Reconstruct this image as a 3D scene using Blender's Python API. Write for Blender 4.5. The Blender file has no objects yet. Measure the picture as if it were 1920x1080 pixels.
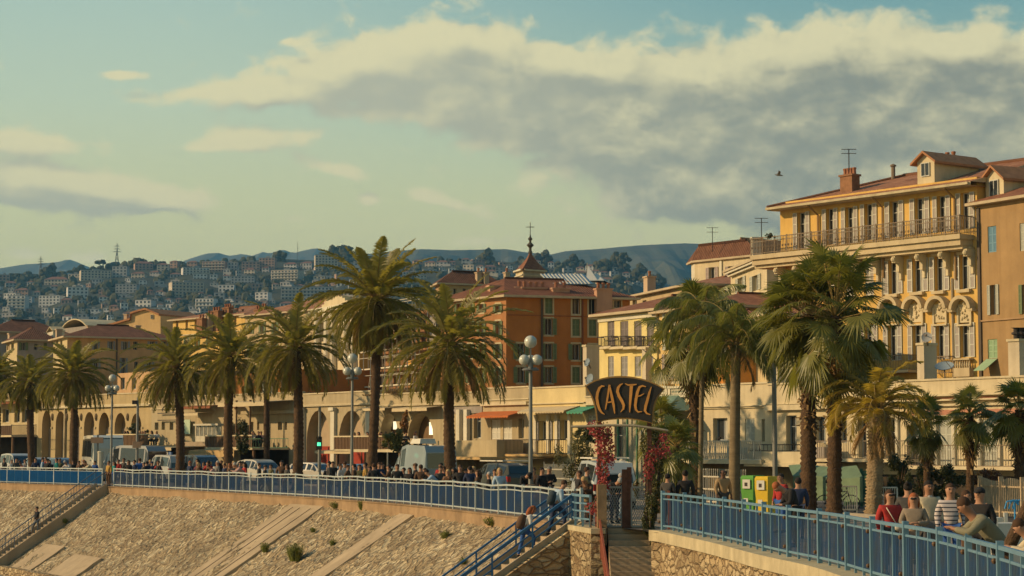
import bpy, math, random
from mathutils import Vector, Matrix, noise
R = math.radians
SC = bpy.context.scene
COL = SC.collection
rnd = random.Random(7)

# ---------------- camera ----------------
FPX, HY, CZ = 3850.0, 838.0, 2.5          # focal length in photo pixels, horizon row, eye height over the promenade
TH = math.atan((HY - 540) / FPX)
cd = bpy.data.cameras.new('camera'); cam = bpy.data.objects.new('camera', cd); COL.objects.link(cam)
cd.sensor_width = 36; cd.lens = 36 * FPX / 1920; cd.clip_start = 0.5; cd.clip_end = 40000
cam.location = (0, 0, CZ); cam.rotation_euler = (R(90) + TH, 0, 0)
SC.camera = cam
cT, sT = math.cos(TH), math.sin(TH)

# ---------------- colour management ----------------
SC.view_settings.view_transform = 'Standard'; SC.view_settings.look = 'None'
SC.view_settings.exposure = 0.18; SC.view_settings.gamma = 1.0
SC.render.engine = 'CYCLES'
SC.cycles.max_bounces = 5; SC.cycles.diffuse_bounces = 3; SC.cycles.glossy_bounces = 2
SC.cycles.transmission_bounces = 3; SC.cycles.volume_bounces = 0; SC.cycles.transparent_max_bounces = 6

# ---------------- sun ----------------
SUN_DIR = Vector((-0.93, -0.10, 0.40)).normalized()    # towards the sun
sd = bpy.data.lights.new('sun', 'SUN'); sun = bpy.data.objects.new('sun', sd); COL.objects.link(sun)
sd.energy = 4.3; sd.angle = R(0.6); sd.color = (1.0, 0.71, 0.39)
sun.rotation_euler = SUN_DIR.to_track_quat('Z', 'Y').to_euler()
SUN_EL = math.asin(SUN_DIR.z); SUN_AZ = math.atan2(SUN_DIR.x, SUN_DIR.y)

# ---------------- sky with clouds ----------------
def build_world():
    w = bpy.data.worlds.new('World'); SC.world = w; w.use_nodes = True
    nt = w.node_tree; N = nt.nodes; L = nt.links
    for n in list(N): N.remove(n)
    out = N.new('ShaderNodeOutputWorld'); bg = N.new('ShaderNodeBackground'); L.new(bg.outputs[0], out.inputs[0])
    sky = N.new('ShaderNodeTexSky'); sky.sky_type = 'NISHITA'; sky.sun_disc = False
    sky.sun_elevation = SUN_EL; sky.sun_rotation = SUN_AZ; sky.dust_density = 2.0
    sk = N.new('ShaderNodeVectorMath'); sk.operation = 'SCALE'; sk.inputs[3].default_value = 0.085
    L.new(sky.outputs[0], sk.inputs[0])
    def grp():
        g = bpy.data.node_groups.new('cloud_density', 'ShaderNodeTree')
        g.interface.new_socket('P', in_out='INPUT', socket_type='NodeSocketVector')
        g.interface.new_socket('D', in_out='OUTPUT', socket_type='NodeSocketFloat'); g.interface.new_socket('S', in_out='OUTPUT', socket_type='NodeSocketFloat')
        gn = g.nodes; gl = g.links; gi = gn.new('NodeGroupInput'); go = gn.new('NodeGroupOutput')
        # soft cloud masses: (az, el) centre and radii in units of one thousand photo pixels from straight ahead / the horizon
        blobs = [(430,186,150,22,1.0,-3),(600,150,160,45,1.0,-6),(790,110,170,70,1.15,-3),(960,170,230,75,1.1,6),(1180,215,260,80,1.15,10),
                 (1400,150,190,62,.95,0),(1600,150,210,85,1.15,0),(1850,150,240,75,1.1,0),(1480,260,420,100,1.3,8),(1800,280,360,120,1.35,0),
                 (1330,350,300,60,.75,6),(1650,390,330,70,.75,0),(1180,380,170,40,.5,0),(700,215,150,16,.55,0),
                 (20,278,150,24,1.2,4),(20,352,150,40,1.55,6),(190,372,150,30,1.5,3),(290,384,70,16,1.35,0),
                 (228,155,60,10,.95,0),(500,262,125,20,1.05,-3),(430,285,90,12,.8,0),(640,322,55,16,.98,12),(690,375,20,13,.98,0),(825,378,70,16,1.15,14),
                 (552,412,26,9,.6,0),(535,86,22,8,.62,0),(70,486,70,13,.85,0),(30,445,60,7,.6,0),(900,455,130,14,.6,0),(170,492,40,10,.5,0),(930,275,90,14,.5,0)]
        acc = None
        for bx, by, rx, ry, wgt, rot in blobs:
            m = gn.new('ShaderNodeMapping'); m.vector_type = 'TEXTURE'
            m.inputs['Location'].default_value = ((bx-960)/1000, (HY-by)/1000, 0)
            m.inputs['Rotation'].default_value = (0, 0, R(-rot)); m.inputs['Scale'].default_value = (rx/1000, ry/1000, 1)
            gl.new(gi.outputs[0], m.inputs[0])
            ln = gn.new('ShaderNodeVectorMath'); ln.operation = 'DOT_PRODUCT'; gl.new(m.outputs[0], ln.inputs[0]); gl.new(m.outputs[0], ln.inputs[1])
            a = gn.new('ShaderNodeMath'); a.operation = 'MULTIPLY'; a.inputs[1].default_value = -0.9; gl.new(ln.outputs['Value'], a.inputs[0])
            e = gn.new('ShaderNodeMath'); e.operation = 'EXPONENT'; gl.new(a.outputs[0], e.inputs[0])
            s = gn.new('ShaderNodeMath'); s.operation = 'MULTIPLY'; s.inputs[1].default_value = wgt; gl.new(e.outputs[0], s.inputs[0])
            if acc is None: acc = s.outputs[0]
            else:
                t = gn.new('ShaderNodeMath'); t.operation = 'ADD'; gl.new(acc, t.inputs[0]); gl.new(s.outputs[0], t.inputs[1]); acc = t.outputs[0]
        cl = gn.new('ShaderNodeMath'); cl.operation = 'MINIMUM'; cl.inputs[1].default_value = 1.5; gl.new(acc, cl.inputs[0])
        st = gn.new('ShaderNodeMapping'); st.inputs['Scale'].default_value = (1.0, 1.45, 1); gl.new(gi.outputs[0], st.inputs[0])
        n1 = gn.new('ShaderNodeTexNoise'); n1.inputs['Scale'].default_value = 11; n1.inputs['Detail'].default_value = 10; n1.inputs['Roughness'].default_value = .56
        n1.inputs['Distortion'].default_value = .25
        gl.new(st.outputs[0], n1.inputs['Vector'])
        n2 = gn.new('ShaderNodeMath'); n2.operation = 'MULTIPLY_ADD'; n2.inputs[1].default_value = 2.4; n2.inputs[2].default_value = -1.2; gl.new(n1.outputs['Fac'], n2.inputs[0])
        ad = gn.new('ShaderNodeMath'); ad.operation = 'ADD'; gl.new(cl.outputs[0], ad.inputs[0]); gl.new(n2.outputs[0], ad.inputs[1])
        gl.new(ad.outputs[0], go.inputs[0]); gl.new(cl.outputs[0], go.inputs[1]); return g
    g = grp()
    tc = N.new('ShaderNodeTexCoord'); sx = N.new('ShaderNodeSeparateXYZ'); L.new(tc.outputs['Generated'], sx.inputs[0])
    def mth(op, a=None, b=None, c=None):
        n = N.new('ShaderNodeMath'); n.operation = op
        for i, v in enumerate((a, b, c)):
            if v is None: continue
            if isinstance(v, (int, float)): n.inputs[i].default_value = v
            else: L.new(v, n.inputs[i])
        return n.outputs[0]
    k = FPX / 1000
    az = mth('MULTIPLY', mth('ARCTAN2', sx.outputs[0], sx.outputs[1]), k)
    el0 = mth('ARCSINE', sx.outputs[2]); el = mth('MULTIPLY', el0, k)
    P = N.new('ShaderNodeCombineXYZ'); L.new(az, P.inputs[0]); L.new(el, P.inputs[1])
    def dens(off):
        a = N.new('ShaderNodeVectorMath'); a.operation = 'ADD'; L.new(P.outputs[0], a.inputs[0]); a.inputs[1].default_value = off
        q = N.new('ShaderNodeGroup'); q.node_tree = g; L.new(a.outputs[0], q.inputs[0]); return q.outputs[0], q.outputs[1]
    (d0, _s0), (d1, q_smooth) = dens((0, 0, 0)), dens((-.03, .036, 0))
    mask = N.new('ShaderNodeMapRange'); mask.interpolation_type = 'SMOOTHSTEP'; L.new(d0, mask.inputs[0])
    mask.inputs[1].default_value = .30; mask.inputs[2].default_value = .92
    lit = N.new('ShaderNodeMapRange'); lit.interpolation_type = 'SMOOTHSTEP'; lf = N.new('ShaderNodeTexNoise'); lf.inputs['Scale'].default_value = 5.5; lf.inputs['Detail'].default_value = 5; lf.inputs['Roughness'].default_value = .5; lfm = N.new('ShaderNodeMapping'); lfm.inputs['Scale'].default_value = (1, 2.0, 1); lfm.inputs['Rotation'].default_value = (0, 0, R(14)); L.new(P.outputs[0], lfm.inputs[0]); L.new(lfm.outputs[0], lf.inputs['Vector'])
    L.new(mth('ADD', mth('MULTIPLY', lf.outputs['Fac'], 1.1), mth('SUBTRACT', mth('MULTIPLY', mth('SUBTRACT', d0, d1), .62), mth('MULTIPLY', q_smooth, .42))), lit.inputs[0])
    lit.inputs[1].default_value = -.42; lit.inputs[2].default_value = .75
    # clear sky by elevation
    rp = N.new('ShaderNodeValToRGB'); L.new(mth('MULTIPLY', el0, 1/.36), rp.inputs[0]); cr = rp.color_ramp
    pts = [(0.0, (.86, .71, .32)), (.25, (.82, .73, .31)), (.34, (.74, .72, .35)), (.46, (.60, .68, .45)), (.60, (.46, .60, .48)), (.80, (.24, .40, .42)), (1.0, (.12, .24, .32))]
    cr.elements[0].position = pts[0][0]; cr.elements[0].color = (*pts[0][1], 1); cr.elements[1].position = 1; cr.elements[1].color = (*pts[-1][1], 1)
    for p, c in pts[1:-1]: e = cr.elements.new(p); e.color = (*c, 1)
    mx0 = N.new('ShaderNodeMix'); mx0.data_type = 'RGBA'; mx0.inputs[0].default_value = .88; L.new(sk.outputs[0], mx0.inputs[6]); L.new(rp.outputs[0], mx0.inputs[7])
    # the side of the sky away from the sun is deeper and bluer high up
    fa = N.new('ShaderNodeMapRange'); fa.interpolation_type = 'SMOOTHSTEP'; L.new(az, fa.inputs[0]); fa.inputs[1].default_value = -.75; fa.inputs[2].default_value = .8
    fe = N.new('ShaderNodeMapRange'); fe.interpolation_type = 'SMOOTHSTEP'; L.new(el, fe.inputs[0]); fe.inputs[1].default_value = .35; fe.inputs[2].default_value = .95
    mz = N.new('ShaderNodeMix'); mz.data_type = 'RGBA'; mz.blend_type = 'MULTIPLY'; L.new(mth('MULTIPLY', fa.outputs[0], fe.outputs[0]), mz.inputs[0]); L.new(mx0.outputs[2], mz.inputs[6]); mz.inputs[7].default_value = (.38, .60, .76, 1)
    # cloud colour
    cc = N.new('ShaderNodeMix'); cc.data_type = 'RGBA'; L.new(lit.outputs[0], cc.inputs[0])
    fs = N.new('ShaderNodeMapRange'); fs.interpolation_type = 'SMOOTHSTEP'; L.new(az, fs.inputs[0]); fs.inputs[1].default_value = -.35; fs.inputs[2].default_value = .75
    sc_ = N.new('ShaderNodeMix'); sc_.data_type = 'RGBA'; L.new(fs.outputs[0], sc_.inputs[0]); sc_.inputs[6].default_value = (.50, .475, .33, 1); sc_.inputs[7].default_value = (.275, .265, .20, 1); L.new(sc_.outputs[2], cc.inputs[6])
    cc.inputs[7].default_value = (.82, .72, .40, 1)
    mx = N.new('ShaderNodeMix'); mx.data_type = 'RGBA'; L.new(mth('MULTIPLY', mask.outputs[0], .92), mx.inputs[0]); L.new(mz.outputs[2], mx.inputs[6]); L.new(cc.outputs[2], mx.inputs[7])
    L.new(mx.outputs[2], bg.inputs[0]); bg.inputs[1].default_value = 1.0
build_world()

# ---------------- picture <-> place ----------------
def ray(px, py):
    a, b = (px - 960) / FPX, (540 - py) / FPX
    d = Vector((a, cT - b * sT, sT + b * cT)); return d / d.y
def Wp(px, py, Y):
    return Vector((0, 0, CZ)) + ray(px, py) * Y
def wz(py, Y): return Wp(960, py, Y).z
def wx(px, Y, z=0.0):
    d = Y * cT + (z - CZ) * sT
    return (px - 960) / FPX * d

# ---------------- materials ----------------
MATS = {}
def mat(name, col, rough=.8, var=.12, scale=1.2, bump=0.0, bscale=12, metal=0.0, emit=None, spec=.3, streak=0.0, coord='Object', stretch=(1,1,1), col2=None, bdist=.02, alpha=None):
    if name in MATS: return MATS[name]
    m = bpy.data.materials.new(name); m.use_nodes = True; MATS[name] = m
    nt = m.node_tree; N = nt.nodes; L = nt.links; b = N['Principled BSDF']
    b.inputs['Roughness'].default_value = rough; b.inputs['Metallic'].default_value = metal; b.inputs['Specular IOR Level'].default_value = spec
    b.inputs['Base Color'].default_value = (*col, 1)
    tc = N.new('ShaderNodeTexCoord'); mp = N.new('ShaderNodeMapping'); mp.inputs['Scale'].default_value = stretch; L.new(tc.outputs[coord], mp.inputs[0])
    if var or col2:
        n = N.new('ShaderNodeTexNoise'); n.inputs['Scale'].default_value = scale; n.inputs['Detail'].default_value = 6; n.inputs['Roughness'].default_value = .65
        L.new(mp.outputs[0], n.inputs['Vector'])
        r = N.new('ShaderNodeMapRange'); r.inputs[1].default_value = .3; r.inputs[2].default_value = .7; L.new(n.outputs['Fac'], r.inputs[0])
        mx = N.new('ShaderNodeMix'); mx.data_type = 'RGBA'; L.new(r.outputs[0], mx.inputs[0])
        c2 = col2 if col2 else tuple(min(1, c * (1 + var)) for c in col); c1 = col if col2 else tuple(c * (1 - var) for c in col)
        mx.inputs[6].default_value = (*c1, 1); mx.inputs[7].default_value = (*c2, 1); last = mx.outputs[2]
        if streak:
            mp2 = N.new('ShaderNodeMapping'); mp2.inputs['Scale'].default_value = (2.2, 2.2, .16); L.new(tc.outputs[coord], mp2.inputs[0])
            n2 = N.new('ShaderNodeTexNoise'); n2.inputs['Scale'].default_value = 1.1; n2.inputs['Detail'].default_value = 5; L.new(mp2.outputs[0], n2.inputs['Vector'])
            r2 = N.new('ShaderNodeMapRange'); r2.inputs[1].default_value = .45; r2.inputs[2].default_value = .75; r2.inputs[4].default_value = streak; L.new(n2.outputs['Fac'], r2.inputs[0])
            m2 = N.new('ShaderNodeMix'); m2.data_type = 'RGBA'; L.new(r2.outputs[0], m2.inputs[0]); L.new(last, m2.inputs[6])
            m2.inputs[7].default_value = (col[0]*.5, col[1]*.46, col[2]*.42, 1); last = m2.outputs[2]
        L.new(last, b.inputs['Base Color'])
    if bump:
        n = N.new('ShaderNodeTexNoise'); n.inputs['Scale'].default_value = bscale; n.inputs['Detail'].default_value = 5; L.new(mp.outputs[0], n.inputs['Vector'])
        bp = N.new('ShaderNodeBump'); bp.inputs['Strength'].default_value = bump; bp.inputs['Distance'].default_value = bdist; L.new(n.outputs['Fac'], bp.inputs['Height']); L.new(bp.outputs[0], b.inputs['Normal'])
    if emit:
        b.inputs['Emission Color'].default_value = (*emit[:3], 1); b.inputs['Emission Strength'].default_value = emit[3]
    return m
def stucco(name, col, streak=.35, var=.13): return mat(name, col, .9, var, .7, .35, 9, streak=streak)
def metal(name, col, rough=.5): return mat(name, col, rough, .1, 3, metal=.3, spec=.4)
def flat(name, col, rough=.75): return mat(name, col, rough, .08, 4)

def tile_mat(name, c1, c2):
    if name in MATS: return MATS[name]
    m = mat(name, c1, .85, 0, 3, 0); nt = m.node_tree; N = nt.nodes; L = nt.links; b = N['Principled BSDF']
    uv = N.new('ShaderNodeUVMap'); sp = N.new('ShaderNodeSeparateXYZ'); L.new(uv.outputs[0], sp.inputs[0])
    vo = N.new('ShaderNodeTexVoronoi'); vo.inputs['Scale'].default_value = 1.0
    mp = N.new('ShaderNodeMapping'); mp.inputs['Scale'].default_value = (4.2, 2.6, 1); L.new(uv.outputs[0], mp.inputs[0]); L.new(mp.outputs[0], vo.inputs['Vector'])
    sr = N.new('ShaderNodeSeparateColor'); L.new(vo.outputs['Color'], sr.inputs[0])
    no = N.new('ShaderNodeTexNoise'); no.inputs['Scale'].default_value = .5; no.inputs['Detail'].default_value = 5; L.new(uv.outputs[0], no.inputs['Vector'])
    a = N.new('ShaderNodeMath'); a.operation = 'MULTIPLY_ADD'; a.inputs[1].default_value = .6; L.new(sr.outputs[0], a.inputs[0]); 
    a2 = N.new('ShaderNodeMath'); a2.operation = 'MULTIPLY_ADD'; a2.inputs[1].default_value = 1.4; a2.inputs[2].default_value = -.5; L.new(no.outputs['Fac'], a2.inputs[0]); L.new(a2.outputs[0], a.inputs[2])
    mx = N.new('ShaderNodeMix'); mx.data_type = 'RGBA'; mx.clamp_factor = True; L.new(a.outputs[0], mx.inputs[0]); mx.inputs[6].default_value = (*c1, 1); mx.inputs[7].default_value = (*c2, 1)
    L.new(mx.outputs[2], b.inputs['Base Color'])
    wv = N.new('ShaderNodeTexWave'); wv.wave_type = 'BANDS'; wv.bands_direction = 'X'; wv.inputs['Scale'].default_value = 1.5; wv.inputs['Distortion'].default_value = .4; L.new(uv.outputs[0], wv.inputs['Vector'])
    bp = N.new('ShaderNodeBump'); bp.inputs['Strength'].default_value = .9; bp.inputs['Distance'].default_value = .08; L.new(wv.outputs['Fac'], bp.inputs['Height']); L.new(bp.outputs[0], b.inputs['Normal'])
    return m

# ---------------- mesh helpers ----------------
class MB:
    def __init__(s): s.v = []; s.f = []; s.m = []; s.uv = {}
    def quad(s, a, b, c, d, mi=0, uv=None):
        n = len(s.v); s.v += [tuple(a), tuple(b), tuple(c), tuple(d)]; s.f.append((n, n+1, n+2, n+3)); s.m.append(mi)
        if uv: s.uv[len(s.f)-1] = uv
    def poly(s, pts, mi=0, uv=None):
        n = len(s.v); s.v += [tuple(p) for p in pts]; s.f.append(tuple(range(n, n+len(pts)))); s.m.append(mi)
        if uv: s.uv[len(s.f)-1] = uv
    def hexa(s, p, mi=0):     # p: 8 points, bottom 4 (ccw) then top 4
        n = len(s.v); s.v += [tuple(q) for q in p]
        for f in ((0,3,2,1),(4,5,6,7),(0,1,5,4),(1,2,6,5),(2,3,7,6),(3,0,4,7)): s.f.append(tuple(n+i for i in f)); s.m.append(mi)
    def box(s, x0, x1, y0, y1, z0, z1, mi=0):
        s.hexa([(x0,y0,z0),(x1,y0,z0),(x1,y1,z0),(x0,y1,z0),(x0,y0,z1),(x1,y0,z1),(x1,y1,z1),(x0,y1,z1)], mi)
    def bar(s, a, b, w, h=None, mi=0, up=Vector((0,0,1))):
        a, b = Vector(a), Vector(b); h = h or w; d = (b-a)
        if d.length < 1e-6: return
        d.normalize(); sd_ = d.cross(up)
        if sd_.length < 1e-3: sd_ = d.cross(Vector((0,1,0)))
        sd_.normalize(); u = sd_.cross(d).normalized(); sd_ = sd_*w/2; u = u*h/2
        s.hexa([a-sd_-u, a+sd_-u, b+sd_-u, b-sd_-u, a-sd_+u, a+sd_+u, b+sd_+u, b-sd_+u], mi)
    def tube(s, path, rad, k=8, mi=0, cap=True):
        path = [Vector(p) for p in path]; n = len(path)
        if not isinstance(rad, (list, tuple)): rad = [rad]*n
        base = len(s.v); ref = None
        for i, p in enumerate(path):
            d = (path[min(i+1, n-1)] - path[max(i-1, 0)]).normalized()
            if ref is None: ref = d.orthogonal().normalized()
            ref = (ref - d*ref.dot(d)).normalized(); b2 = d.cross(ref)
            for j in range(k):
                t = 2*math.pi*j/k; s.v.append(tuple(p + (ref*math.cos(t) + b2*math.sin(t))*rad[i]))
        for i in range(n-1):
            for j in range(k):
                a = base+i*k+j; b = base+i*k+(j+1) % k; s.f.append((a, b, b+k, a+k)); s.m.append(mi)
        if cap:
            s.f.append(tuple(base+j for j in range(k))[::-1]); s.m.append(mi); s.f.append(tuple(base+(n-1)*k+j for j in range(k))); s.m.append(mi)
    def lathe(s, c, prof, k=12, mi=0, sx=1, sy=1):   # prof: (r, z)
        base = len(s.v); c = Vector(c)
        for r, z in prof:
            for j in range(k):
                t = 2*math.pi*j/k; s.v.append((c.x+r*sx*math.cos(t), c.y+r*sy*math.sin(t), c.z+z))
        for i in range(len(prof)-1):
            for j in range(k):
                a = base+i*k+j; b = base+i*k+(j+1) % k; s.f.append((a, b, b+k, a+k)); s.m.append(mi)
        s.f.append(tuple(base+j for j in range(k))[::-1]); s.m.append(mi); s.f.append(tuple(base+(len(prof)-1)*k+j for j in range(k))); s.m.append(mi)
    def ball(s, c, r, mi=0, k=10, q=6, sz=(1,1,1)):
        c = Vector(c); base = len(s.v); s.v.append((c.x, c.y, c.z-r*sz[2]))
        for i in range(1, q):
            t = math.pi*i/q
            for j in range(k):
                p = 2*math.pi*j/k; s.v.append((c.x+r*sz[0]*math.sin(t)*math.cos(p), c.y+r*sz[1]*math.sin(t)*math.sin(p), c.z-r*sz[2]*math.cos(t)))
        top = len(s.v); s.v.append((c.x, c.y, c.z+r*sz[2]))
        for j in range(k):
            s.f.append((base, base+1+(j+1) % k, base+1+j)); s.m.append(mi)
            s.f.append((top, base+1+(q-2)*k+j, base+1+(q-2)*k+(j+1) % k)); s.m.append(mi)
        for i in range(q-2):
            for j in range(k):
                a = base+1+i*k+j; b = base+1+i*k+(j+1) % k; s.f.append((a, b, b+k, a+k)); s.m.append(mi)
    def mesh(s, name, mats, smooth=False):
        me = bpy.data.meshes.new(name); me.from_pydata(s.v, [], s.f)
        for m in (mats if isinstance(mats, (list, tuple)) else [mats]): me.materials.append(m)
        me.polygons.foreach_set('material_index', s.m)
        if smooth: me.polygons.foreach_set('use_smooth', [True]*len(s.f))
        if s.uv:
            ul = me.uv_layers.new(name='UVMap')
            for fi, uv in s.uv.items():
                p = me.polygons[fi]
                for k_, li in enumerate(p.loop_indices): ul.data[li].uv = uv[k_]
        me.update(); return me
    def build(s, name, mats, parent=None, smooth=False):
        o = bpy.data.objects.new(name, s.mesh(name, mats, smooth)); COL.objects.link(o)
        if parent is not None: put(o, parent)
        return o
def put(o, parent):
    o.parent = parent
    o.matrix_parent_inverse = Matrix.Translation(parent.location).inverted() if parent.rotation_euler.z == 0 else (Matrix.Translation(parent.location) @ Matrix.Rotation(parent.rotation_euler.z, 4, 'Z')).inverted()
def tag(o, label=None, cat=None, group=None, kind=None):
    if label: o['label'] = label
    if cat: o['category'] = cat
    if group: o['group'] = group
    if kind: o['kind'] = kind
    return o
def thing(name, label, cat, loc=(0,0,0), group=None):
    o = bpy.data.objects.new(name, None); COL.objects.link(o); o.location = loc; o.empty_display_size = .3
    return tag(o, label, cat, group)
def link_child(name, me, parent):   # child given in the parent's own space
    o = bpy.data.objects.new(name, me); COL.objects.link(o); o.parent = parent; return o
def copy_tree(o, parent=None):
    c = o.copy(); COL.objects.link(c)
    if parent is not None: c.parent = parent
    for ch in o.children: copy_tree(ch, c)
    return c
# =====================================================================
# GROUND, SHORE, HILLS
# =====================================================================
def catmull(pts, step=0.5):
    out = []; P = [pts[0]*2-pts[1]] + pts + [pts[-1]*2-pts[-2]]
    for i in range(1, len(P)-2):
        n = max(2, int((P[i+1]-P[i]).length/step))
        for j in range(n):
            t = j/n; p0, p1, p2, p3 = P[i-1:i+3]
            out.append(.5*((2*p1)+(-p0+p2)*t+(2*p0-5*p1+4*p2-p3)*t*t+(-p0+3*p1-3*p2+p3)*t**3))
    out.append(pts[-1]); return out
RPX = [(-150,158),(-60,149),(0,142.5),(192,131),(305,122),(435,112),(595,101),(740,91),(840,83.3),(925,77),(1010,71.2),(1090,66.8),
       (1243,62),(1277,60),(1365,54),(1455,48),(1560,43.2),(1650,38.5),(1750,34.6),(1865,29.4),(1920,27.2),(2040,23.3)]
PATH = catmull([Vector((wx(p, y, 0), y, 0)) for p, y in RPX])
SS = [0.0]
for i in range(1, len(PATH)): SS.append(SS[-1]+(PATH[i]-PATH[i-1]).length)
def pp(s):
    s = max(0, min(SS[-1]-1e-4, s)); lo, hi = 0, len(SS)-1
    while hi-lo > 1:
        m = (lo+hi)//2
        if SS[m] <= s: lo = m
        else: hi = m
    t = (s-SS[lo])/(SS[hi]-SS[lo]); return PATH[lo].lerp(PATH[hi], t)
def pdir(s): return (pp(s+1.5)-pp(s-1.5)).normalized()
def pn(s): d = pdir(s); return Vector((d.y, -d.x, 0))        # seaward
def s_at(px):           # distance along the railing where it crosses a column of the photo
    best = 0; bd = 1e9
    for i, p in enumerate(PATH):
        d = p.y*cT+(p.z-CZ)*sT; q = 960+FPX*p.x/d
        if abs(q-px) < bd: bd = abs(q-px); best = SS[i]
    return best
def inland(s, o): p = pp(s)-pn(s)*o; return p
def Yrail(px): return pp(s_at(px)).y

m_asph = mat('asphalt', (.075,.07,.065), .9, .2, 3, .3, 40)
m_prom = mat('promenade_surface', (.26,.21,.16), .85, .15, 1.5, .2, 30)
m_walk = mat('pavement_stone', (.30,.26,.2), .85, .15, 1.5, .2, 30)
m_land = mat('town_ground', (.10,.09,.07), .95, .3, .02, .3, 2)
m_beach = mat('beach_pebbles', (.22,.20,.17), .95, .45, 5, .9, 14, bdist=.06)
m_sea = mat('sea_water', (.04,.10,.13), .12, .1, 2, .3, 6, spec=.5)
mb = MB(); e0 = PATH[0]; 
mb.poly([(-5200,6200,-.03)]+[tuple(p+pn(SS[i])*.3+Vector((0,0,-.03))) for i, p in enumerate(PATH) if i % 6 == 0]+[(9,-80,-.03),(9500,-80,-.03),(9500,15000,-.03),(-5200,15000,-.03)])
tag(mb.build('ground', m_land), kind='structure')
mb = MB(); mb.quad((-80,-80,-5.2),(60,-80,-5.2),(60,400,-5.2),(-80,400,-5.2)); tag(mb.build('beach', m_beach), kind='structure')
mb = MB(); mb.quad((-6000,-80,-5.5),(-70,-80,-5.5),(-70,15000,-5.5),(-6000,15000,-5.5)); tag(mb.build('sea', m_sea), kind='structure')
def strip(name, o0, o1, z, m, s0=0, s1=None):
    mb = MB(); s1 = s1 or SS[-1]; n = int((s1-s0)/3)
    for i in range(n):
        a, b = s0+(s1-s0)*i/n, s0+(s1-s0)*(i+1)/n
        Z = Vector((0,0,z)); mb.quad(inland(a,o0)+Z, inland(b,o0)+Z, inland(b,o1)+Z, inland(a,o1)+Z)
    return tag(mb.build(name, m), kind='structure')
strip('promenade', -.3, 12, 0, m_prom); strip('road', 12, 27, -.012, m_asph)
mb = MB()
for o0, o1, z0 in ((11.8,12.05,.0),(26.9,27.15,0)):
    for i in range(60):
        a, b = SS[-1]*i/60, SS[-1]*(i+1)/60; z1 = .12
        mb.hexa([inland(a,o0), inland(b,o0), inland(b,o1), inland(a,o1)]+[q+Vector((0,0,z1)) for q in (inland(a,o0), inland(b,o0), inland(b,o1), inland(a,o1))])
tag(mb.build('kerb', m_walk), kind='structure')
mb = MB()
for i in range(70):
    s = SS[-1]*i/70; a, b = inland(s,19.4), inland(s+1.2,19.4); c, d = inland(s+1.2,19.55), inland(s,19.55); Z = Vector((0,0,-.008)); mb.quad(a+Z,b+Z,c+Z,d+Z)
tag(mb.build('road_markings', flat('road_paint', (.7,.7,.66))), kind='structure')
m_grass = mat('grass_turf', (.10,.13,.02), .9, .4, 6, .5, 40)
def lawn(px0, px1, o0, o1, name='grass'):
    mb = MB(); s0, s1 = s_at(px0), s_at(px1); r = random.Random(3)
    for i in range(5200):
        s = r.uniform(s0, s1); p = inland(s, r.uniform(o0, o1)); h = r.uniform(.05,.16); w = .02; a = r.uniform(0, 3.14); dx, dy = math.cos(a)*w, math.sin(a)*w
        mb.poly([(p.x-dx,p.y-dy,0),(p.x+dx,p.y+dy,0),(p.x+r.uniform(-.05,.05),p.y+r.uniform(-.05,.05),h)])
    for i in range(20):
        a, b = s0+(s1-s0)*i/20, s0+(s1-s0)*(i+1)/20; Z = Vector((0,0,.02)); mb.quad(inland(a,o0)+Z, inland(b,o0)+Z, inland(b,o1)+Z, inland(a,o1)+Z)
    o = mb.build(name, m_grass); tag(o, 'short green grass strip around the palm trunks', 'grass', kind='stuff')

# ---- hills ----
def interp(tab, x):
    if x <= tab[0][0]: return tab[0][1]
    for (a, b), (c, d) in zip(tab, tab[1:]):
        if x <= c: return b+(d-b)*(x-a)/(c-a)
    return tab[-1][1]
def ridge(name, tab, Y, depth, m, seed, rough=3.0, n=260, zb=-20):
    mb = MB(); rows = 14; grid = []
    for j in range(rows):
        t = j/(rows-1); row = []
        for i in range(n+1):
            px = tab[0][0]+(tab[-1][0]-tab[0][0])*i/n; top = wz(interp(tab, px), Y)
            yy = Y-depth*(1-t); x = wx(px, Y, 0); 
            h = noise.noise(Vector((px*.013+seed, t*2.5, seed)))*.22+noise.noise(Vector((px*.05+seed, t*6, seed)))*.08
            fz = zb+(top-zb)*min(1, max(0, (t**.8)+h*(1-t)*2.2*t)) if t < 1 else top+rough*.4*noise.noise(Vector((px*.18, seed, 1)))*(Y/1000)
            row.append((x, yy, fz))
        grid.append(row)
    back = [(x, y+depth*.2, zb) for x, y, z in grid[-1]]; grid.append(back)
    for j in range(rows):
        for i in range(n): mb.quad(grid[j][i], grid[j][i+1], grid[j+1][i+1], grid[j+1][i])
    return tag(mb.build(name, m, smooth=True), kind='structure')
m_mtn = mat('mountain_forest', (.045,.055,.03), .95, .35, .012, 0, col2=(.10,.09,.055))
m_mtn2 = mat('mountain_rock', (.08,.085,.06), .95, .35, .004, 0, col2=(.13,.115,.08))
ridge('mountains', [(-300,520),(-60,512),(0,502),(45,495),(100,492),(124,486),(150,496),(185,510),(230,520),(310,505),(345,487),(380,476),(405,474),(425,480),(450,476),(470,480),(490,472),(505,476),(525,467),(545,475),(565,470),(590,465),(612,472),(640,472),(700,476),(830,470),(1000,480),(1300,480),(2400,440)], 6800, 2500, m_mtn2, 3.1, .6)
ridge('mountain', [(540,520),(620,498),(700,474),(790,467),(850,469),(950,467),(985,473),(1035,477),(1060,471),(1120,467),(1200,460),(1285,456),(1330,458),(1400,468),(1500,478),(1700,470),(2300,450)], 5000, 2000, m_mtn, 8.3, .35)

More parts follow.
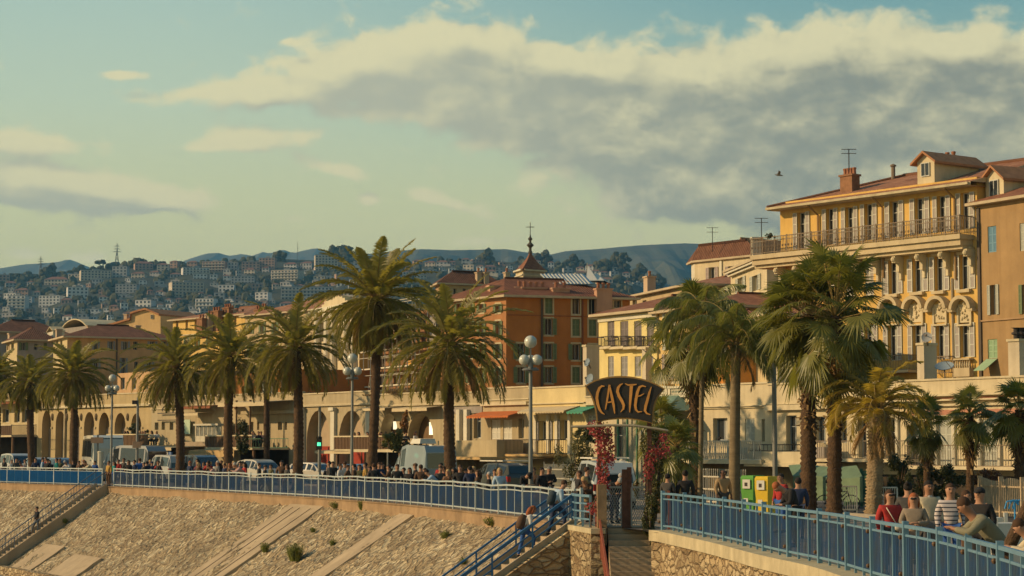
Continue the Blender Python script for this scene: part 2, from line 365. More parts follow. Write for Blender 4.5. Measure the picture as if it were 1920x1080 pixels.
RIDGE = [(-200,520),(0,520),(60,524),(75,518),(95,520),(115,518),(150,508),(170,506),(215,500),(250,498),(290,497),(330,494),(370,493),(420,492),(480,488),(540,486),(590,488),(620,480),(640,474),(655,478),(700,488),(790,492),(850,488),(900,486),(950,492),(1000,490),(1060,496),(1100,500),(1165,497),(1190,512),(1230,532),(1280,560),(1340,580),(1700,600)]
HB, HT = 1250.0, 2500.0
def hill_pt(px, t, dz=0):      # t 0 foot .. 1 crest
    py0 = 690; py = py0+(interp(RIDGE, px)-py0)*t; Y = HB+(HT-HB)*t; p = Wp(px, py, Y)
    p.z += (noise.noise(Vector((px*.02, t*4, 5)))*8)*math.sin(math.pi*t); return p
mb = MB(); NI, NJ = 300, 40
G = [[hill_pt(-200+1900*i/NI, j/NJ) for i in range(NI+1)] for j in range(NJ+1)]
G.append([Vector((p.x*1.2, p.y+600, 0)) for p in G[-1]]); G.insert(0, [Vector((p.x, p.y-260, -5)) for p in G[0]])
for j in range(len(G)-1):
    for i in range(NI): mb.quad(G[j][i], G[j][i+1], G[j+1][i+1], G[j+1][i])
m_hill = mat('hill_scrub', (.028,.034,.014), .95, .3, .03, 0, col2=(.062,.058,.030))
tag(mb.build('hillside', m_hill, smooth=True), kind='structure')
def hill_t(px, py): r_ = interp(RIDGE, px); return (690-py)/(690-r_)

# ---- woods on the hill: uncountable tree cover ----
m_wood = mat('tree_cover', (.036,.040,.016), .95, .35, .05, 0, col2=(.090,.082,.032))
def clump(mb, c, r, rr, mi=0, n=10):
    base = len(mb.v); k, q = 6, 4
    s0 = len(mb.v); mb.ball(c, r, mi, k, q, (1, 1, rr.uniform(.75, 1.15)))
    for i in range(s0, len(mb.v)):
        v = Vector(mb.v[i]); d = v-Vector(c); mb.v[i] = tuple(Vector(c)+d*rr.uniform(.72, 1.22))
# single trees standing up from the crest
m_bark = mat('bark', (.09,.06,.035), .9, .2, 8, .5, 20)
def hill_tree(name, px, py, h, w, kind, label, grp=None):
    t = min(1.0, hill_t(px, py)); p = hill_pt(px, t); p.z -= 2
    r_ = random.Random(int(px*7+py)); o = thing(name, label, 'tree', p, grp); tr = MB(); tr.tube([p, p+Vector((0,0,h*.6))], [.5,.25], 5); tr.build('trunk', m_bark, o)
    cr = MB()
    if kind == 'cypress':
        for i in range(9): z = h*(.12+.1*i); clump(cr, p+Vector((0,0,z)), w*.5*(1-i/10)+.3, r_)
    elif kind == 'umbrella':
        for i in range(14): a = r_.uniform(0, 6.28); d = w*.5*r_.random(); clump(cr, p+Vector((math.cos(a)*d, math.sin(a)*d, h*r_.uniform(.8, .95))), w*.2, r_)
    else:
        for i in range(20):
            a = r_.uniform(0, 6.28); z = r_.random(); d = w*.5*math.sin(math.pi*min(1, z*.9+.1))*r_.random()**.5; clump(cr, p+Vector((math.cos(a)*d, math.sin(a)*d, h*(.25+.7*z))), w*r_.uniform(.13, .24), r_)
    cr.build('crown', m_wood, o); return o
for px, py, h, w, k, lb in [(187,508,14,11,'umbrella','flat topped pine standing alone on the crest beside the pylon'),(193,508,12,4,'cypress','slim dark cypress beside the flat topped pine on the crest'),
        (110,523,9,4,'cypress','small dark cypress standing over the white villa roof'),(131,520,10,8,'umbrella','lone umbrella pine on the crest between the two pylons'),
        (98,524,20,18,'round','dark broad conifer beside the foot of the smaller pylon'),(52,527,11,20,'round','low wide bush of trees on the crest before the blue mountain'),
        (84,524,16,15,'round','dark tree directly under the smaller pylon'),(150,514,9,22,'round','low round tree west of the long pale apartment block'),
        (262,502,11,26,'round','round tree clump on the roofs crest east of the tall pylon'),(292,501,9,18,'round','small round crest tree between two pale villas'),
        (525,490,13,20,'round','round crest tree behind the reddish apartment blocks'),(628,482,14,24,'round','dark crest tree hugging the tall palm'),(648,478,13,22,'round','dark tree above the terraced white block behind the tall palm'),
        (916,494,18,20,'round','round dark tree rising above the crest near the church tower'),(1022,498,20,24,'round','spreading dark tree just east of the church tower'),
        (1075,504,17,20,'round','bushy tree on the crest above the solar panels'),(1092,506,13,12,'round','smaller tree touching the bushy tree above the solar panels'),
        (1130,508,14,30,'round','wide low tree behind the white tent roof'),(1155,505,22,16,'round','tall dark tree at the end of the crest'),(1170,508,24,18,'round','tallest rounded tree at the end of the crest'),
        (1200,528,18,26,'round','tree clump stepping down the end of the hill'),(1222,540,16,26,'round','lowest tree clump on the falling end of the hill')]:
    hill_tree('hill_tree', px, py, h, w, k, lb)

# ---- houses on the hill ----
m_hw = [mat('render_white', (.58,.56,.52), .9, .15, .1), mat('render_cream', (.50,.42,.31), .9, .15, .1), mat('render_pink', (.36,.23,.16), .9, .15, .1), mat('render_grey', (.36,.35,.33), .9, .15, .1)]
m_hroof = mat('roof_terracotta', (.22,.10,.06), .9, .3, .3); m_hflat = mat('roof_flat_grey', (.26,.25,.23), .9, .2, .2); m_hwin = flat('far_window', (.035,.035,.035), .4); m_hrail = mat('balcony_pale', (.50,.46,.38), .8, .1, .3)
def hill_house(px, py, wpx, hpx, style, wm, label, grp=None, wing=0, name='hillside_house', cat='house'):
    t = max(.02, min(.985, hill_t(px, py))); p = hill_pt(px, t); sc = FPX/p.y; w, h = wpx/sc, hpx/sc; d = w*.5+3
    p.z -= 1.5; h += 1.5
    r_ = random.Random(int(px*13+py*7)); o = thing(name, label, cat, p, grp); rot = r_.uniform(-.35, .35)
    Rm = Matrix.Rotation(rot, 4, 'Z'); T = Matrix.Translation(p)@Rm
    def B(mb, x0, x1, y0, y1, z0, z1, mi=0):
        s = len(mb.v); mb.box(x0, x1, y0, y1, z0, z1, mi)
        for i in range(s, len(mb.v)): mb.v[i] = tuple(T@Vector(mb.v[i]))
    fl = max(1, round(h/3.3)); fh = h/fl
    a = MB(); B(a, -w/2, w/2, 0, d, -12, h)
    if wing: B(a, -w/2+w*.62, w/2+w*.3, -2, d*.8, -12, h*.62)
    nb = max(2, int(w/3.6)); 
    for f in range(fl):
        for i in range(nb):
            x = -w/2+w*(i+.5)/nb; B(a, x-w/nb*.24, x+w/nb*.24, -.06, .1, f*fh+fh*.25, f*fh+fh*.78, 1)
    a.build('wall', [m_hw[wm], m_hwin], o)
    b = MB()
    if style == 'hip':
        s = len(b.v); b.v += [(-w/2-.6,-.6,h),(w/2+.6,-.6,h),(w/2+.6,d+.6,h),(-w/2-.6,d+.6,h),(-w/2+d*.4,d/2,h+d*.22),(w/2-d*.4,d/2,h+d*.22)]
        for f in ((0,1,5,4),(1,2,5),(2,3,4,5),(3,0,4),(0,3,2,1)): b.f.append(tuple(s+i for i in f)); b.m.append(0)
        b.v[s:] = [tuple(T@Vector(v)) for v in b.v[s:]]; b.build('roof', m_hroof, o)
    else:
        B(b, -w/2-.2, w/2+.2, -.2, d+.2, h, h+.5); B(b, -w*.1, w*.14, d*.3, d*.6, h+.5, h+2.4); b.build('roof', m_hflat, o)
    if style == 'block':
        c = MB()
        for f in range(fl): B(c, -w/2, w/2, -1.2, -.08, f*fh+fh*.02, f*fh+fh*.22)
        c.build('balcony', m_hrail, o)
    return o
HH = [ # px, base py, w, h, style, wall, label
 (352,552,60,26,'block',1,'long cream apartment block with banded balconies above the yellow roofs'),
 (146,562,38,23,'flat',0,'square white apartment block halfway up the slope below the crest villas'),
 (92,570,42,20,'flat',0,'bluish white stepped block halfway up the western slope'),
 (30,588,34,26,'block',0,'white banded block low on the slope at the far west'),
 (180,524,56,17,'flat',1,'long pale crest building beside the tall pylon'),
 (224,518,28,20,'flat',3,'grey tower block directly below the tall pylon'),
 (8,530,20,14,'flat',2,'pinkish house at the western end of the crest'),
 (270,506,34,12,'hip',2,'low tiled villa on the crest just east of the tall pylon'),
 (305,508,22,12,'hip',1,'small tiled crest house between the round trees'),
 (325,503,16,12,'hip',2,'pink tiled house on the crest before the far mountains'),
 (400,510,44,18,'block',2,'reddish apartment block with dark roof on the crest'),
 (360,500,20,8,'hip',2,'tiny tiled house on the crest beside the reddish apartments'),
 (430,508,30,15,'flat',3,'grey flat roofed block on the crest in the middle of the hill'),
 (470,508,34,18,'flat',2,'brownish flat roofed block on the crest'),
 (500,506,30,22,'flat',2,'tallest brown block on the crest'),
 (533,527,54,18,'block',1,'cream block with a rounded sunlit end below the crest'),
 (368,518,50,12,'block',0,'pale blue white terraced building under the crest'),
 (612,506,42,28,'block',1,'terraced cream block climbing behind the tall palm'),
 (236,549,40,18,'flat',3,'wide grey house in the middle of the slope'),
 (268,574,32,12,'flat',0,'low white villa above the ochre gable'),
 (383,578,36,18,'block',0,'white banded office building above the yellow houses'),
 (322,575,24,12,'flat',0,'small white villa above the yellow houses'),
 (424,546,30,16,'flat',0,'bright white square villa in the middle of the hill'),
 (490,566,26,20,'flat',0,'white block with a blank wall above the tiled ridge'),
 (575,560,96,22,'block',3,'very long grey car park building with pale horizontal bands'),
 (298,590,34,14,'flat',0,'white flat roofed house just behind the ochre gable'),
 (233,588,14,12,'flat',0,'little pale blue house beside the ochre gable'),
 (105,534,44,9,'hip',1,'long low villa roof with a sunlit end below the small cypress'),
 (40,556,26,10,'hip',2,'brown roofed house on the western slope'),
 (18,566,26,10,'flat',0,'bluish low house on the western slope'),
 (455,530,44,12,'flat',3,'flat grey terrace house in the middle of the hill'),
 (482,548,20,18,'flat',2,'dull pink block beside the dark trees'),
 (412,598,20,8,'hip',3,'small grey roofed house low on the slope'),
 (448,574,28,8,'flat',1,'low cream terrace house above the chimneys'),
]
for h_ in HH: hill_house(*h_)
# many more small houses, too small for their parts to be told apart: placed between the named ones
placed = [(a[0], a[1]-a[3]/2, a[2]) for a in HH]; cnt = 0; rr = random.Random(23)
ZN = [(-10,120,'on the western slope under the small pylon'),(120,300,'on the slope under the tall pylon'),(300,460,'on the slope behind the yellow houses'),(460,700,'on the slope behind the tall palm'),(760,960,'on the crest before the church tower'),(960,1240,'on the crest beyond the church tower')]
SN = {('flat',0):'small white flat roofed house',('hip',0):'small white tiled house',('flat',1):'small cream flat roofed house',('hip',1):'small cream tiled house',('flat',2):'small pinkish flat roofed house',('hip',2):'small pinkish tiled house',('flat',3):'small grey flat roofed house',('hip',3):'small grey tiled house'}
tries = 0
while cnt < 190 and tries < 4000:
    tries += 1; px = rr.uniform(-10, 1230); rd = interp(RIDGE, px)
    py = rr.uniform(rd+10, min(640 if px < 250 else 600, 640)) if px < 700 else rr.uniform(rd+5, rd+34)
    if 700 < px < 760: continue
    w = rr.uniform(9, 26); h = rr.uniform(5, 11)
    if any(abs(px-a) < (w+c)*.5 and abs(py-h/2-b) < 9 for a, b, c in placed): continue
    placed.append((px, py-h/2, w)); st = rr.choice(['flat','flat','hip']); wm = rr.choice([0,0,1,2,3,3]); zone = next((z for a, b, z in ZN if a <= px < b), ZN[3][2])
    hill_house(px, py, w, h, st, wm, SN[(st, wm)]+' '+zone, 'houses: '+SN[(st, wm)]+' '+zone, wing=rr.random() < .35); cnt += 1
rr = random.Random(11); mb = MB()
for i in range(6000):
    px = rr.uniform(-190, 1330); t = rr.random()**.8; 
    if px > 720 and t < .5: continue
    p = hill_pt(px, t); r_ = rr.uniform(2.6, 6.2); q_ = (p.y*cT+(p.z-CZ)*sT); X_ = 960+FPX*p.x/q_; Y_ = HY-FPX*(p.z-CZ)/p.y
    if any(abs(X_-a) < c*.55+3 and -2 < Y_-b < 9+c*.12 for a, b, c in placed): continue
    if noise.noise(Vector((px*.012, t*5, 2.2))) < -.22: continue
    clump(mb, p+Vector((0, 0, r_*.35)), r_, rr)
tag(mb.build('woods', m_wood), 'dark bushy tree cover spread over the far hillside', 'trees', kind='stuff')
# pylons
m_lat = metal('galvanised_lattice', (.14,.13,.12), .6)
def pylon(px, py, hpx, label):
    t = min(1., hill_t(px, py)); p = hill_pt(px, t); h = hpx/(FPX/p.y); b = h*.17; o = thing('pylon', label, 'pylon', p)
    mb = MB(); lv = [0,.22,.42,.58,.7,.8,.9,1.0]; wd = [b*.5*(1-.93*min(1, q*1.35)) for q in lv]; wt = .35
    C = [[p+Vector((sx*w, sy*w, h*q)) for sx, sy in ((-1,-1),(1,-1),(1,1),(-1,1))] for q, w in zip(lv, wd)]
    for a, c in zip(C, C[1:]):
        for i in range(4): mb.bar(a[i], c[i], wt); mb.bar(a[i], c[(i+1) % 4], wt*.6); mb.bar(a[(i+1) % 4], c[i], wt*.6)
    mb.build('tower', m_lat, o)
    for q, w in ((.62,.17),(.74,.14),(.86,.11)):
        c = MB(); z = p+Vector((0,0,h*q)); c.bar(z-Vector((h*w,0,0)), z+Vector((h*w,0,0)), .45); c.bar(z-Vector((h*w,0,0)), z+Vector((0,0,h*.04)), .3); c.bar(z+Vector((h*w,0,0)), z+Vector((0,0,h*.04)), .3); c.build('crossarm', m_lat, o)
pylon(219, 500, 45, 'tall lattice power pylon standing on the hill crest'); pylon(76, 520, 40, 'smaller lattice power pylon against the blue mountain')
mb = MB(); p = hill_pt(558, .98); mb.bar(p, p+Vector((0,0,24)), .45); 
for z in (10, 16, 21): mb.bar(p+Vector((-1.2,0,z)), p+Vector((1.2,0,z)), .25)
tag(mb.build('mast', m_lat), 'thin radio mast on the crest west of the tall palm', 'mast')
# =====================================================================
# REVETMENT, RETAINING WALLS, STAIRS, RAILINGS, GATE
# =====================================================================
def stone_mat(name, sc=(2.2,2.2,1), c1=(.22,.165,.10), c2=(.46,.36,.23), c3=(.58,.48,.33), joint=.05, bd=.12):
    m = mat(name, c1, .95, 0); nt = m.node_tree; N = nt.nodes; L = nt.links; b = N['Principled BSDF']
    uv = N.new('ShaderNodeUVMap'); mp = N.new('ShaderNodeMapping'); mp.inputs['Scale'].default_value = sc; L.new(uv.outputs[0], mp.inputs[0])
    nz = N.new('ShaderNodeTexNoise'); nz.inputs['Scale'].default_value = 1.6; nz.inputs['Detail'].default_value = 4; L.new(mp.outputs[0], nz.inputs['Vector'])
    ad = N.new('ShaderNodeVectorMath'); ad.operation = 'MULTIPLY_ADD'; L.new(nz.outputs['Color'], ad.inputs[0]); ad.inputs[1].default_value = (.5,.5,0); L.new(mp.outputs[0], ad.inputs[2])
    v = N.new('ShaderNodeTexVoronoi'); v.inputs['Scale'].default_value = 1; L.new(ad.outputs[0], v.inputs['Vector'])
    ve = N.new('ShaderNodeTexVoronoi'); ve.feature = 'DISTANCE_TO_EDGE'; ve.inputs['Scale'].default_value = 1; L.new(ad.outputs[0], ve.inputs['Vector'])
    sr = N.new('ShaderNodeSeparateColor'); L.new(v.outputs['Color'], sr.inputs[0])
    rp = N.new('ShaderNodeValToRGB'); cr = rp.color_ramp; cr.elements[0].color = (*c1, 1); cr.elements[1].color = (*c3, 1); e = cr.elements.new(.5); e.color = (*c2, 1); L.new(sr.outputs[0], rp.inputs[0])
    big = N.new('ShaderNodeTexNoise'); big.inputs['Scale'].default_value = .35; big.inputs['Detail'].default_value = 6; L.new(uv.outputs[0], big.inputs['Vector'])
    bm = N.new('ShaderNodeMapRange'); bm.inputs[1].default_value = .35; bm.inputs[2].default_value = .65; bm.inputs[3].default_value = .70; bm.inputs[4].default_value = 1.12; L.new(big.outputs['Fac'], bm.inputs[0])
    m1 = N.new('ShaderNodeVectorMath'); m1.operation = 'SCALE'; L.new(rp.outputs[0], m1.inputs[0]); L.new(bm.outputs[0], m1.inputs[3])
    jr = N.new('ShaderNodeMapRange'); jr.inputs[1].default_value = 0; jr.inputs[2].default_value = joint; L.new(ve.outputs['Distance'], jr.inputs[0])
    mx = N.new('ShaderNodeMix'); mx.data_type = 'RGBA'; L.new(jr.outputs[0], mx.inputs[0]); mx.inputs[6].default_value = (c1[0]*.62, c1[1]*.57, c1[2]*.55, 1); L.new(m1.outputs[0], mx.inputs[7]); L.new(mx.outputs[2], b.inputs['Base Color'])
    hh = N.new('ShaderNodeMapRange'); hh.inputs[1].default_value = 0; hh.inputs[2].default_value = .22; L.new(ve.outputs['Distance'], hh.inputs[0])
    h2 = N.new('ShaderNodeMath'); h2.operation = 'MULTIPLY_ADD'; h2.inputs[1].default_value = .8; L.new(sr.outputs[1], h2.inputs[0]); L.new(hh.outputs[0], h2.inputs[2])
    n3 = N.new('ShaderNodeTexNoise'); n3.inputs['Scale'].default_value = 6; n3.inputs['Detail'].default_value = 6; L.new(mp.outputs[0], n3.inputs['Vector'])
    h3 = N.new('ShaderNodeMath'); h3.operation = 'MULTIPLY_ADD'; h3.inputs[1].default_value = .9; L.new(n3.outputs['Fac'], h3.inputs[0]); L.new(h2.outputs[0], h3.inputs[2])
    bp = N.new('ShaderNodeBump'); bp.inputs['Strength'].default_value = 1; bp.inputs['Distance'].default_value = bd; L.new(h3.outputs[0], bp.inputs['Height']); L.new(bp.outputs[0], b.inputs['Normal'])
    return m
m_rev = stone_mat('revetment_stone', (4.6,2.4,1), (.34,.25,.14), (.52,.40,.235), (.68,.56,.35), .09, .09)
m_wallst = stone_mat('wall_stone', (2.0,4.2,1), (.33,.23,.12), (.50,.37,.20), (.64,.50,.29), .10, .10)
m_conc = mat('old_concrete', (.40,.305,.19), .95, .22, .5, .6, 6, streak=.25)
m_cap = mat('pale_cap_stone', (.46,.385,.235), .92, .22, 1.2, .6, 9, streak=.4)
m_kerb = mat('stained_kerb_concrete', (.30,.20,.11), .95, .3, .8, .6, 6, streak=.3)

ANG = R(33)
def surf(s, t, lift=0.0):
    n = pn(s); p = pp(s)+n*(.22+t*math.cos(ANG)); p.z = -.42-t*math.sin(ANG)
    return p+(n*math.sin(ANG)+Vector((0,0,math.cos(ANG))))*lift
S0, S1 = s_at(-140), s_at(1072); TMAX = 8.4
rev = thing('stone_revetment', 'sloping rough stone sea wall below the blue promenade railing', 'sea wall', pp(S0)+Vector((0,0,-.4)))
mb = MB(); ds, dt = .21, .17; ns, ntt = int((S1-S0)/ds), int(TMAX/dt); rows = []
for i in range(ns+1):
    s = S0+ds*i; n = pn(s); nn = n*math.sin(ANG)+Vector((0,0,math.cos(ANG))); base = pp(s); col = []
    for j in range(ntt+1):
        t = j*dt; h = 0
        if s > s_at(0)-40:
            d = noise.voronoi(Vector((s*2.1, t*1.2, 0)))[0]; h = min(.30, (d[1]-d[0]))*.20+noise.noise(Vector((s*.35, t*.35, 3)))*.14+noise.noise(Vector((s*2.2, t*1.4, 7)))*.06
        p = base+n*(.22+t*math.cos(ANG)); p.z = -.42-t*math.sin(ANG); col.append(p+nn*h)
    rows.append(col)
nv = 0
for i in range(ns):
    for j in range(ntt):
        mb.quad(rows[i][j], rows[i+1][j], rows[i+1][j+1], rows[i][j+1], 0, [(S0+ds*i, j*dt), (S0+ds*(i+1), j*dt), (S0+ds*(i+1), (j+1)*dt), (S0+ds*i, (j+1)*dt)])
mb.build('stone_face', m_rev, rev)
mb = MB()
for i in range(int((S1-S0)/1.5)):
    a, b = S0+1.5*i, S0+1.5*(i+1); A, B_ = pp(a)+pn(a)*.28, pp(b)+pn(b)*.28; A2, B2 = pp(a)-pn(a)*.25, pp(b)-pn(b)*.25; dn = Vector((0,0,-1.0)); up = Vector((0,0,.03))
    mb.hexa([A+dn, B_+dn, B2+dn, A2+dn, A+up, B_+up, B2+up, A2+up])
mb.build('edge_kerb', m_kerb, rev)
mb = MB()      # low masonry toe at the foot
for i in range(int((S1-S0)/2)):
    a, b = S0+2*i, S0+2*(i+1); p, q = surf(a, TMAX-.35), surf(b, TMAX-.35); n1, n2 = pn(a)*.55, pn(b)*.55; up = Vector((0,0,.12))
    mb.quad(p+n1+up, q+n2+up, q+n2+Vector((0,0,-1.4)), p+n1+Vector((0,0,-1.4)), 0, [(a,0),(b,0),(b,1.4),(a,1.4)]); mb.quad(p+up, q+up, q+n2+up, p+n1+up, 0, [(a,0),(b,0),(b,.5),(a,.5)])
mb.build('toe_wall', m_wallst, rev)
def slab(s0, s1, t0, t1, lift=.2, skew=0, seed=0):
    mb = MB(); n = 14; k = 6; g = []; r_ = random.Random(seed)
    for j in range(n+1):
        t = t0+(t1-t0)*j/n; row = []
        for i in range(k+1):
            f = i/k; s = s0+(s1-s0)*f+skew*(t-t0)+(.12*noise.noise(Vector((t*1.3, f*9, seed))) if i in (0, k) else 0)
            row.append(surf(s, t, lift+.02*noise.noise(Vector((s, t, 1)))))
        g.append(row)
    for j in range(n):
        for i in range(k): mb.quad(g[j][i], g[j][i+1], g[j+1][i+1], g[j+1][i])
    edge = [g[0][i] for i in range(k+1)]+[g[j][k] for j in range(n+1)]+[g[n][k-i] for i in range(k+1)]+[g[n-j][0] for j in range(n+1)]
    for a, b in zip(edge, edge[1:]): mb.quad(a, b, b-Vector((0,0,.3)), a-Vector((0,0,.3)))
    mb.build('concrete_slab', m_conc, rev)
slab(s_at(556), s_at(618), .02, TMAX-.5, .11, 0, 1); slab(s_at(764), s_at(788), .05, TMAX-.5, .10, .02, 2)
sA = s_at(232); slab(sA, sA+4.2, 5.6, TMAX+.1, .13, 0, 3); slab(sA+7.5, sA+12.5, 6.1, TMAX+.1, .13, 0, 4)
for k_, (a, b) in enumerate(((568,8.2),(584,8.2),(601,8.2))):
    mb = MB(); s = s_at(a); mb.bar(surf(s, .3, .128), surf(s, b, .128), .035, .015); mb.build('slab_joint', flat('dark_joint', (.06,.045,.03)), rev)

# ---- concrete flights down the slope ----
m_railblue = metal('rail_blue_paint', (.035,.13,.27), .45); m_railpale = metal('rail_pale_blue_paint', (.42,.46,.44), .5); m_raildk = metal('rail_dark_blue_grey', (.10,.14,.19), .5)
m_step = mat('step_concrete', (.38,.29,.185), .95, .2, 1.5, .4, 10)
def flight(name, label, s, w, tlen, matr, pickets, shift=0, wall=False):
    n = pn(s); d = pdir(s); p0 = pp(s)+n*.2; o = thing(name, label, 'steps', p0)
    L_ = tlen*math.cos(ANG); H = tlen*math.sin(ANG); k = int(H/.17); mb = MB()
    for i in range(k):
        a = p0+n*(L_*i/k); b = p0+n*(L_*(i+1)/k); z = -H*i/k-.05; D = d*w/2; lo = Vector((0,0,z-.9)); hi = Vector((0,0,z))
        mb.hexa([a-D+lo, a+D+lo, b+D+lo, b-D+lo, a-D+hi, a+D+hi, b+D+hi, b-D+hi])
    mb.build('tread', m_step, o)
    for sg in (-1, 1):
        mb = MB(); D = d*(w/2+.09)*sg; a = p0+D; b = p0+n*L_+D; mb.bar(a+Vector((0,0,-.1)), b+Vector((0,0,-H-.1)), .16, .7); mb.build('string_wall', m_conc, o)
    rail = []
    for sg in (-1, 1):
        D = d*(w/2+.09)*sg; a = p0+D+n*.2; b = p0+n*L_+D; zb = -H
        r = thing('handrail', None, None, a); r.pop('category', None); put(r, o) if False else None
        COL.objects.unlink(r); bpy.data.objects.remove(r)
        mb = MB(); up = Vector((0,0,.95)); A, B_ = a+up, b+up+Vector((0,0,zb)); th_ = .05 if pickets else (.085 if sg > 0 else .06); mb.bar(A, B_, th_)
        if pickets:
            mb.bar(A-Vector((0,0,.75)), B_-Vector((0,0,.75)), .035)
            m_ = int((B_-A).length/.22)
            for i in range(m_+1): q = A.lerp(B_, i/m_); mb.bar(q, q-Vector((0,0,.9 if i % 8 == 0 else .75)), .035 if i % 8 == 0 else .018)
        else:
            for zz in (.28,.5): mb.bar(A-Vector((0,0,zz)), B_-Vector((0,0,zz)), .045)
            for i in range(6): q = A.lerp(B_, i/5); mb.bar(q, q-Vector((0,0,1.05)), .06)
        mb.build('handrail', matr, o)
    return o, p0, n, d, L_, H
ST1 = flight('beach_steps', 'long concrete steps with thin dark handrails crossing the stone slope', s_at(203), 1.3, 8.6, m_raildk, True)
ST2 = flight('blue_railed_steps', 'steps with thick blue handrails climbing to the gate', s_at(1078), 1.35, 8.4, m_railblue, False)
# side wall of the second flight, seen as pale masonry under the handrail
o, p0, n, d, L_, H = ST2
mb = MB(); D = d*(1.35/2+.33); th_ = d*.32
a, b = p0+D, p0+n*L_+D
q = [a-th_/2+Vector((0,0,-6)), a+th_/2+Vector((0,0,-6)), b+th_/2+Vector((0,0,-6)), b-th_/2+Vector((0,0,-6)), a-th_/2+Vector((0,0,.12)), a+th_/2+Vector((0,0,.12)), b+th_/2+Vector((0,0,-H+.12)), b-th_/2+Vector((0,0,-H+.12))]
mb.hexa(q)
for fi in range(len(mb.f)): mb.uv[fi] = [((Vector(mb.v[i])-a).dot(n), mb.v[i][2]) for i in mb.f[fi]]
mb.build('side_wall', m_wallst, o)
# ---- pier wall between the two flights ----
pier = thing('pier_wall', 'stone wall end between the blue steps and the gated stairway', 'wall', (2.4,65,0))
fp = [Vector((wx(1060,66.6),66.6,0)), Vector((wx(1108,63.0),63.0,0)), Vector((wx(1134,63.0),63.0,0)), Vector((wx(1134,66.6),66.6,0))]
mb = MB()
for i in range(4):
    a, b = fp[i], fp[(i+1) % 4]; l = (b-a).length; mb.quad(a+Vector((0,0,-6)), b+Vector((0,0,-6)), b+Vector((0,0,-.14)), a+Vector((0,0,-.14)), 0, [(0,0),(l,0),(l,6),(0,6)])
mb.build('masonry', m_wallst, pier)
mb = MB(); c_ = sum(fp, Vector())/4; e = [c_+(p-c_)*1.06 for p in fp]; mb.hexa([p+Vector((0,0,-.14)) for p in e]+[p+Vector((0,0,.02)) for p in e]); mb.build('coping', m_cap, pier)

# ---- gated stairway of the beach restaurant ----
gs = thing('stairway', 'worn brown stone stairway leading from the flowered gate down to the beach', 'steps', (3.6,64,0))
for k in range(30):
    mb = MB(); Y = 64.0-.29*k; z = -.17*(k+1)+.17; x0 = 2.95+.0*k; x1 = wx(1236,64)+(.06*k if k < 9 else .5); mb.box(x0, x1, Y-.31, Y, z-.5, z-.002*k); mb.build('step', m_step, gs)
mb = MB(); mb.box(2.9, wx(1236,63.9), 64.0, 70.5, -.4, .015); mb.build('landing', m_step, gs)

# ---- retaining wall under the near railing ----
rw = thing('retaining_wall', 'curved pale stone retaining wall under the near blue railing', 'wall', pp(s_at(1300))+Vector((0,0,-.5)))
mb = MB(); cp = MB(); sa, sb = s_at(1246), SS[-1]; n_ = 60
for i in range(n_):
    a, b = sa+(sb-sa)*i/n_, sa+(sb-sa)*(i+1)/n_; A, B_ = pp(a)+pn(a)*.38, pp(b)+pn(b)*.38
    mb.quad(A+Vector((0,0,-7)), B_+Vector((0,0,-7)), B_+Vector((0,0,-.30)), A+Vector((0,0,-.30)), 0, [(a,0),(b,0),(b,6.7),(a,6.7)])
    A, B_ = pp(a)+pn(a)*.46, pp(b)+pn(b)*.46; C_, D_ = pp(b)-pn(b)*.3, pp(a)-pn(a)*.3; lo, hi = Vector((0,0,-.30)), Vector((0,0,.02)); cp.hexa([A+lo, B_+lo, C_+lo, D_+lo, A+hi, B_+hi, C_+hi, D_+hi])
a = sa; A = pp(a)+pn(a)*.38; C_ = pp(a)-pn(a)*1.2; mb.quad(C_+Vector((0,0,-7)), A+Vector((0,0,-7)), A+Vector((0,0,-.30)), C_+Vector((0,0,-.30)), 0, [(0,0),(1.6,0),(1.6,6.6),(0,6.6)])
mb.build('masonry', m_wallst, rw); cp.build('coping', m_cap, rw)

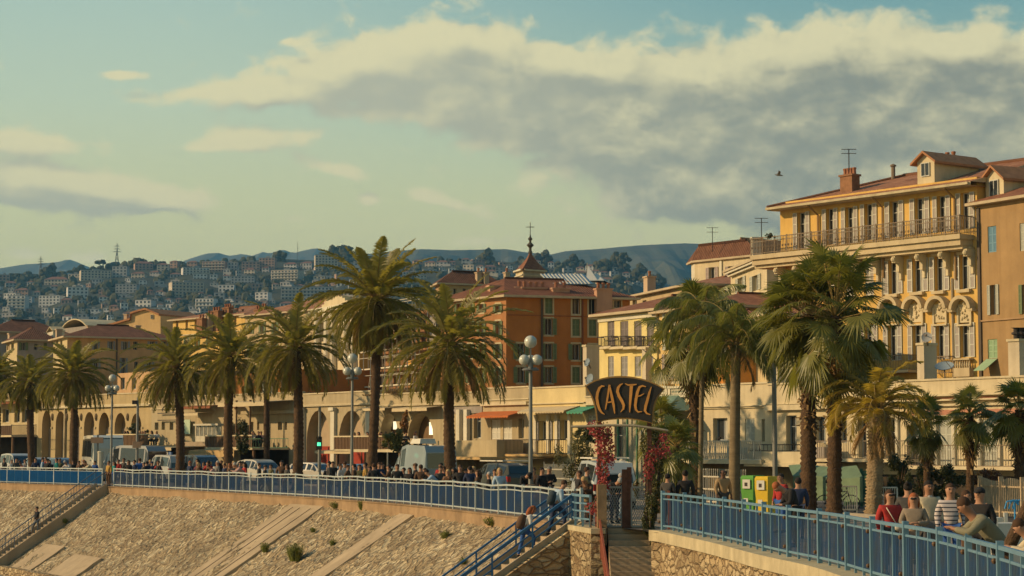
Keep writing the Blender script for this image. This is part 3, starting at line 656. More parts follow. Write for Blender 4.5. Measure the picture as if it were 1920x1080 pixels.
# ---- promenade railings ----
m_pick = mat('picket_blue_grey', (.05,.15,.34), .55, .1, .9, metal=.2, col2=(.13,.16,.20)); m_pickb = metal('picket_bright_blue', (.02,.18,.42), .5); m_pickn = mat('picket_deep_blue', (.05,.15,.33), .55, .1, 2.5, metal=.2, col2=(.11,.14,.17))
m_clamp = metal('rusty_clamp', (.12,.07,.035), .7)
def railing(name, label, s0, s1, span, mpost, mpick, pw, ptop, pstep, wave=.0, big=.08, clamps=False, H=1.1):
    o = thing(name, label, 'railing', pp(s0)); n = max(1, round((s1-s0)/span)); sp = (s1-s0)/n
    def Z(s): return wave*noise.noise(Vector((s*.35, 2, 0)))
    for i in range(n+1):
        s = s0+sp*i; p = pp(s); mb = MB(); mb.bar(p+Vector((0,0,-.15)), p+Vector((0,0,H+ptop+Z(s))), big, big, 0, pdir(s)); mb.build('post', mpost, o)
        if clamps:
            for z in (.25, .9):
                c = MB(); q = p+Vector((0,0,z)); c.bar(q-pdir(s)*.16, q+pdir(s)*.02, .07, .07); c.ball(q-pdir(s)*.17+pn(s)*.05, .045, 0, 6, 4); c.build('clamp', m_clamp, o)
    tr, br = MB(), MB()
    for i in range(n):
        for j in range(3):
            a, b = s0+sp*(i+j/3), s0+sp*(i+(j+1)/3); tr.bar(pp(a)+Vector((0,0,H+Z(a))), pp(b)+Vector((0,0,H+Z(b))), .07, .06); br.bar(pp(a)+Vector((0,0,.14)), pp(b)+Vector((0,0,.14)), .04, .05); br.bar(pp(a)+Vector((0,0,H-.16+Z(a))), pp(b)+Vector((0,0,H-.16+Z(b))), .035, .04)
        for j in (1, 2):
            s = s0+sp*(i+j/3); mb = MB(); p = pp(s); mb.bar(p+Vector((0,0,-.05)), p+Vector((0,0,H+Z(s))), big*.5, big*.5, 0, pdir(s)); mb.build('baluster_post', mpost, o)
        pk = MB(); k = int(sp/pstep)
        for q in range(1, k):
            s = s0+sp*(i+q/k); p = pp(s); pk.bar(p+Vector((0,0,.14)), p+Vector((0,0,H-.16+Z(s))), pw, .012, 0, pdir(s))
        pk.build('picket_panel', mpick, o)
    tr.build('top_rail', mpost, o); br.build('lower_rail', mpost, o); return o
railing('promenade_railing', 'bright blue railing with white posts at the far west end of the promenade', s_at(-130), s_at(190), 3.4, m_railpale, m_pickb, .085, .06, .092, 0, .07)
railing('promenade_railing', 'long wavy grey blue railing with pale posts above the stone slope', s_at(213), s_at(1094), 3.35, m_railpale, m_pick, .028, .07, .115, .07, .085)
m_rb2 = metal('rail_sky_blue_paint', (.15,.27,.35), .45)
railing('promenade_railing', 'sturdy sky blue railing with rusty clamps above the curved retaining wall', s_at(1243), SS[-1]-.5, 2.55, m_rb2, m_pickn, .020, .09, .115, .0, .10, True)
# landing rails
lr = thing('landing_railing', 'short light blue railing box at the head of the blue steps', 'railing', (2.2,65.6,0))
cs = [Wp(1072,952,66.2), Wp(1080,930,65.8), Wp(1108,941,64.2)]
mb = MB()
P_ = [Vector((wx(1073,66.6),66.6,0)), Vector((wx(1079,65.4),65.4,0)), Vector((wx(1107,63.9),63.9,0))]
for z in (.98,.74,.5,.26):
    for a, b in zip(P_, P_[1:]): mb.bar(a+Vector((0,0,z)), b+Vector((0,0,z)), .05 if z < .9 else .075)
mb.build('rail', m_rb2, lr)
for p in P_+[P_[1].lerp(P_[2],.5)]: mb = MB(); mb.bar(p, p+Vector((0,0,1.0)), .07); mb.build('post', m_rb2, lr)
# red handrails
m_red = metal('weathered_red_paint', (.36,.10,.05), .6)
rh = thing('red_handrail', 'weathered red five bar handrail running down beside the gated stairway', 'handrail', (2.5,64,0))
a, b = Vector((2.62,64.4,.95)), Vector((2.95,58.2,.95-3.62))
for k in range(5): mb = MB(); q = Vector((0,0,-.16*k)); mb.bar(a+q, b+q, .04 if k else .06); mb.build('rail', m_red, rh)
for k in range(5): mb = MB(); q = a.lerp(b, k/4); mb.bar(q, q-Vector((0,0,.95)), .05); mb.build('post', m_red, rh)

# ---- weeds ----
m_weed = mat('weed_leaf', (.22,.22,.035), .8, .4, 4, col2=(.11,.13,.025))
def tuft(mb, c, r, h, n, rr, w=.02):
    for i in range(n):
        a = rr.uniform(0, 6.28); d = r*rr.random()**.6; b = Vector(c)+Vector((math.cos(a)*d*.4, math.sin(a)*d*.4, 0)); t = Vector(c)+Vector((math.cos(a)*d, math.sin(a)*d, h*rr.uniform(.5, 1))); sd_ = Vector((-math.sin(a), math.cos(a), 0))*w
        mb.poly([b-sd_, b+sd_, t])
        for q in (.45,.7,.9):
            m_ = b.lerp(t, q); v = Vector((rr.uniform(-1,1), rr.uniform(-1,1), rr.uniform(-.4,1))).normalized()*w*4; mb.poly([m_, m_+v+sd_, m_+v*1.3, m_+v*.5-sd_])
def slope_at(px, py):      # where a sight line meets the slope
    best = None
    for i in range(0, 900):
        s = S0+(S1-S0)*i/900; q = pp(s)
        for_t = None
        d = ray(px, py); n = pn(s)
        # solve for Y on this section plane
        base = pp(s)+n*.22
        k1 = d.cross(Vector((0,0,1))); 
        den = d.x*n.y-d.y*n.x
        if abs(den) < 1e-6: continue
        # horizontal intersection of the sight line with the section line base+n*u
        u = (base.x*d.y-base.y*d.x)/(d.x*n.y-d.y*n.x)*-1 if False else None
        Y = (base.y*n.x-base.x*n.y)/(n.x*d.y-d.x*n.y)
        X = d.x*Y; u = (X-base.x)*n.x+(Y-base.y)*n.y
        z = CZ+d.z*Y; t = u/math.cos(ANG); zz = -.42-t*math.sin(ANG)
        if t < 0 or t > TMAX: continue
        if best is None or abs(z-zz) < best[0]: best = (abs(z-zz), s, t)
    return best[1], best[2]
for (px, py, r_, h, n_, lb) in [(554,1054,.55,.85,330,'largest bushy green weed growing in the lower stone slope'),(498,1038,.3,.45,130,'small weed beside the largest bush on the slope'),(123,982,.22,.3,90,'dark weed clump beside the concrete patch near the thin railed steps'),
        (680,949,.25,.45,150,'yellow green weed hanging under the railing kerb'),(632,948,.45,.3,160,'low olive weed patch under the railing kerb'),(836,1012,.28,.3,110,'small weed tuft high on the slope east of the concrete strip'),
        (625,1026,.25,.3,80,'brownish weed tuft beside the narrow concrete strip'),(925,968,.45,.3,140,'weed patch under the kerb by the blue steps'),(588,1000,.2,.2,60,'tiny dark weed between the two concrete strips'),(870,1060,.2,.2,50,'tiny weed close to the blue handrail')]:
    s, t = slope_at(px, py); c = surf(s, t, .05); o = MB(); tuft(o, c, r_, h, n_, random.Random(px)); tag(o.build('weed', m_weed), lb, 'weed')
# =====================================================================
# BUILDINGS
# =====================================================================
class Fac:
    def __init__(s, a, b):      # two corner points seen from outside, left then right
        s.A = Vector((a[0], a[1], 0)); s.B = Vector((b[0], b[1], 0)); s.u = (s.B-s.A).normalized(); s.L = (s.B-s.A).length; s.n = Vector((s.u.y, -s.u.x, 0))
    def uz(s, px, py):
        d = ray(px, py); den = d.x*s.u.y-d.y*s.u.x; Y = (s.A.x*s.u.y-s.A.y*s.u.x)/den; p = Vector((d.x*Y, Y, CZ+d.z*Y)); return (p-s.A).dot(s.u), p.z
    def pt(s, u, z, d=0): return s.A+s.u*u+s.n*d+Vector((0,0,z))
    def box(s, mb, u0, u1, z0, z1, d0, d1, mi=0):
        mb.hexa([s.pt(u0,z0,d1), s.pt(u1,z0,d1), s.pt(u1,z0,d0), s.pt(u0,z0,d0), s.pt(u0,z1,d1), s.pt(u1,z1,d1), s.pt(u1,z1,d0), s.pt(u0,z1,d0)], mi)
    def pbox(s, mb, l, r, t, b, d0, d1, mi=0):
        px = (l+r)/2; u0 = s.uz(l, (t+b)/2)[0]; u1 = s.uz(r, (t+b)/2)[0]; z1 = s.uz(px, t)[1]; z0 = s.uz(px, b)[1]; s.box(mb, u0, u1, z0, z1, d0, d1, mi); return u0, u1, z0, z1
    def rect(s, l, r, t, b):
        px = (l+r)/2; py = (t+b)/2; return s.uz(l, py)[0], s.uz(r, py)[0], s.uz(px, b)[1], s.uz(px, t)[1]
    def side(s, dep): return Fac(s.B[:2], (s.B-s.n*dep)[:2])
def wpt(px, Y): return (wx(px, Y, 6), Y)
def ffac(pl, Yl, pr, Yr): return Fac(wpt(pl, Yl), wpt(pr, Yr))

def wall(F, mb, u0, u1, z0, z1, holes, rev=.28, mi=0):
    us = sorted({u0, u1}|{min(max(h[k], u0), u1) for h in holes for k in (0, 1)}); zs = sorted({z0, z1}|{min(max(h[k], z0), z1) for h in holes for k in (2, 3)})
    for a, b in zip(us, us[1:]):
        for c, d in zip(zs, zs[1:]):
            um, zm = (a+b)/2, (c+d)/2
            if b-a < 1e-4 or d-c < 1e-4: continue
            if any(h[0] < um < h[1] and h[2] < zm < h[3] for h in holes): continue
            mb.quad(F.pt(a,c), F.pt(b,c), F.pt(b,d), F.pt(a,d), mi)
    for h in holes:
        a, b, c, d = h[:4]; arch = len(h) > 4 and h[4]; D = -rev
        if arch:
            R_ = (b-a)/2; k = 10; rise = arch if arch is not True else R_; zc = d-rise; arc = [(a+R_-R_*math.cos(math.pi*i/k), zc+rise*math.sin(math.pi*i/k)) for i in range(k+1)]
            for i in range(k):
                p, q = arc[i], arc[i+1]; mb.quad(F.pt(p[0],p[1]), F.pt(q[0],q[1]), F.pt(q[0],d), F.pt(p[0],d), mi); mb.quad(F.pt(p[0],p[1]), F.pt(p[0],p[1],D), F.pt(q[0],q[1],D), F.pt(q[0],q[1]), mi)
            dd = zc
        else:
            dd = d; mb.quad(F.pt(a,d,D), F.pt(b,d,D), F.pt(b,d), F.pt(a,d), mi)
        mb.quad(F.pt(a,c), F.pt(a,c,D), F.pt(a,dd,D), F.pt(a,dd), mi); mb.quad(F.pt(b,c,D), F.pt(b,c), F.pt(b,dd), F.pt(b,dd,D), mi); mb.quad(F.pt(a,c), F.pt(b,c), F.pt(b,c,D), F.pt(a,c,D), mi)
m_glass = mat('window_glass', (.03,.034,.036), .12, 0, spec=.6); m_glassd = mat('dim_interior', (.035,.028,.02), .6, .3, 1)
m_fr = flat('window_frame_white', (.50,.50,.44)); m_frg = flat('window_frame_grey', (.27,.29,.29)); m_curt = mat('net_curtain', (.45,.43,.36), .9, .3, 3, stretch=(6,6,.4))
SHUT = {}
def shut_mats(c, i): 
    k = (c, i)
    if k not in SHUT: SHUT[k] = [flat('shutter_frame_%d' % len(SHUT), c), mat('shutter_louvre_%d' % len(SHUT), i, .8, .12, 2, .6, 1.0, stretch=(1,1,14))]
    return SHUT[k]
S_WHITE = ((.52,.50,.42), (.33,.29,.25)); S_GREEN = ((.17,.20,.10), (.12,.155,.075)); S_LGREEN = ((.28,.40,.24), (.22,.33,.19)); S_BLUE = ((.16,.29,.36), (.10,.20,.27)); S_PURP = ((.20,.17,.15), (.15,.125,.115)); S_LAV = ((.30,.29,.27), (.22,.21,.20)); S_PINK = ((.40,.33,.28), (.30,.24,.21)); S_PALE = ((.44,.44,.36), (.34,.34,.28))
def shutter(F, u0, u1, z0, z1, d, cols, par, tilt=0):
    mb = MB(); e = min(.07, (u1-u0)*.16)
    def P(u, z, dd): return F.pt(u, z, d+dd+tilt*(u-u0 if tilt > 0 else u1-u)*abs(1))
    def bx(a, b, c, e_, d0, d1, mi):
        mb.hexa([P(a,c,d1), P(b,c,d1), P(b,c,d0), P(a,c,d0), P(a,e_,d1), P(b,e_,d1), P(b,e_,d0), P(a,e_,d0)], mi)
    bx(u0+e, u1-e, z0+e, z1-e, .012, .028, 1); bx(u0, u0+e, z0, z1, 0, .045, 0); bx(u1-e, u1, z0, z1, 0, .045, 0)
    for f in (0, .36, .68, 1):
        zc = z0+(z1-z0)*f; lo = max(z0, zc-e*.5); hi = min(z1, zc+e*.5); 
        if f == 0: hi = z0+e
        if f == 1: lo = z1-e
        bx(u0+e, u1-e, lo, hi, 0, .044, 0)
    return mb.build('shutter', shut_mats(*cols), par)
def window(F, r, par, kind='open', sh=None, shw=None, rev=.28, frame=None, surround=None, sill=None, curtain=False, name='window', half=False):
    u0, u1, z0, z1 = r[:4]; w = u1-u0; mb = MB(); t = min(.07, w*.07); D = -rev
    fr = frame or m_fr; gl = m_glass
    F.box(mb, u0, u0+t, z0, z1, D, D+.05); F.box(mb, u1-t, u1, z0, z1, D, D+.05); F.box(mb, u0+t, u1-t, z1-t, z1, D, D+.05); F.box(mb, u0+t, u1-t, z0, z0+t, D, D+.05); F.box(mb, (u0+u1)/2-t*.4, (u0+u1)/2+t*.4, z0+t, z1-t, D, D+.052)
    if z1-z0 > 1.4: F.box(mb, u0+t, u1-t, z0+(z1-z0)*.68, z0+(z1-z0)*.68+t*.6, D, D+.048)
    wn = mb.build(name, fr, par)
    mb = MB(); mb.quad(F.pt(u0,z0,D+.01), F.pt(u1,z0,D+.01), F.pt(u1,z1,D+.01), F.pt(u0,z1,D+.01)); mb.build('pane', gl if kind != 'dark' else m_glassd, wn)
    if curtain:
        mb = MB(); a = u0+w*.55; k = 6
        for i in range(k): 
            x0, x1 = a+(u1-t-a)*i/k, a+(u1-t-a)*(i+1)/k; mb.quad(F.pt(x0,z0+t,D+.03+(i%2)*.02), F.pt(x1,z0+t,D+.03+((i+1)%2)*.02), F.pt(x1,z1-t,D+.03+((i+1)%2)*.02), F.pt(x0,z1-t,D+.03+(i%2)*.02))
        mb.build('curtain', m_curt, wn)
    if sh and kind == 'closed':
        shutter(F, u0+.01, (u0+u1)/2-.005, z0+.01, z1-.01, -.10, sh, wn); shutter(F, (u0+u1)/2+.005, u1-.01, z0+.01, z1-.01, -.10, sh, wn)
    elif sh:
        sw = shw or w*.5; shutter(F, u0-sw-.02, u0-.02, z0, z1, .03, sh, wn); shutter(F, u1+.02, u1+sw+.02, z0, z1, .03, sh, wn)
    if surround:
        mb = MB(); s = .12; F.box(mb, u0-s, u0, z0-s, z1+s, .004, .03); F.box(mb, u1, u1+s, z0-s, z1+s, .004, .03); F.box(mb, u0, u1, z1, z1+s, .004, .03); F.box(mb, u0, u1, z0-s, z0, .004, .03); mb.build('surround', surround, wn)
    if sill: mb = MB(); F.box(mb, u0-.12, u1+.12, z0-.12, z0-.003, .002, .2); mb.build('sill', sill, wn)
    return wn
def roof(par, pts, zt, ridge, m, over=.5, kind='hip', name='roof', rk=None, drop=.12):
    # pts: the four corners in plan (seen from above, in order round the house)
    P = [Vector((p[0], p[1], 0)) for p in pts]; c = sum(P, Vector())/4
    E = []
    for i in range(4):
        a, b, d = P[i-1], P[i], P[(i+1) % 4]; e1 = (b-a).normalized(); e2 = (b-d).normalized(); E.append(b+(e1+e2)*over)
    la = (E[1]-E[0]).length; lb = (E[2]-E[1]).length; mb = MB(); zt -= drop*0; Z = Vector((0,0,zt)); H = Vector((0,0,zt+ridge))
    if la < lb: E = E[1:]+E[:1]; la, lb = lb, la
    m0, m1 = (E[3]+E[0])/2, (E[1]+E[2])/2; k = (lb*.5/la) if kind == 'hip' else 0.0
    if rk is not None: k = rk
    r0, r1 = m0.lerp(m1, k), m1.lerp(m0, k)
    def face(p):
        o = p[0]; e = (p[1]-p[0]).normalized(); nn = (p[1]-p[0]).cross(p[2]-p[0]).normalized(); g = nn.cross(e); mb.poly(p, 0, [((q-o).dot(e), (q-o).dot(g)) for q in p])
    face([E[0]+Z, E[1]+Z, r1+H, r0+H]); face([E[2]+Z, E[3]+Z, r0+H, r1+H]); face([E[1]+Z, E[2]+Z, r1+H]); face([E[3]+Z, E[0]+Z, r0+H])
    lo = Vector((0,0,-.16)); 
    for i in range(4): mb.poly([E[i]+Z+lo, E[(i+1) % 4]+Z+lo, E[(i+1) % 4]+Z, E[i]+Z], 1)
    mb.poly([e+Z+lo for e in E[::-1]], 1)
    mb.tube([r0+H, r1+H], .13, 5, 0)
    return mb.build(name, [m, m_eave], par), E, r0+H, r1+H
m_eave = mat('eave_plaster', (.45,.36,.23), .9, .15, 1)
m_rdark = tile_mat('tiles_brown', (.115,.05,.028), (.22,.10,.055)); m_rred = tile_mat('tiles_red', (.20,.075,.038), (.38,.17,.09)); m_rorg = tile_mat('tiles_orange', (.30,.12,.055), (.50,.25,.14)); m_rgrey = tile_mat('tiles_violet_grey', (.13,.11,.11), (.22,.18,.17))
m_brick = mat('chimney_brick', (.24,.12,.06), .9, .25, 3, .5, 14); m_plast = stucco('chimney_plaster', (.46,.34,.22)); m_pot = mat('terracotta_pot', (.30,.13,.07), .85, .15, 4)
def chimney(par, p, w, d, h, u, m=None, pots=3, name='chimney'):
    u = Vector((u.x, u.y, 0)).normalized(); n = Vector((u.y, -u.x, 0)); mb = MB(); c = Vector(p)
    def bx(hw, hd, z0, z1): mb.hexa([c-u*hw+n*hd+Vector((0,0,z0)), c+u*hw+n*hd+Vector((0,0,z0)), c+u*hw-n*hd+Vector((0,0,z0)), c-u*hw-n*hd+Vector((0,0,z0)), c-u*hw+n*hd+Vector((0,0,z1)), c+u*hw+n*hd+Vector((0,0,z1)), c+u*hw-n*hd+Vector((0,0,z1)), c-u*hw-n*hd+Vector((0,0,z1))])
    bx(w/2, d/2, -1.2, h); bx(w/2+.07, d/2+.07, h, h+.12); o = mb.build(name, m or m_plast, par)
    for i in range(pots):
        q = c+u*(w*((i+.5)/pots-.5)); k = MB(); k.lathe(q+Vector((0,0,h+.12)), [(.13,0),(.11,.25),(.15,.38),(.12,.42)], 7); k.build('chimney_pot', m_pot, o)
    return o
def house(name, label, cat, FL, wm, zt, dep, wins=(), z0=-.2, side=None, rf=None, grp=None, wm2=None, over=.5):
    """FL: lit facade; a right side face is added from its B corner. wins: list of (face, l, r, t, b, kwargs)"""
    FR = side or FL.side(dep); D = FL.A+(FR.B-FR.A); o = thing(name, label, cat, (FL.A.x, FL.A.y, z0), grp)
    for F, nm in ((FL, 0), (FR, 1)):
        hs = []; todo = []
        for w in wins:
            if w[0] != nm: continue
            r = F.rect(*w[1:5]); kw = dict(w[5]) if len(w) > 5 else {}; ar = kw.pop('arch', False)
            hs.append((*r, ar)); todo.append((r, kw))
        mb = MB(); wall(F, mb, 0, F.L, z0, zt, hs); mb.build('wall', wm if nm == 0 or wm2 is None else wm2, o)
        for r, kw in todo: window(F, r, o, **kw)
    mb = MB(); A_, B_ = FR.B, D; mb.quad(A_+Vector((0,0,z0)), B_+Vector((0,0,z0)), B_+Vector((0,0,zt)), A_+Vector((0,0,zt))); mb.quad(D+Vector((0,0,z0)), FL.A+Vector((0,0,z0)), FL.A+Vector((0,0,zt)), D+Vector((0,0,zt)))
    if rf is None: mb.quad(FL.A+Vector((0,0,zt-.01)), FL.B+Vector((0,0,zt-.01)), FR.B+Vector((0,0,zt-.01)), D+Vector((0,0,zt-.01)))
    mb.build('back_wall', wm, o)
    if rf: roof(o, [FL.A, FL.B, FR.B, D], zt, rf[0], rf[1], over, *rf[2:])
    return o, FL, FR
def strip_on(F, o, name, m, l, r, t, b, d0, d1):
    mb = MB(); F.pbox(mb, l, r, t, b, d0, d1); return mb.build(name, m, o)

# ------------------------------------------------ old town behind the low row
c_cream = stucco('plaster_cream', (.50,.40,.22)); c_yel = stucco('plaster_yellow', (.62,.41,.13)); c_ochre = stucco('plaster_ochre', (.46,.27,.11)); c_org = stucco('plaster_orange', (.42,.17,.06)); c_red = stucco('plaster_burnt_red', (.40,.15,.036), .2)
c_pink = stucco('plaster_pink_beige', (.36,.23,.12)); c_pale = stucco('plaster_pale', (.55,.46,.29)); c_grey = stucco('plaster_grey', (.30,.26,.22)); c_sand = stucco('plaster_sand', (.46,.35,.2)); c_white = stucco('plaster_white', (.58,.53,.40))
SURR = flat('surround_cream', (.45,.37,.22))

# far west houses
F1 = ffac(10, 222, 30, 216); F1r = Fac(F1.B[:2], wpt(99, 218))
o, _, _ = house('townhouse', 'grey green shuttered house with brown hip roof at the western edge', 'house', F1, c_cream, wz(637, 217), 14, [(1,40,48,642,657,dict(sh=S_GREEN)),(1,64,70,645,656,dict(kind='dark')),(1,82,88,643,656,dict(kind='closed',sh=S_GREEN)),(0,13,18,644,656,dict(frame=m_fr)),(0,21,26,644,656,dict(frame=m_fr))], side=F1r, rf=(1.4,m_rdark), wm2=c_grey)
chimney(o, Wp(21,634,222)+Vector((0,0,-.4)), .6, .6, .8, F1r.u, pots=0)
F2 = ffac(98, 213, 124, 206); F2r = Fac(F2.B[:2], wpt(322, 211))
W2 = []
for x0, x1 in ((176,183),(205,212),(231,239),(281,290)): W2.append((1,x0,x1,640,656,dict(sh=S_LAV)))
W2 += [(1,250,258,640,656,dict(kind='dark')),(1,305,312,640,656,dict(sh=S_LAV)),(1,228,235,671,700,dict(sh=S_LAV)),(1,176,184,672,692,dict(sh=S_LAV)),(1,275,284,678,700,dict(sh=S_LAV)),(1,252,259,678,700,dict(kind='dark')),(0,105,109,638,650,{}),(0,113,117,638,650,{})]
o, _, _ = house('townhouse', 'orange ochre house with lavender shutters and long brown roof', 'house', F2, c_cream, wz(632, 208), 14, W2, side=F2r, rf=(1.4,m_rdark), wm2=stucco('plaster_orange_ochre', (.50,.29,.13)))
mb = MB(); F2r.pbox(mb, 217.5, 219.5, 634, 700, .02, .16); mb.build('drainpipe', flat('drain_dark', (.09,.07,.05)), o)
chimney(o, Wp(110,629,213)+Vector((0,0,-.3)), .55, .55, .85, F2r.u, pots=0)
for x in (168,207,229,258): chimney(o, Wp(x,616,214)+Vector((0,0,-.7)), .5, .5, .9, F2r.u, pots=0)
F3 = ffac(-40, 252, -20, 246); house('townhouse', 'long brown roofed house at the far west behind the green shuttered one', 'house', F3, c_cream, wz(622, 248), 16, side=Fac(F3.B[:2], wpt(120, 252)), rf=(1.6,m_rdark), wm2=c_grey)
# small gable-roofed studio on the brown roof
o = thing('studio', 'white gabled skylight hut on top of the brown roofs', 'hut', Wp(92,628,220)); Fs = ffac(86, 222, 97, 219); mb = MB(); a, b = Fs.rect(86,97,620,630)[:2]; z0, z1 = wz(634,220), wz(622,220)
Fs.box(mb, 0, Fs.L, z0-1, z1, -1.2, 0); mb.build('wall', c_white, o); mb = MB(); mb.hexa([Fs.pt(-.1,z1,.1), Fs.pt(Fs.L/2,z1+.5,.1), Fs.pt(Fs.L/2,z1+.5,-1.3), Fs.pt(-.1,z1,-1.3), Fs.pt(-.1,z1+.1,.1), Fs.pt(Fs.L/2,z1+.6,.1), Fs.pt(Fs.L/2,z1+.6,-1.3), Fs.pt(-.1,z1+.1,-1.3)]); mb.hexa([Fs.pt(Fs.L/2,z1+.5,.1), Fs.pt(Fs.L+.1,z1,.1), Fs.pt(Fs.L+.1,z1,-1.3), Fs.pt(Fs.L/2,z1+.5,-1.3), Fs.pt(Fs.L/2,z1+.6,.1), Fs.pt(Fs.L+.1,z1+.1,.1), Fs.pt(Fs.L+.1,z1+.1,-1.3), Fs.pt(Fs.L/2,z1+.6,-1.3)]); mb.build('roof', m_cap, o)
o = thing('canopy_roof', 'pale curved canopy roof beyond the long brown roof', 'roof', Wp(130,604,265)); Fs = ffac(112, 268, 158, 262); mb = MB(); k = 8
for i in range(k):
    def zc(f): return wz(612,265)+math.sin(math.pi*min(1, f*1.0))**.8*1.0
    a, b = i/k, (i+1)/k; mb.hexa([Fs.pt(Fs.L*a,zc(a)-.15,0), Fs.pt(Fs.L*b,zc(b)-.15,0), Fs.pt(Fs.L*b,zc(b)-.15,-5), Fs.pt(Fs.L*a,zc(a)-.15,-5), Fs.pt(Fs.L*a,zc(a),0), Fs.pt(Fs.L*b,zc(b),0), Fs.pt(Fs.L*b,zc(b),-5), Fs.pt(Fs.L*a,zc(a),-5)])
mb.build('shell', c_pale, o); mb = MB(); Fs.box(mb, .2, Fs.L-.2, wz(640,265), wz(612,265)-.1, -4.8, -.2); mb.build('wall', c_grey, o)
# ochre gable house
Fg = ffac(188, 250, 301, 246); o = thing('gabled_house', 'ochre house with stepped sloping roofline in front of the wooded hill', 'house', Fg.pt(0,0)); pr = [(188,640),(301,640),(301,592),(275,581),(262,584),(247,589),(246,600),(214,609),(188,615)]
q = [Fg.uz(x, y) for x, y in pr]; mb = MB(); mb.poly([Fg.pt(u,z) for u, z in q]); mb.poly([Fg.pt(u,z,-9) for u, z in q[::-1]]); mb.quad(Fg.pt(*q[1]), Fg.pt(*q[1],-9), Fg.pt(*q[2],-9), Fg.pt(*q[2])); mb.quad(Fg.pt(*q[8]), Fg.pt(*q[8],-9), Fg.pt(*q[0],-9), Fg.pt(*q[0])); mb.build('wall', stucco('plaster_honey', (.55,.37,.17), .2), o)
mb = MB()
for a, b in ((2,3),(3,4),(4,5),(5,6),(6,7),(7,8)):
    A_, B_ = q[a], q[b]; mb.hexa([Fg.pt(A_[0],A_[1],.35), Fg.pt(B_[0],B_[1],.35), Fg.pt(B_[0],B_[1],-9), Fg.pt(A_[0],A_[1],-9), Fg.pt(A_[0],A_[1]+.22,.35), Fg.pt(B_[0],B_[1]+.22,.35), Fg.pt(B_[0],B_[1]+.22,-9), Fg.pt(A_[0],A_[1]+.22,-9)])
mb.build('roof', mat('roof_orange_plain', (.36,.17,.08), .9, .25, 2, .4, 6), o)
for x, y in ((237,589),(259,585),(284,612)): chimney(o, Wp(x,y,251), .45, .45, -.1 if y < 600 else 1.4, Fg.u, pots=0)
window(Fg, Fg.rect(283,288,590,598), o, kind='dark', rev=-.05, name='window')
# yellow sunlit terrace of houses
FY = ffac(322, 236, 458, 225); Wy = []
for x in (332,350,367,378,394,411,428,441): Wy.append((0, x-2.2, x+2.2, 603-(x-322)*.09, 622-(x-322)*.09, dict(kind='dark')))
for x in (332,350,370,392,414,436): Wy.append((0, x-2.4, x+2.4, 634-(x-322)*.08, 656-(x-322)*.08, dict(sh=S_GREEN)))
for x in (332,350,370,392,414,436): Wy.append((0, x-2.4, x+2.4, 672-(x-322)*.06, 694-(x-322)*.06, dict(sh=S_GREEN)))
o, _, FYr = house('terrace_house', 'sunlit yellow house row with dark slot windows and many chimneys', 'house', FY, c_yel, wz(600, 236), 11, Wy, rf=(1.4,m_rorg))
strip_on(FY, o, 'string_course', c_pale, 323, 457, 624, 626, .003, .12)
for x, y, w, pt in ((378,600,1.4,2),(392,593,.8,1),(406,586,1.9,3),(427,580,1.6,3),(436,583,.7,1),(445,588,1.2,1),(455,590,.9,1)): chimney(o, Wp(x,y+8,228)+Vector((0,0,-.4)), w*.8, .6, .95, FY.u, m_brick if pt > 1 else m_plast, pt)
FT = ffac(458, 224, 604, 212); Wt = []
for x in (470,492,516,545,570): Wt.append((0, x-3, x+3, 604, 626, dict(sh=S_GREEN)))
for x in (470,492,516,545,570): Wt.append((0, x-3, x+3, 645, 668, dict(sh=S_GREEN)))
o, _, _ = house('terrace_house', 'house under the broad orange tiled roof west of the church front', 'house', FT, c_sand, wz(592, 224), 13, Wt, rf=(2.1,m_rorg))
for x, y in ((484,581),(495,577)): chimney(o, Wp(x,y+8,226)+Vector((0,0,-.4)), .9, .6, .8, FT.u, m_brick, 2)
o = thing('dormer', 'flat light coloured rooftop terrace hut on the orange roof', 'hut', Wp(598,556,220)); Fs = ffac(588,222,616,217); mb = MB(); Fs.box(mb, 0, Fs.L, wz(575,219), wz(560,219), -2, 0); mb.build('wall', c_sand, o); mb = MB(); Fs.box(mb, -.4, Fs.L+.4, wz(560,219), wz(558,219), -2.4, .4); mb.build('roof', m_cap, o)
# red walled house low between the palms
FRd = ffac(440, 192, 545, 176); house('townhouse', 'low dark red house with pale shutters between two palms', 'house', FRd, c_red, wz(704, 192), 8, [(0,463,470,716,738,dict(sh=S_GREEN)),(0,487,494,716,738,dict(sh=S_PALE)),(0,512,518,714,738,dict(sh=S_LAV)),(0,531,536,712,736,dict(sh=S_LAV))])
FQ = ffac(205, 208, 330, 196); house('townhouse', 'cream house with tall white windows above the arcade terrace', 'house', FQ, stucco('plaster_peach', (.50,.32,.17)), wz(700, 206), 8, [(0,x,x+8,708,730,dict(frame=m_fr,curtain=True)) for x in (226,247,270,293,312)])
# church front
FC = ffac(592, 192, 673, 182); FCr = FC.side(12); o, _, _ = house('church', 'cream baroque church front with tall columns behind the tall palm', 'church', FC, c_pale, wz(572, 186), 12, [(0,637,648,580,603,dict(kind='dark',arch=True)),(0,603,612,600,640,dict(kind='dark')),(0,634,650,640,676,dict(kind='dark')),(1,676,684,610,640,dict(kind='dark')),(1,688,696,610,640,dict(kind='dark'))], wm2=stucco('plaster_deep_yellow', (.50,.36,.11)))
for x in (600,618,630,655,668): mb = MB(); u, z = FC.uz(x, 660); mb.lathe(FC.pt(u,-.2,.25), [(.42,0),(.42,1),(.36,1.2),(.33,FC.uz(x,583)[1]-.6),(.46,FC.uz(x,583)[1]-.3),(.46,FC.uz(x,583)[1])], 10); mb.build('column', c_white, o)
for t, b, d in ((573,578,.5),(579,583,.75),(700,706,.45)): strip_on(FC, o, 'cornice', c_white, 592, 673, t, b, .003, d)
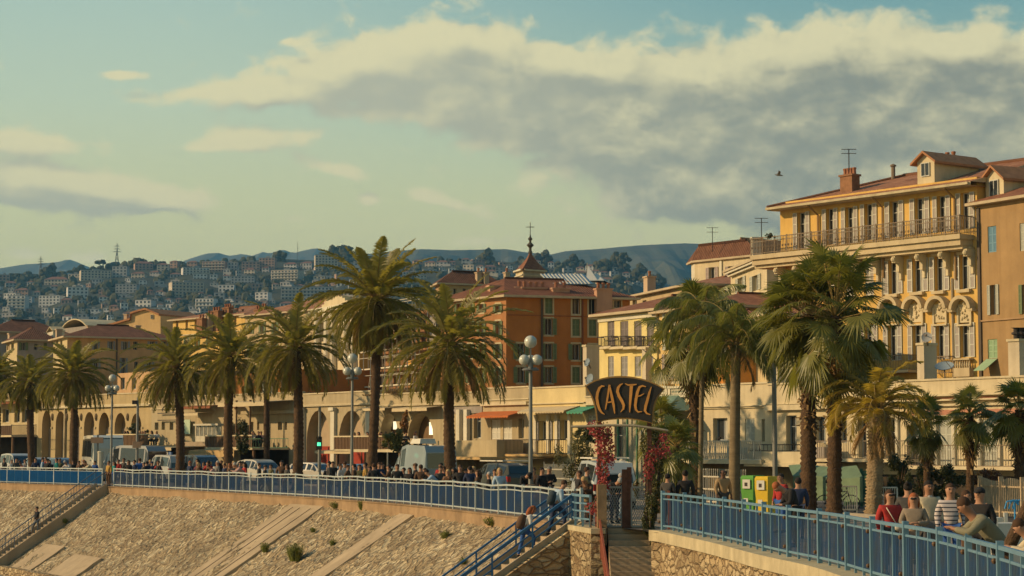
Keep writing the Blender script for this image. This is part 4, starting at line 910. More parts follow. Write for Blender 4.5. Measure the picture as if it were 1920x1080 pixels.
for t, b in ((556,562),(628,632)): strip_on(FCr, o, 'cornice', c_white, 674, 700, t, b, .003, .25)
mb = MB(); zt = wz(572,186)
for i in range(10):
    a, b = i/10, (i+1)/10; f = lambda q: zt+.9*math.sin(math.pi*q)**.6; FC.box(mb, FC.L*(.2+.6*a), FC.L*(.2+.6*b), zt, f((a+b)/2), -.5, .3)
mb.build('pediment', c_pale, o)
# scaffolded building
m_sbr = mat('bare_brickwork', (.34,.17,.07), .9, .35, 1.2, .5, 8, col2=(.20,.10,.05)); FS = ffac(700, 181, 822, 168); Ws = []
for x in (716,742,768,794): 
    for t, b in ((600,618),(632,652),(672,692),(705,722)): Ws.append((0, x-4, x+4, t, b, dict(kind='dark', frame=m_frg)))
o, _, FSr = house('building', 'bare brick building wrapped in scaffolding', 'building', FS, m_sbr, wz(588, 175), 11, Ws, rf=None, wm2=c_grey)
strip_on(FS, o, 'corner_pier', c_grey, 811, 823, 590, 735, .004, .3)
m_scaf = metal('scaffold_tube', (.42,.38,.30), .5); m_board = flat('scaffold_board', (.60,.52,.38)); m_orgp = flat('orange_panel', (.55,.30,.08))
so = thing('scaffold', 'tube scaffolding with pale walk boards in front of the bare brick building', 'scaffold', FS.pt(0,0,1.5)); mb = MB(); nz = 9; zt = wz(590,175)
for i in range(9):
    u = FS.L*i/8*.92
    for d in (.5, 1.6): mb.bar(FS.pt(u,0,d), FS.pt(u,zt+1,d), .08)
for j in range(nz+1):
    z = zt*j/nz
    for d in (.5, 1.6): mb.bar(FS.pt(0,z+1,d), FS.pt(FS.L*.92,z+1,d), .06)
for i in range(8): mb.bar(FS.pt(FS.L*i/8*.92,zt*.3,1.62), FS.pt(FS.L*(i+1)/8*.92,zt*.62,1.62), .05)
mb.build('tube', m_scaf, so)
for j in range(1, nz+1): mb = MB(); FS.box(mb, 0, FS.L*.92, zt*j/nz-.02, zt*j/nz+.10, .55, 1.55); mb.build('walk_board', m_board, so)
for l, r, t, b in ((750,768,594,612),(716,724,640,652),(770,782,676,690)): strip_on(FS, so, 'orange_sheet', m_orgp, l, r, t, b, .3, .36)
# dark hip roofed house behind
F8 = ffac(816, 206, 826, 203); o, _, F8r = house('townhouse', 'house with a dark red hip roof behind the burnt orange palace', 'house', F8, c_pink, wz(532, 204), 10, [(1,832,838,541,556,dict(kind='dark')),(1,850,856,541,556,dict(kind='dark')),(1,868,874,541,556,dict(kind='dark'))], side=Fac(F8.B[:2], wpt(938, 206)), rf=(1.35,m_rdark), wm2=c_sand)
for x in (897,911,950): chimney(o, Wp(x,521,205)+Vector((0,0,-.3)), .5, .5, .75, F8r.u, pots=1)
# burnt orange palace
F9 = ffac(826, 156, 949, 149.5); F9r = Fac(F9.B[:2], wpt(1182, 152.5)); SG = dict(sh=S_GREEN, surround=SURR); CG = dict(kind='closed', sh=S_GREEN, surround=SURR); DK = dict(kind='open', surround=SURR)
W9 = [(1,1022,1036,558,588,CG),(1,1073,1087,559,589,DK),(1,1104,1118,560,590,DK),(1,1151,1164,563,577,DK),(1,1022,1036,597,628,SG),(1,1073,1087,598,630,CG),(1,1104,1118,599,630,CG),(1,1022,1036,644,674,SG),(1,1073,1087,645,675,SG),(1,1104,1118,646,676,CG),(1,1022,1036,688,718,SG),(1,1073,1087,688,718,CG),(1,1140,1152,600,630,CG),(1,970,984,644,674,SG),(1,970,984,688,718,SG)]
for x in (861,882,903,934):
    W9 += [(0,x-4,x+4,690,718,SG),(0,x-4,x+4,645,672,SG),(0,x-4,x+4,602,628,SG),(0,x-4,x+4,570,586,SG)]
o, _, _ = house('palace', 'large burnt orange building with green shutters and a broad tiled roof', 'building', F9, stucco('plaster_orange_lit', (.36,.165,.065), .25), wz(556, 151), 12, W9, side=F9r, rf=(1.55,tile_mat('tiles_palace', (.15,.055,.028), (.27,.115,.06)),'hip','roof',.28), wm2=c_red)  # sunlit face and shaded side in separate plasters, light put into the colour
strip_on(F9r, o, 'string_course', stucco('band_dark', (.27,.10,.04)), 950, 1180, 592, 593.5, .004, .05)
for x in (1092,): mb = MB(); F9r.pbox(mb, x-1, x+1, 562, 735, .02, .14); mb.build('drainpipe', flat('drain_brown', (.2,.07,.03)), o)
mb = MB(); F9r.pbox(mb, 1014, 1017, 560, 735, .02, .14); mb.build('drainpipe', flat('drain_dark', (.09,.07,.05)), o)
for x, y, w, pt in ((973,549,.7,1),(1000,550,1.9,4),(1050,551,1.3,2),(1131,552,1.2,3)): chimney(o, Wp(x,y,151.6)+Vector((0,0,-.1)), w, .6, .42, F9r.u, stucco('chimney_pink', (.47,.27,.17)), pt)
chimney(o, Wp(929,546,152)+Vector((0,0,-.2)), 1.1, .8, .5, F9r.u, stucco('chimney_pink', (.47,.27,.17)), 0)
# solar panels on its roof slope
so = thing('solar_panel_array', 'tilted pale blue solar panels on the burnt orange roof', 'solar panels', Wp(1050,528,156)); msol = mat('solar_glass', (.07,.12,.15), .15, .1, 2, spec=.7); mfr = flat('solar_frame', (.5,.5,.45))
for i in range(12):
    x0, x1 = 1014+i*6.8, 1014+(i+1)*6.8-.8; dx = 17; A_, B_ = Wp(x0+dx, 534.5, 153.6), Wp(x1+dx, 534.5, 153.6); C_, D_ = Wp(x1, 516, 158.2), Wp(x0, 516, 158.2); n_ = (B_-A_).cross(D_-A_).normalized(); mb = MB(); mb.hexa([A_, B_, C_, D_, A_+n_*.08, B_+n_*.08, C_+n_*.08, D_+n_*.08], 0); pn_ = mb.build('panel', msol, so)
    mb = MB(); mb.bar(A_+n_*.1, D_+n_*.1, .09, .06); mb.build('frame', mfr, pn_)
# church tower
FTl = ffac(967, 186, 981, 183.5); FTr = Fac(FTl.B[:2], wpt(1022, 185)); o, _, _ = house('church_tower', 'square bell tower with a flared brown roof and cross', 'tower', FTl, c_pale, wz(507, 184), 5, [], side=FTr, wm2=stucco('tower_shaded', (.42,.35,.26)))  # shade of the side face put into its darker plaster, cornices alike
for t, b, d in ((506,509,.25),(516,518,.12)): 
    strip_on(FTl, o, 'cornice', c_white, 967, 981, t, b, .003, d); strip_on(FTr, o, 'cornice', c_pale, 981.2, 1022, t, b, .003, d)
D_ = FTl.A+(FTr.B-FTr.A); cs_ = [FTl.A, FTl.B, FTr.B, D_]; c_ = sum(cs_, Vector())/4; z0, zt = wz(508,184), wz(468,184); mb = MB(); rings = []
for k in range(9):
    f = k/8; sc = 1.16*(1-f)**1.5+.05; rings.append([c_+(p-c_)*sc+Vector((0,0,z0+(zt-z0)*f)) for p in cs_])
for a, b in zip(rings, rings[1:]):
    for i in range(4): e_ = (a[(i+1)%4]-a[i]); mb.quad(a[i], a[(i+1)%4], b[(i+1)%4], b[i], 0, [(0,0),(e_.length,0),(e_.length,.6),(0,.6)])
mb.build('roof', m_rred, o)
mb = MB(); mb.lathe(c_+Vector((0,0,zt-.2)), [(.22,0),(.12,.3),(.12,.5),(.34,.75),(.12,.98),(.1,1.15),(.22,1.32),(.08,1.5),(.05,1.7)], 8); mb.build('finial', flat('lead_dark', (.08,.07,.05)), o)
mb = MB(); mb.bar(c_+Vector((0,0,zt+1.4)), c_+Vector((0,0,zt+2.65)), .06); mb.bar(c_+Vector((-.36,0,zt+2.2)), c_+Vector((.36,0,zt+2.2)), .06); mb.build('cross', flat('iron_dark', (.06,.05,.04)), o)
# white tensile tent
o = thing('tent_roof', 'white pointed tent roof with a mast beside the wooded crest', 'tent', Wp(1110,522,215)); mb = MB(); z0 = wz(526,215); m_tent = mat('tent_white', (.62,.58,.50), .8, .05, 1)
for a, b, ap in (((1099,526),(1121,526),(1102,498)),((1115,526),(1133,526),(1117,511))):
    A_, B_, T_ = Wp(a[0],a[1],214), Wp(b[0],b[1],214), Wp(ap[0],ap[1],217); C_ = A_+Vector((2,5,0)); D_ = B_+Vector((0,5,0)); mb.poly([A_,B_,T_]); mb.poly([B_,D_,T_]); mb.poly([D_,C_,T_]); mb.poly([C_,A_,T_]); mb.poly([A_,C_,D_,B_])
mb.build('canvas', m_tent, o); mb = MB(); mb.bar(Wp(1101,526,217), Wp(1101,493,217), .12); mb.build('mast', m_scaf, o)
# red roof further on
F12 = ffac(1176, 166, 1300, 152); o, _, _ = house('townhouse', 'house with an orange red roof between palace and fan palms', 'house', F12, c_sand, wz(557, 166), 9, [(0,1186,1194,563,572,dict(kind='dark')),(0,1205,1212,563,572,dict(kind='dark'))], rf=(.95,m_rorg))
chimney(o, Wp(1218,549,163), .9, .7, 1.2, F12.u, pots=1)
# yellow building with purple shutters
F13 = ffac(1123, 134, 1232, 128); W13 = []
for l, r in ((1139,1152),(1163,1178),(1189,1203),(1213,1226)): W13 += [(0,l,r,602,649,dict(kind='closed',sh=S_PURP)),(0,l+1,r-1,668,706,dict(kind='closed',sh=S_LAV))]
o, _, F13r = house('townhouse', 'lemon yellow house with tall purple grey shutters above the sign', 'house', F13, stucco('plaster_lemon', (.64,.52,.22), .2), wz(590, 134), 9, W13, rf=(1.15,m_rred))
strip_on(F13, o, 'fascia', c_white, 1123, 1232, 592, 599, .003, .1)
m_iron = flat('wrought_iron', (.05,.04,.035))
def rail_on(F, par, l, r, t, b, d, step=.14, m=None, name='balcony_railing', slab=None, th=.02):
    u0, u1, z0, z1 = F.rect(l, r, t, b); mb = MB(); F.box(mb, u0, u1, z1-.05, z1, d-.03, d+.02); F.box(mb, u0, u1, z0, z0+.04, d-.02, d+.01)
    k = max(1, int((u1-u0)/step))
    for i in range(k+1): u = u0+(u1-u0)*i/k; F.box(mb, u-th/2, u+th/2, z0+.04, z1-.05, d-.012, d+.008)
    if d > .3:
        for u in (u0, u1): F.box(mb, u-.02, u+.02, z1-.05, z1, 0, d-.03); F.box(mb, u-.02, u+.02, z0, z0+.04, 0, d-.02)
        for u in (u0, u1):
            for i in range(int(d/step)): F.box(mb, u-.012, u+.012, z0+.04, z1-.05, (i+.5)*step-.01, (i+.5)*step+.01)
    o = mb.build(name, m or m_iron, par)
    if slab: s = MB(); F.box(s, u0-.08, u1+.08, z0-.16, z0-.002, .004, d+.1); s.build('balcony_slab', slab, par)
    return o
for l, r in ((1132,1158),(1158,1182),(1184,1208),(1209,1230)): rail_on(F13, o, l, r, 631, 650, .5, .13, slab=c_pale)
# ochre and orange houses behind the palms
F14 = ffac(1236, 128, 1346, 121.5); W14 = [(0,l,l+12,t,b,dict(sh=S_PALE)) for l in (1250,1281,1314) for t, b in ((585,612),(630,656))]+[(0,1248,1258,664,712,dict(sh=S_PINK)),(0,1280,1290,664,712,dict(sh=S_PINK)),(0,1314,1324,664,712,dict(sh=S_PINK))]
o, _, _ = house('townhouse', 'ochre house with two small bulging iron balconies', 'house', F14, stucco('plaster_warm_ochre', (.60,.42,.17), .2), wz(578, 125), 9, W14, rf=(1.0,m_rred))
for l, r in ((1244,1262),(1276,1294)): rail_on(F14, o, l, r, 700, 715, .5, .1, slab=c_pale)
F15a = ffac(1347, 121.5, 1384, 118.8); house('townhouse', 'narrow bright orange house behind the feather palm trunk', 'house', F15a, stucco('plaster_bright_orange', (.56,.24,.05), .15), wz(600, 120), 2.5, [(0,1352,1360,640,668,dict(sh=S_PALE))], rf=(.6,m_rred))
F15b = ffac(1385, 121.5, 1442, 117.5); house('townhouse', 'pale greenish house tucked between orange house and big yellow one', 'house', F15b, c_cream, wz(590, 119), 3, [(0,1396,1406,640,680,dict(sh=S_PALE)),(0,1420,1430,640,680,dict(sh=S_PALE))], rf=(.6,m_rred))
# mansard house
F16 = ffac(1298, 170, 1304, 168.5); F16r = Fac(F16.B[:2], wpt(1418, 163)); o, _, _ = house('townhouse', 'cream house with brown hipped roof, dormer and aerial west of the yellow palace', 'house', F16, c_white, wz(486, 167), 10, [(1,1330,1341,501,528,dict(sh=S_PINK)),(1,1366,1376,499,527,dict(sh=S_PINK)),(1,1398,1406,498,526,dict(sh=S_PINK)),(1,1330,1341,545,572,dict(sh=S_PINK)),(1,1366,1376,545,572,dict(sh=S_PINK))], side=F16r, rf=(1.3,m_rdark), wm2=c_pale)
strip_on(F16r, o, 'pilaster', c_white, 1351, 1355, 489, 560, .003, .12)
chimney(o, Wp(1331,482,170), .6, .6, .55, F16r.u, stucco('chimney_pink', (.47,.27,.17)), 1)
def dormer(par, F, l, r, t, b, proj, rm, wm, roofh=.7):
    u0, u1, z0, z1 = F.rect(l, r, t, b); mb = MB(); uc = (u0+u1)/2; zr = z1+roofh
    F.box(mb, u0, u1, z0-.6, z1, -4, 0); mb.poly([F.pt(u0,z1,.002), F.pt(u1,z1,.002), F.pt(uc,zr,.002)]); d = mb.build('dormer', wm, par)
    mb = MB(); e = .3
    for a, b_ in (((u0-e, z1-e*roofh/((u1-u0)/2)), (uc, zr)), ((uc, zr), (u1+e, z1-e*roofh/((u1-u0)/2)))): mb.hexa([F.pt(a[0],a[1],.3), F.pt(b_[0],b_[1],.3), F.pt(b_[0],b_[1],-4.5), F.pt(a[0],a[1],-4.5), F.pt(a[0],a[1]+.14,.3), F.pt(b_[0],b_[1]+.14,.3), F.pt(b_[0],b_[1]+.14,-4.5), F.pt(a[0],a[1]+.14,-4.5)])
    mb.build('dormer_roof', rm, d); w = (u1-u0)
    window(F, (u0+w*.25, u1-w*.25, z0+.1, z1-.1), d, rev=-.03, frame=m_fr); return d
dormer(o, Fac((F16r.pt(0,0,-2.0))[:2], (F16r.pt(F16r.L,0,-2.0))[:2]), 1387, 1400, 464, 476, 2, mat('roof_orange_plain', (.36,.17,.08), .9, .25, 2, .4, 6), c_pale)
def aerial(px, py, Y, h, label, par=None):
    p = Wp(px, py, Y); o = MB(); o.bar(p, p+Vector((0,0,h)), .05)
    for z in (.98, .8):
        o.bar(p+Vector((-.45,0,h*z)), p+Vector((.45,0,h*z)), .03)
        for i in range(6): x = -.4+.16*i; o.bar(p+Vector((x,-.2,h*z)), p+Vector((x,.2,h*z)), .02)
    return tag(o.build('tv_aerial', m_iron), label, 'aerial')
aerial(1336, 472, 166, 2.0, 'thin rooftop aerial on the brown hipped roof'); aerial(1428, 452, 140, 1.6, 'tall thin aerial beside the corner of the long iron balcony'); 
# cornice block west of the yellow palace
F17 = ffac(1372, 151, 1440, 139); o, _, _ = house('townhouse', 'cream block with deep stepped cornice and low tiled roof', 'house', F17, c_pale, wz(500, 148), 9, [(0,1385,1394,520,548,dict(sh=S_PALE)),(0,1412,1422,516,545,dict(sh=S_PALE))], rf=(.8,m_rred))
for t, b, d in ((499,502,.5),(503,507,.3)): strip_on(F17, o, 'cornice', c_white, 1372, 1440, t-1, b-1, .003, d)
chimney(o, Wp(1418,490,146), .6, .6, 1.6, F17.u, c_white, 0)

# ------------------------------------------------ the big yellow palace
c_trim = stucco('trim_stone_cream', (.50,.40,.24), .25)
FB = ffac(1466, 128.0, 1838, 115.6); zE = wz(380, 128); c_gold = stucco('plaster_gold', (.61,.385,.11), .3); WB = []
top = [(1496,1511,398),(1550,1564,391),(1586,1601,388),(1622,1637,382),(1669,1686,377),(1716,1734,371),(1758,1774,367),(1802,1819,361)]
W1 = dict(sh=S_WHITE, frame=m_fr, curtain=True)
for l, r, t in top: WB.append((0, l, r, t, t+68, W1))
for l, r, t, b in ((1667,1684,488,551),(1712,1731,484,547),(1753,1771,481,545),(1800,1819,478,542)): WB.append((0, l, r, t, b, W1))
for l, r, t, b in ((1586,1602,493,556),(1622,1638,491,554),(1550,1564,496,558),(1496,1511,500,560)): WB.append((0, l, r, t, b, dict(kind='closed', sh=S_WHITE)))
for l, r, t, b in ((1666,1683,608,676),(1712,1729,607,674),(1756,1772,607,673),(1801,1819,605,670),(1622,1638,609,676),(1586,1601,610,678),(1550,1564,612,679),(1496,1511,614,680)): WB.append((0, l, r, t, b, W1))
o, _, FBr = house('palace', 'big golden yellow building with white louvred shutters and long iron balcony', 'building', FB, c_gold, zE, 13, WB, rf=None)
PAL = o
# roof with its ridge parallel to the front
E0, E1 = FB.pt(-.25, zE-.36, .9), FB.pt(FB.L+.3, zE-.36, .9); Rg0, Rg1 = FB.pt(4.6, zE+1.7, -6.3), FB.pt(FB.L+.3, zE+1.65, -6.3); Bk0, Bk1 = FB.pt(-.25, zE, -13.5), FB.pt(FB.L+.3, zE, -13.5)
mb = MB()
def rface(p):
    o_ = p[0]; e = (p[1]-p[0]).normalized(); nn = (p[1]-p[0]).cross(p[2]-p[0]).normalized(); g = nn.cross(e); mb.poly(p, 0, [((q-o_).dot(e), (q-o_).dot(g)) for q in p])
rface([E0, E1, Rg1, Rg0]); rface([Bk0, E0, Rg0]); rface([Bk1, Bk0, Rg0, Rg1]); mb.poly([E0-Vector((0,0,.2)), Bk0-Vector((0,0,.2)), Bk1-Vector((0,0,.2)), E1-Vector((0,0,.2))], 1); mb.poly([E1, Bk1, Rg1], 1)
mb.quad(E0-Vector((0,0,.2)), E1-Vector((0,0,.2)), E1, E0, 1); mb.quad(Bk0-Vector((0,0,.2)), E0-Vector((0,0,.2)), E0, Bk0, 1); mb.tube([Rg0, Rg1], .16, 6, 0); mb.tube([E0, Rg0], .13, 6, 0)
mb.build('roof', [m_rorg, m_eave], o)
mb = MB(); FB.box(mb, -.25, FB.L+.2, zE-.52, zE-.38, .91, 1.05); mb.build('gutter', m_cap, o)
# eave fascia, pipes
for x in (1534, 1655, 1790): u, z = FB.uz(x, 420); mb = MB(); mb.tube([FB.pt(u,zE-.55,.9), FB.pt(u+.1,zE-1.1,.12), FB.pt(u+.1,z-3.2,.12)], .07, 7); mb.build('drainpipe', flat('drain_ochre', (.28,.17,.07)), o)
u, z = FB.uz(1656, 520); mb = MB(); mb.bar(FB.pt(u,z-2.5,.08), FB.pt(u,z+1.5,.08), .1); mb.build('drainpipe', flat('drain_pale', (.46,.38,.26)), o)
u, z = FB.uz(1788, 620); mb = MB(); mb.bar(FB.pt(u,2,.08), FB.pt(u,z+3,.08), .1); mb.build('drainpipe', flat('drain_pale', (.46,.38,.26)), o)
# the long top balcony
zb0 = FB.uz(1815, 440)[1]-.05; ub0 = FB.uz(1437, 470)[0]-.2; ub1 = FB.L-.25
bal = MB(); FB.box(bal, ub0, ub1, zb0-.28, zb0, .004, 1.25); FB.box(bal, ub0, ub1-.1, zb0-.62, zb0-.28, .004, 1.08); FB.box(bal, ub0, ub1-.15, zb0-.82, zb0-.62, .004, .85); 
bal.build('balcony_slab', c_trim, o); bal = MB(); FB.box(bal, ub0, -.005, zb0-.8, zb0, -6, .003); bal.build('terrace_block', c_gold, o)
def fancy_rail(F, par, u0, u1, z, d, h, m, ends=True):
    mb = MB(); F.box(mb, u0, u1, z+h-.05, z+h, d-.03, d+.03); F.box(mb, u0, u1, z+.06, z+.1, d-.02, d+.02); F.box(mb, u0, u1, z+h-.26, z+h-.22, d-.02, d+.02); k = int((u1-u0)/.13)
    for i in range(k+1):
        u = u0+(u1-u0)*i/k; F.box(mb, u-.013, u+.013, z+.1, z+h-.05, d-.012, d+.012)
        if i % 2: mb.ball(F.pt(u, z+h*.42, d), .055, 0, 5, 4, (1,1,1.6))
        if i % 8 == 0: F.box(mb, u-.03, u+.03, z, z+h+.04, d-.03, d+.03)
    if ends:
        for u in (u0, u1):
            F.box(mb, u-.03, u+.03, z+h-.05, z+h, 0, d-.03); 
            for i in range(int(d/.13)): F.box(mb, u-.012, u+.012, z+.05, z+h-.05, i*.13+.05, i*.13+.075)
    return mb.build('balcony_railing', m, par)
m_oldiron = mat('aged_iron', (.20,.15,.10), .7, .3, 6)
fancy_rail(FB, o, ub0+.1, ub1, zb0, 1.25, 1.05, m_oldiron)
for x in (1590,1612,1648,1691,1735,1779,1826,1545,1505,1470):
    u, z = FB.uz(x, 476); mb = MB(); FB.box(mb, u-.13, u+.13, zb0-1.25, zb0-.83, .004, .75); FB.box(mb, u-.11, u+.11, zb0-1.75, zb0-1.25, .004, .40); FB.box(mb, u-.09, u+.09, zb0-2.2, zb0-1.75, .004, .2); mb.ball(FB.pt(u, zb0-1.05, .75), .16, 0, 8, 6); mb.build('bracket', c_pale, o)
for l, r, t, b in ((1667,1684,488,551),(1712,1731,484,547),(1753,1771,481,545),(1800,1819,478,542)):
    u0, u1, z0, z1 = FB.rect(l, r, t, b); mb = MB(); FB.box(mb, u0-.35, u1+.35, z1+.22, z1+.42, .004, .38); FB.box(mb, u0-.2, u1+.2, z1+.02, z1+.2, .004, .12); mb.build('lintel', c_trim, o); mb = MB(); FB.box(mb, u0-.1, u1+.1, z0-.2, z0-.02, .004, .26); mb.build('sill', c_trim, o)
for x in (1674, 1720, 1764, 1810):
    u, zs = FB.uz(x, 580); mb = MB(); k = 14; Ro, Ri = .78, .58
    for i in range(k):
        a, b = math.pi*i/k, math.pi*(i+1)/k; P4 = [(u-Ri*math.cos(a), zs+Ri*math.sin(a)), (u-Ro*math.cos(a), zs+Ro*math.sin(a)), (u-Ro*math.cos(b), zs+Ro*math.sin(b)), (u-Ri*math.cos(b), zs+Ri*math.sin(b))]
        mb.hexa([FB.pt(p[0],p[1],.005) for p in P4]+[FB.pt(p[0],p[1],.55) for p in P4])
    FB.box(mb, u-Ro-.12, u-Ri+.02, zs-.14, zs, .005, .5); FB.box(mb, u+Ri-.02, u+Ro+.12, zs-.14, zs, .005, .5); mb.build('arched_hood', c_trim, o)
    mb = MB(); FB.box(mb, u-.5, u+.5, zs-.75, zs+.3, .004, .06); FB.box(mb, u-.52, u-.4, zs-.85, zs+.1, .06, .14); FB.box(mb, u+.4, u+.52, zs-.85, zs+.1, .06, .14); FB.box(mb, u-.55, u+.55, zs-.95, zs-.85, .004, .22)
    rr = random.Random(x)
    for i in range(16): mb.ball(FB.pt(u+rr.uniform(-.32,.32), zs+rr.uniform(-.6,.35), .08), rr.uniform(.05,.12), 0, 6, 4)
    mb.build('relief_panel', c_pale, o)
# chimneys, dormer, flues, aerial
def on_roof(f, px):      # point on the front slope: f 0 eave .. 1 ridge under a column
    u, _ = FB.uz(px, 330); p = FB.pt(u, zE-.36, .9).lerp(FB.pt(u, zE+1.68, -6.3), f); d = p.y*cT+(p.z-CZ)*sT; q = 960+FPX*p.x/d; u += (px-q)/FPX*p.y/FB.u.x; return FB.pt(u, zE-.36, .9).lerp(FB.pt(u, zE+1.68, -6.3), f)
chimney(o, on_roof(.42, 1603)+Vector((0,0,.1)), 1.0, .7, .8, FB.u, m_brick, 4)
chimney(o, on_roof(.62, 1797)+Vector((0,0,.1)), 1.4, .8, .75, FB.u, m_brick, 3)
for x, h in ((1617, .95), (1702, .8)): p = on_roof(.9, x); mb = MB(); mb.lathe(p, [(.13,0),(.13,h),(.2,h),(.2,h+.08),(.05,h+.16)], 8); mb.build('flue', m_oldiron, o)
p = on_roof(.16, 1736); Fd = Fac((FB.pt(0,0,0)-FB.n*(FB.pt(0,0,.9)-p).dot(FB.n)+FB.n*.9)[:2], (FB.pt(FB.L,0,0)-FB.n*(FB.pt(0,0,.9)-p).dot(FB.n)+FB.n*.9)[:2])
dormer(o, Fd, 1720, 1752, 302, 334, 3, mat('roof_orange_plain', (.36,.17,.08), .9, .25, 2, .4, 6), c_pale, .45)
aerial(1592, 322, 124, 1.4, 'double bar television aerial beside the brick chimney of the yellow building')
# small balcony and balustrade lower on the front
rail_on(FB, o, 1598, 1722, 668, 696, .9, .12, m_oldiron, slab=c_trim); rail_on(FB, o, 1470, 1520, 668, 696, .9, .12, m_oldiron, slab=c_trim); rail_on(FB, o, 1760, 1790, 668, 700, .5, .12, m_oldiron)
u0, u1, z0, z1 = FB.rect(1796, 1826, 672, 690); mb = MB(); FB.box(mb, u0, u1, z1-.1, z1, .004, .4); FB.box(mb, u0, u1, z0-.5, z0, .004, .4)
for i in range(7): u = u0+(u1-u0)*(i+.5)/7; mb.lathe(FB.pt(u,z0,.28), [(.04,0),(.07,.15),(.03,.4),(.06,z1-z0-.1)], 6)
mb.build('balustrade', c_trim, o)
# pink beige house on the right
FP = ffac(1838.5, 115.4, 2010, 109); zP = wz(381, 115.4); WP_ = [(0,1852,1868,424,473,dict(kind='closed',sh=S_BLUE)),(0,1912,1928,418,470,dict(kind='closed',sh=S_PALE)),(0,1858,1868,534,590,dict(sh=S_PALE)),(0,1918,1930,533,588,dict(sh=S_GREEN)),(0,1852,1870,636,672,dict(kind='closed',sh=S_LGREEN))]
o, _, _ = house('townhouse', 'pink beige house with blue and green shutters beside the golden building', 'house', FP, stucco('plaster_pink_tan', (.33,.21,.095), .3), zP, 12, WP_, rf=(1.5,m_rred))
strip_on(FP, o, 'string_course', c_pink, 1839, 2005, 594, 597, .003, .1)
pz = Fac((FP.pt(0,0,-.7))[:2], (FP.pt(FP.L,0,-.7))[:2]); dormer(o, pz, 1848, 1882, 334, 374, 3, mat('roof_orange_plain', (.36,.17,.08), .9, .25, 2, .4, 6), c_pale, .6)
chimney(o, FP.pt(FP.uz(1902,300)[0]+1.2, zP+1.6, -5), 1.2, .8, 1.3, FP.u, m_brick, 2)
u0, u1, z0, z1 = FP.rect(1851, 1871, 672, 694); mb = MB(); mb.hexa([FP.pt(u0,z1-.02,.04), FP.pt(u1,z1-.02,.04), FP.pt(u1,z1-.06,.04), FP.pt(u0,z1-.06,.04), FP.pt(u0-.1,z0,.9), FP.pt(u1-.1,z0,.9), FP.pt(u1-.1,z0-.04,.9), FP.pt(u0-.1,z0-.04,.9)]); mb.build('tilted_shutter', shut_mats(*S_LGREEN), o)
mb = MB(); FP.box(mb, -.0, .22, 2, zP-.3, .004, .1); mb.build('drainpipe', flat('drain_dark', (.09,.07,.05)), o)  # flat dark strip, the dark gap between the houses put into colour
# =====================================================================
# LOW SEAFRONT ROW
# =====================================================================
RL = [Vector((*wpt(-60,207),0)), Vector((*wpt(0,200),0)), Vector((*wpt(570,160),0)), Vector((*wpt(1340,117),0)), Vector((*wpt(1920,97),0)), Vector((*wpt(2100,92),0))]
def rowY(px):
    d = ray(px, HY)
    for a, b in zip(RL, RL[1:]):
        u = b-a; Y = (a.x*u.y-a.y*u.x)/(d.x*u.y-d.y*u.x); t = (Y-a.y)/(u.y)
        if t <= 1.0001: return Y
    return Y
def rfac(l, r): return Fac(wpt(l, rowY(l)), wpt(r, rowY(r)))
m_brown = flat('brown_timber', (.14,.08,.04))
m_terr = mat('terrace_floor', (.34,.26,.17), .9, .2, 1); m_awn_c = mat('awning_cream', (.55,.44,.26), .8, .1, 2); m_awn_o = mat('awning_orange', (.50,.14,.035), .8, .1, 2); m_awn_s = mat('awning_straw', (.50,.33,.14), .8, .15, 2)
m_shade = mat('dark_shade_and_joint', (.05,.038,.026), .95, .3, 1); m_reddoor = flat('red_door', (.30,.035,.015)); m_green = flat('green_metal', (.07,.16,.09)); m_mint = flat('mint_panel', (.42,.52,.36))  # m_shade: shade put into the colour, also dark door joints
def unit(name, label, l, r, top, wm, wins=(), dep=9, corn=(), holes=(), cat='building', bot=-.2, back=None):
    F = rfac(l, r); zt = F.uz((l+r)/2, top)[1]; o = thing(name, label, cat, (F.A.x, F.A.y, bot)); hs = []; todo = []
    for w in wins:
        R_ = F.rect(*w[:4]); kw = dict(w[4]) if len(w) > 4 else {}; ar = kw.pop('arch', False); hs.append((*R_, ar)); todo.append((R_, kw))
    for h in holes: R_ = F.rect(*h[:4]); hs.append((*R_, h[4] if len(h) > 4 else False))
    mb = MB(); wall(F, mb, 0, F.L, bot, zt, hs, .35)
    for a, b in ((F.B, F.B-F.n*dep), (F.B-F.n*dep, F.A-F.n*dep), (F.A-F.n*dep, F.A)): mb.quad(a+Vector((0,0,bot)), b+Vector((0,0,bot)), b+Vector((0,0,zt)), a+Vector((0,0,zt)))
    mb.quad(F.pt(0,zt-.02), F.pt(F.L,zt-.02), F.pt(F.L,zt-.02,-dep), F.pt(0,zt-.02,-dep)); mb.build('wall', wm, o)
    for R_, kw in todo: window(F, R_, o, rev=.35, **kw)
    for h in holes:
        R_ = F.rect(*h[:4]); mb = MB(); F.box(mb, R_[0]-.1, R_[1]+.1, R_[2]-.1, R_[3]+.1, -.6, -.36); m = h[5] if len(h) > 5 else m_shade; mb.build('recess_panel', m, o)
    mb = MB(); F.box(mb, -.03, F.L+.03, zt, zt+.1, -.3, .07); mb.build('coping', c_pale, o)
    for t, b, d in corn: strip_on(F, o, 'cornice', c_pale, l, r, t, b, .003, d)
    return o, F
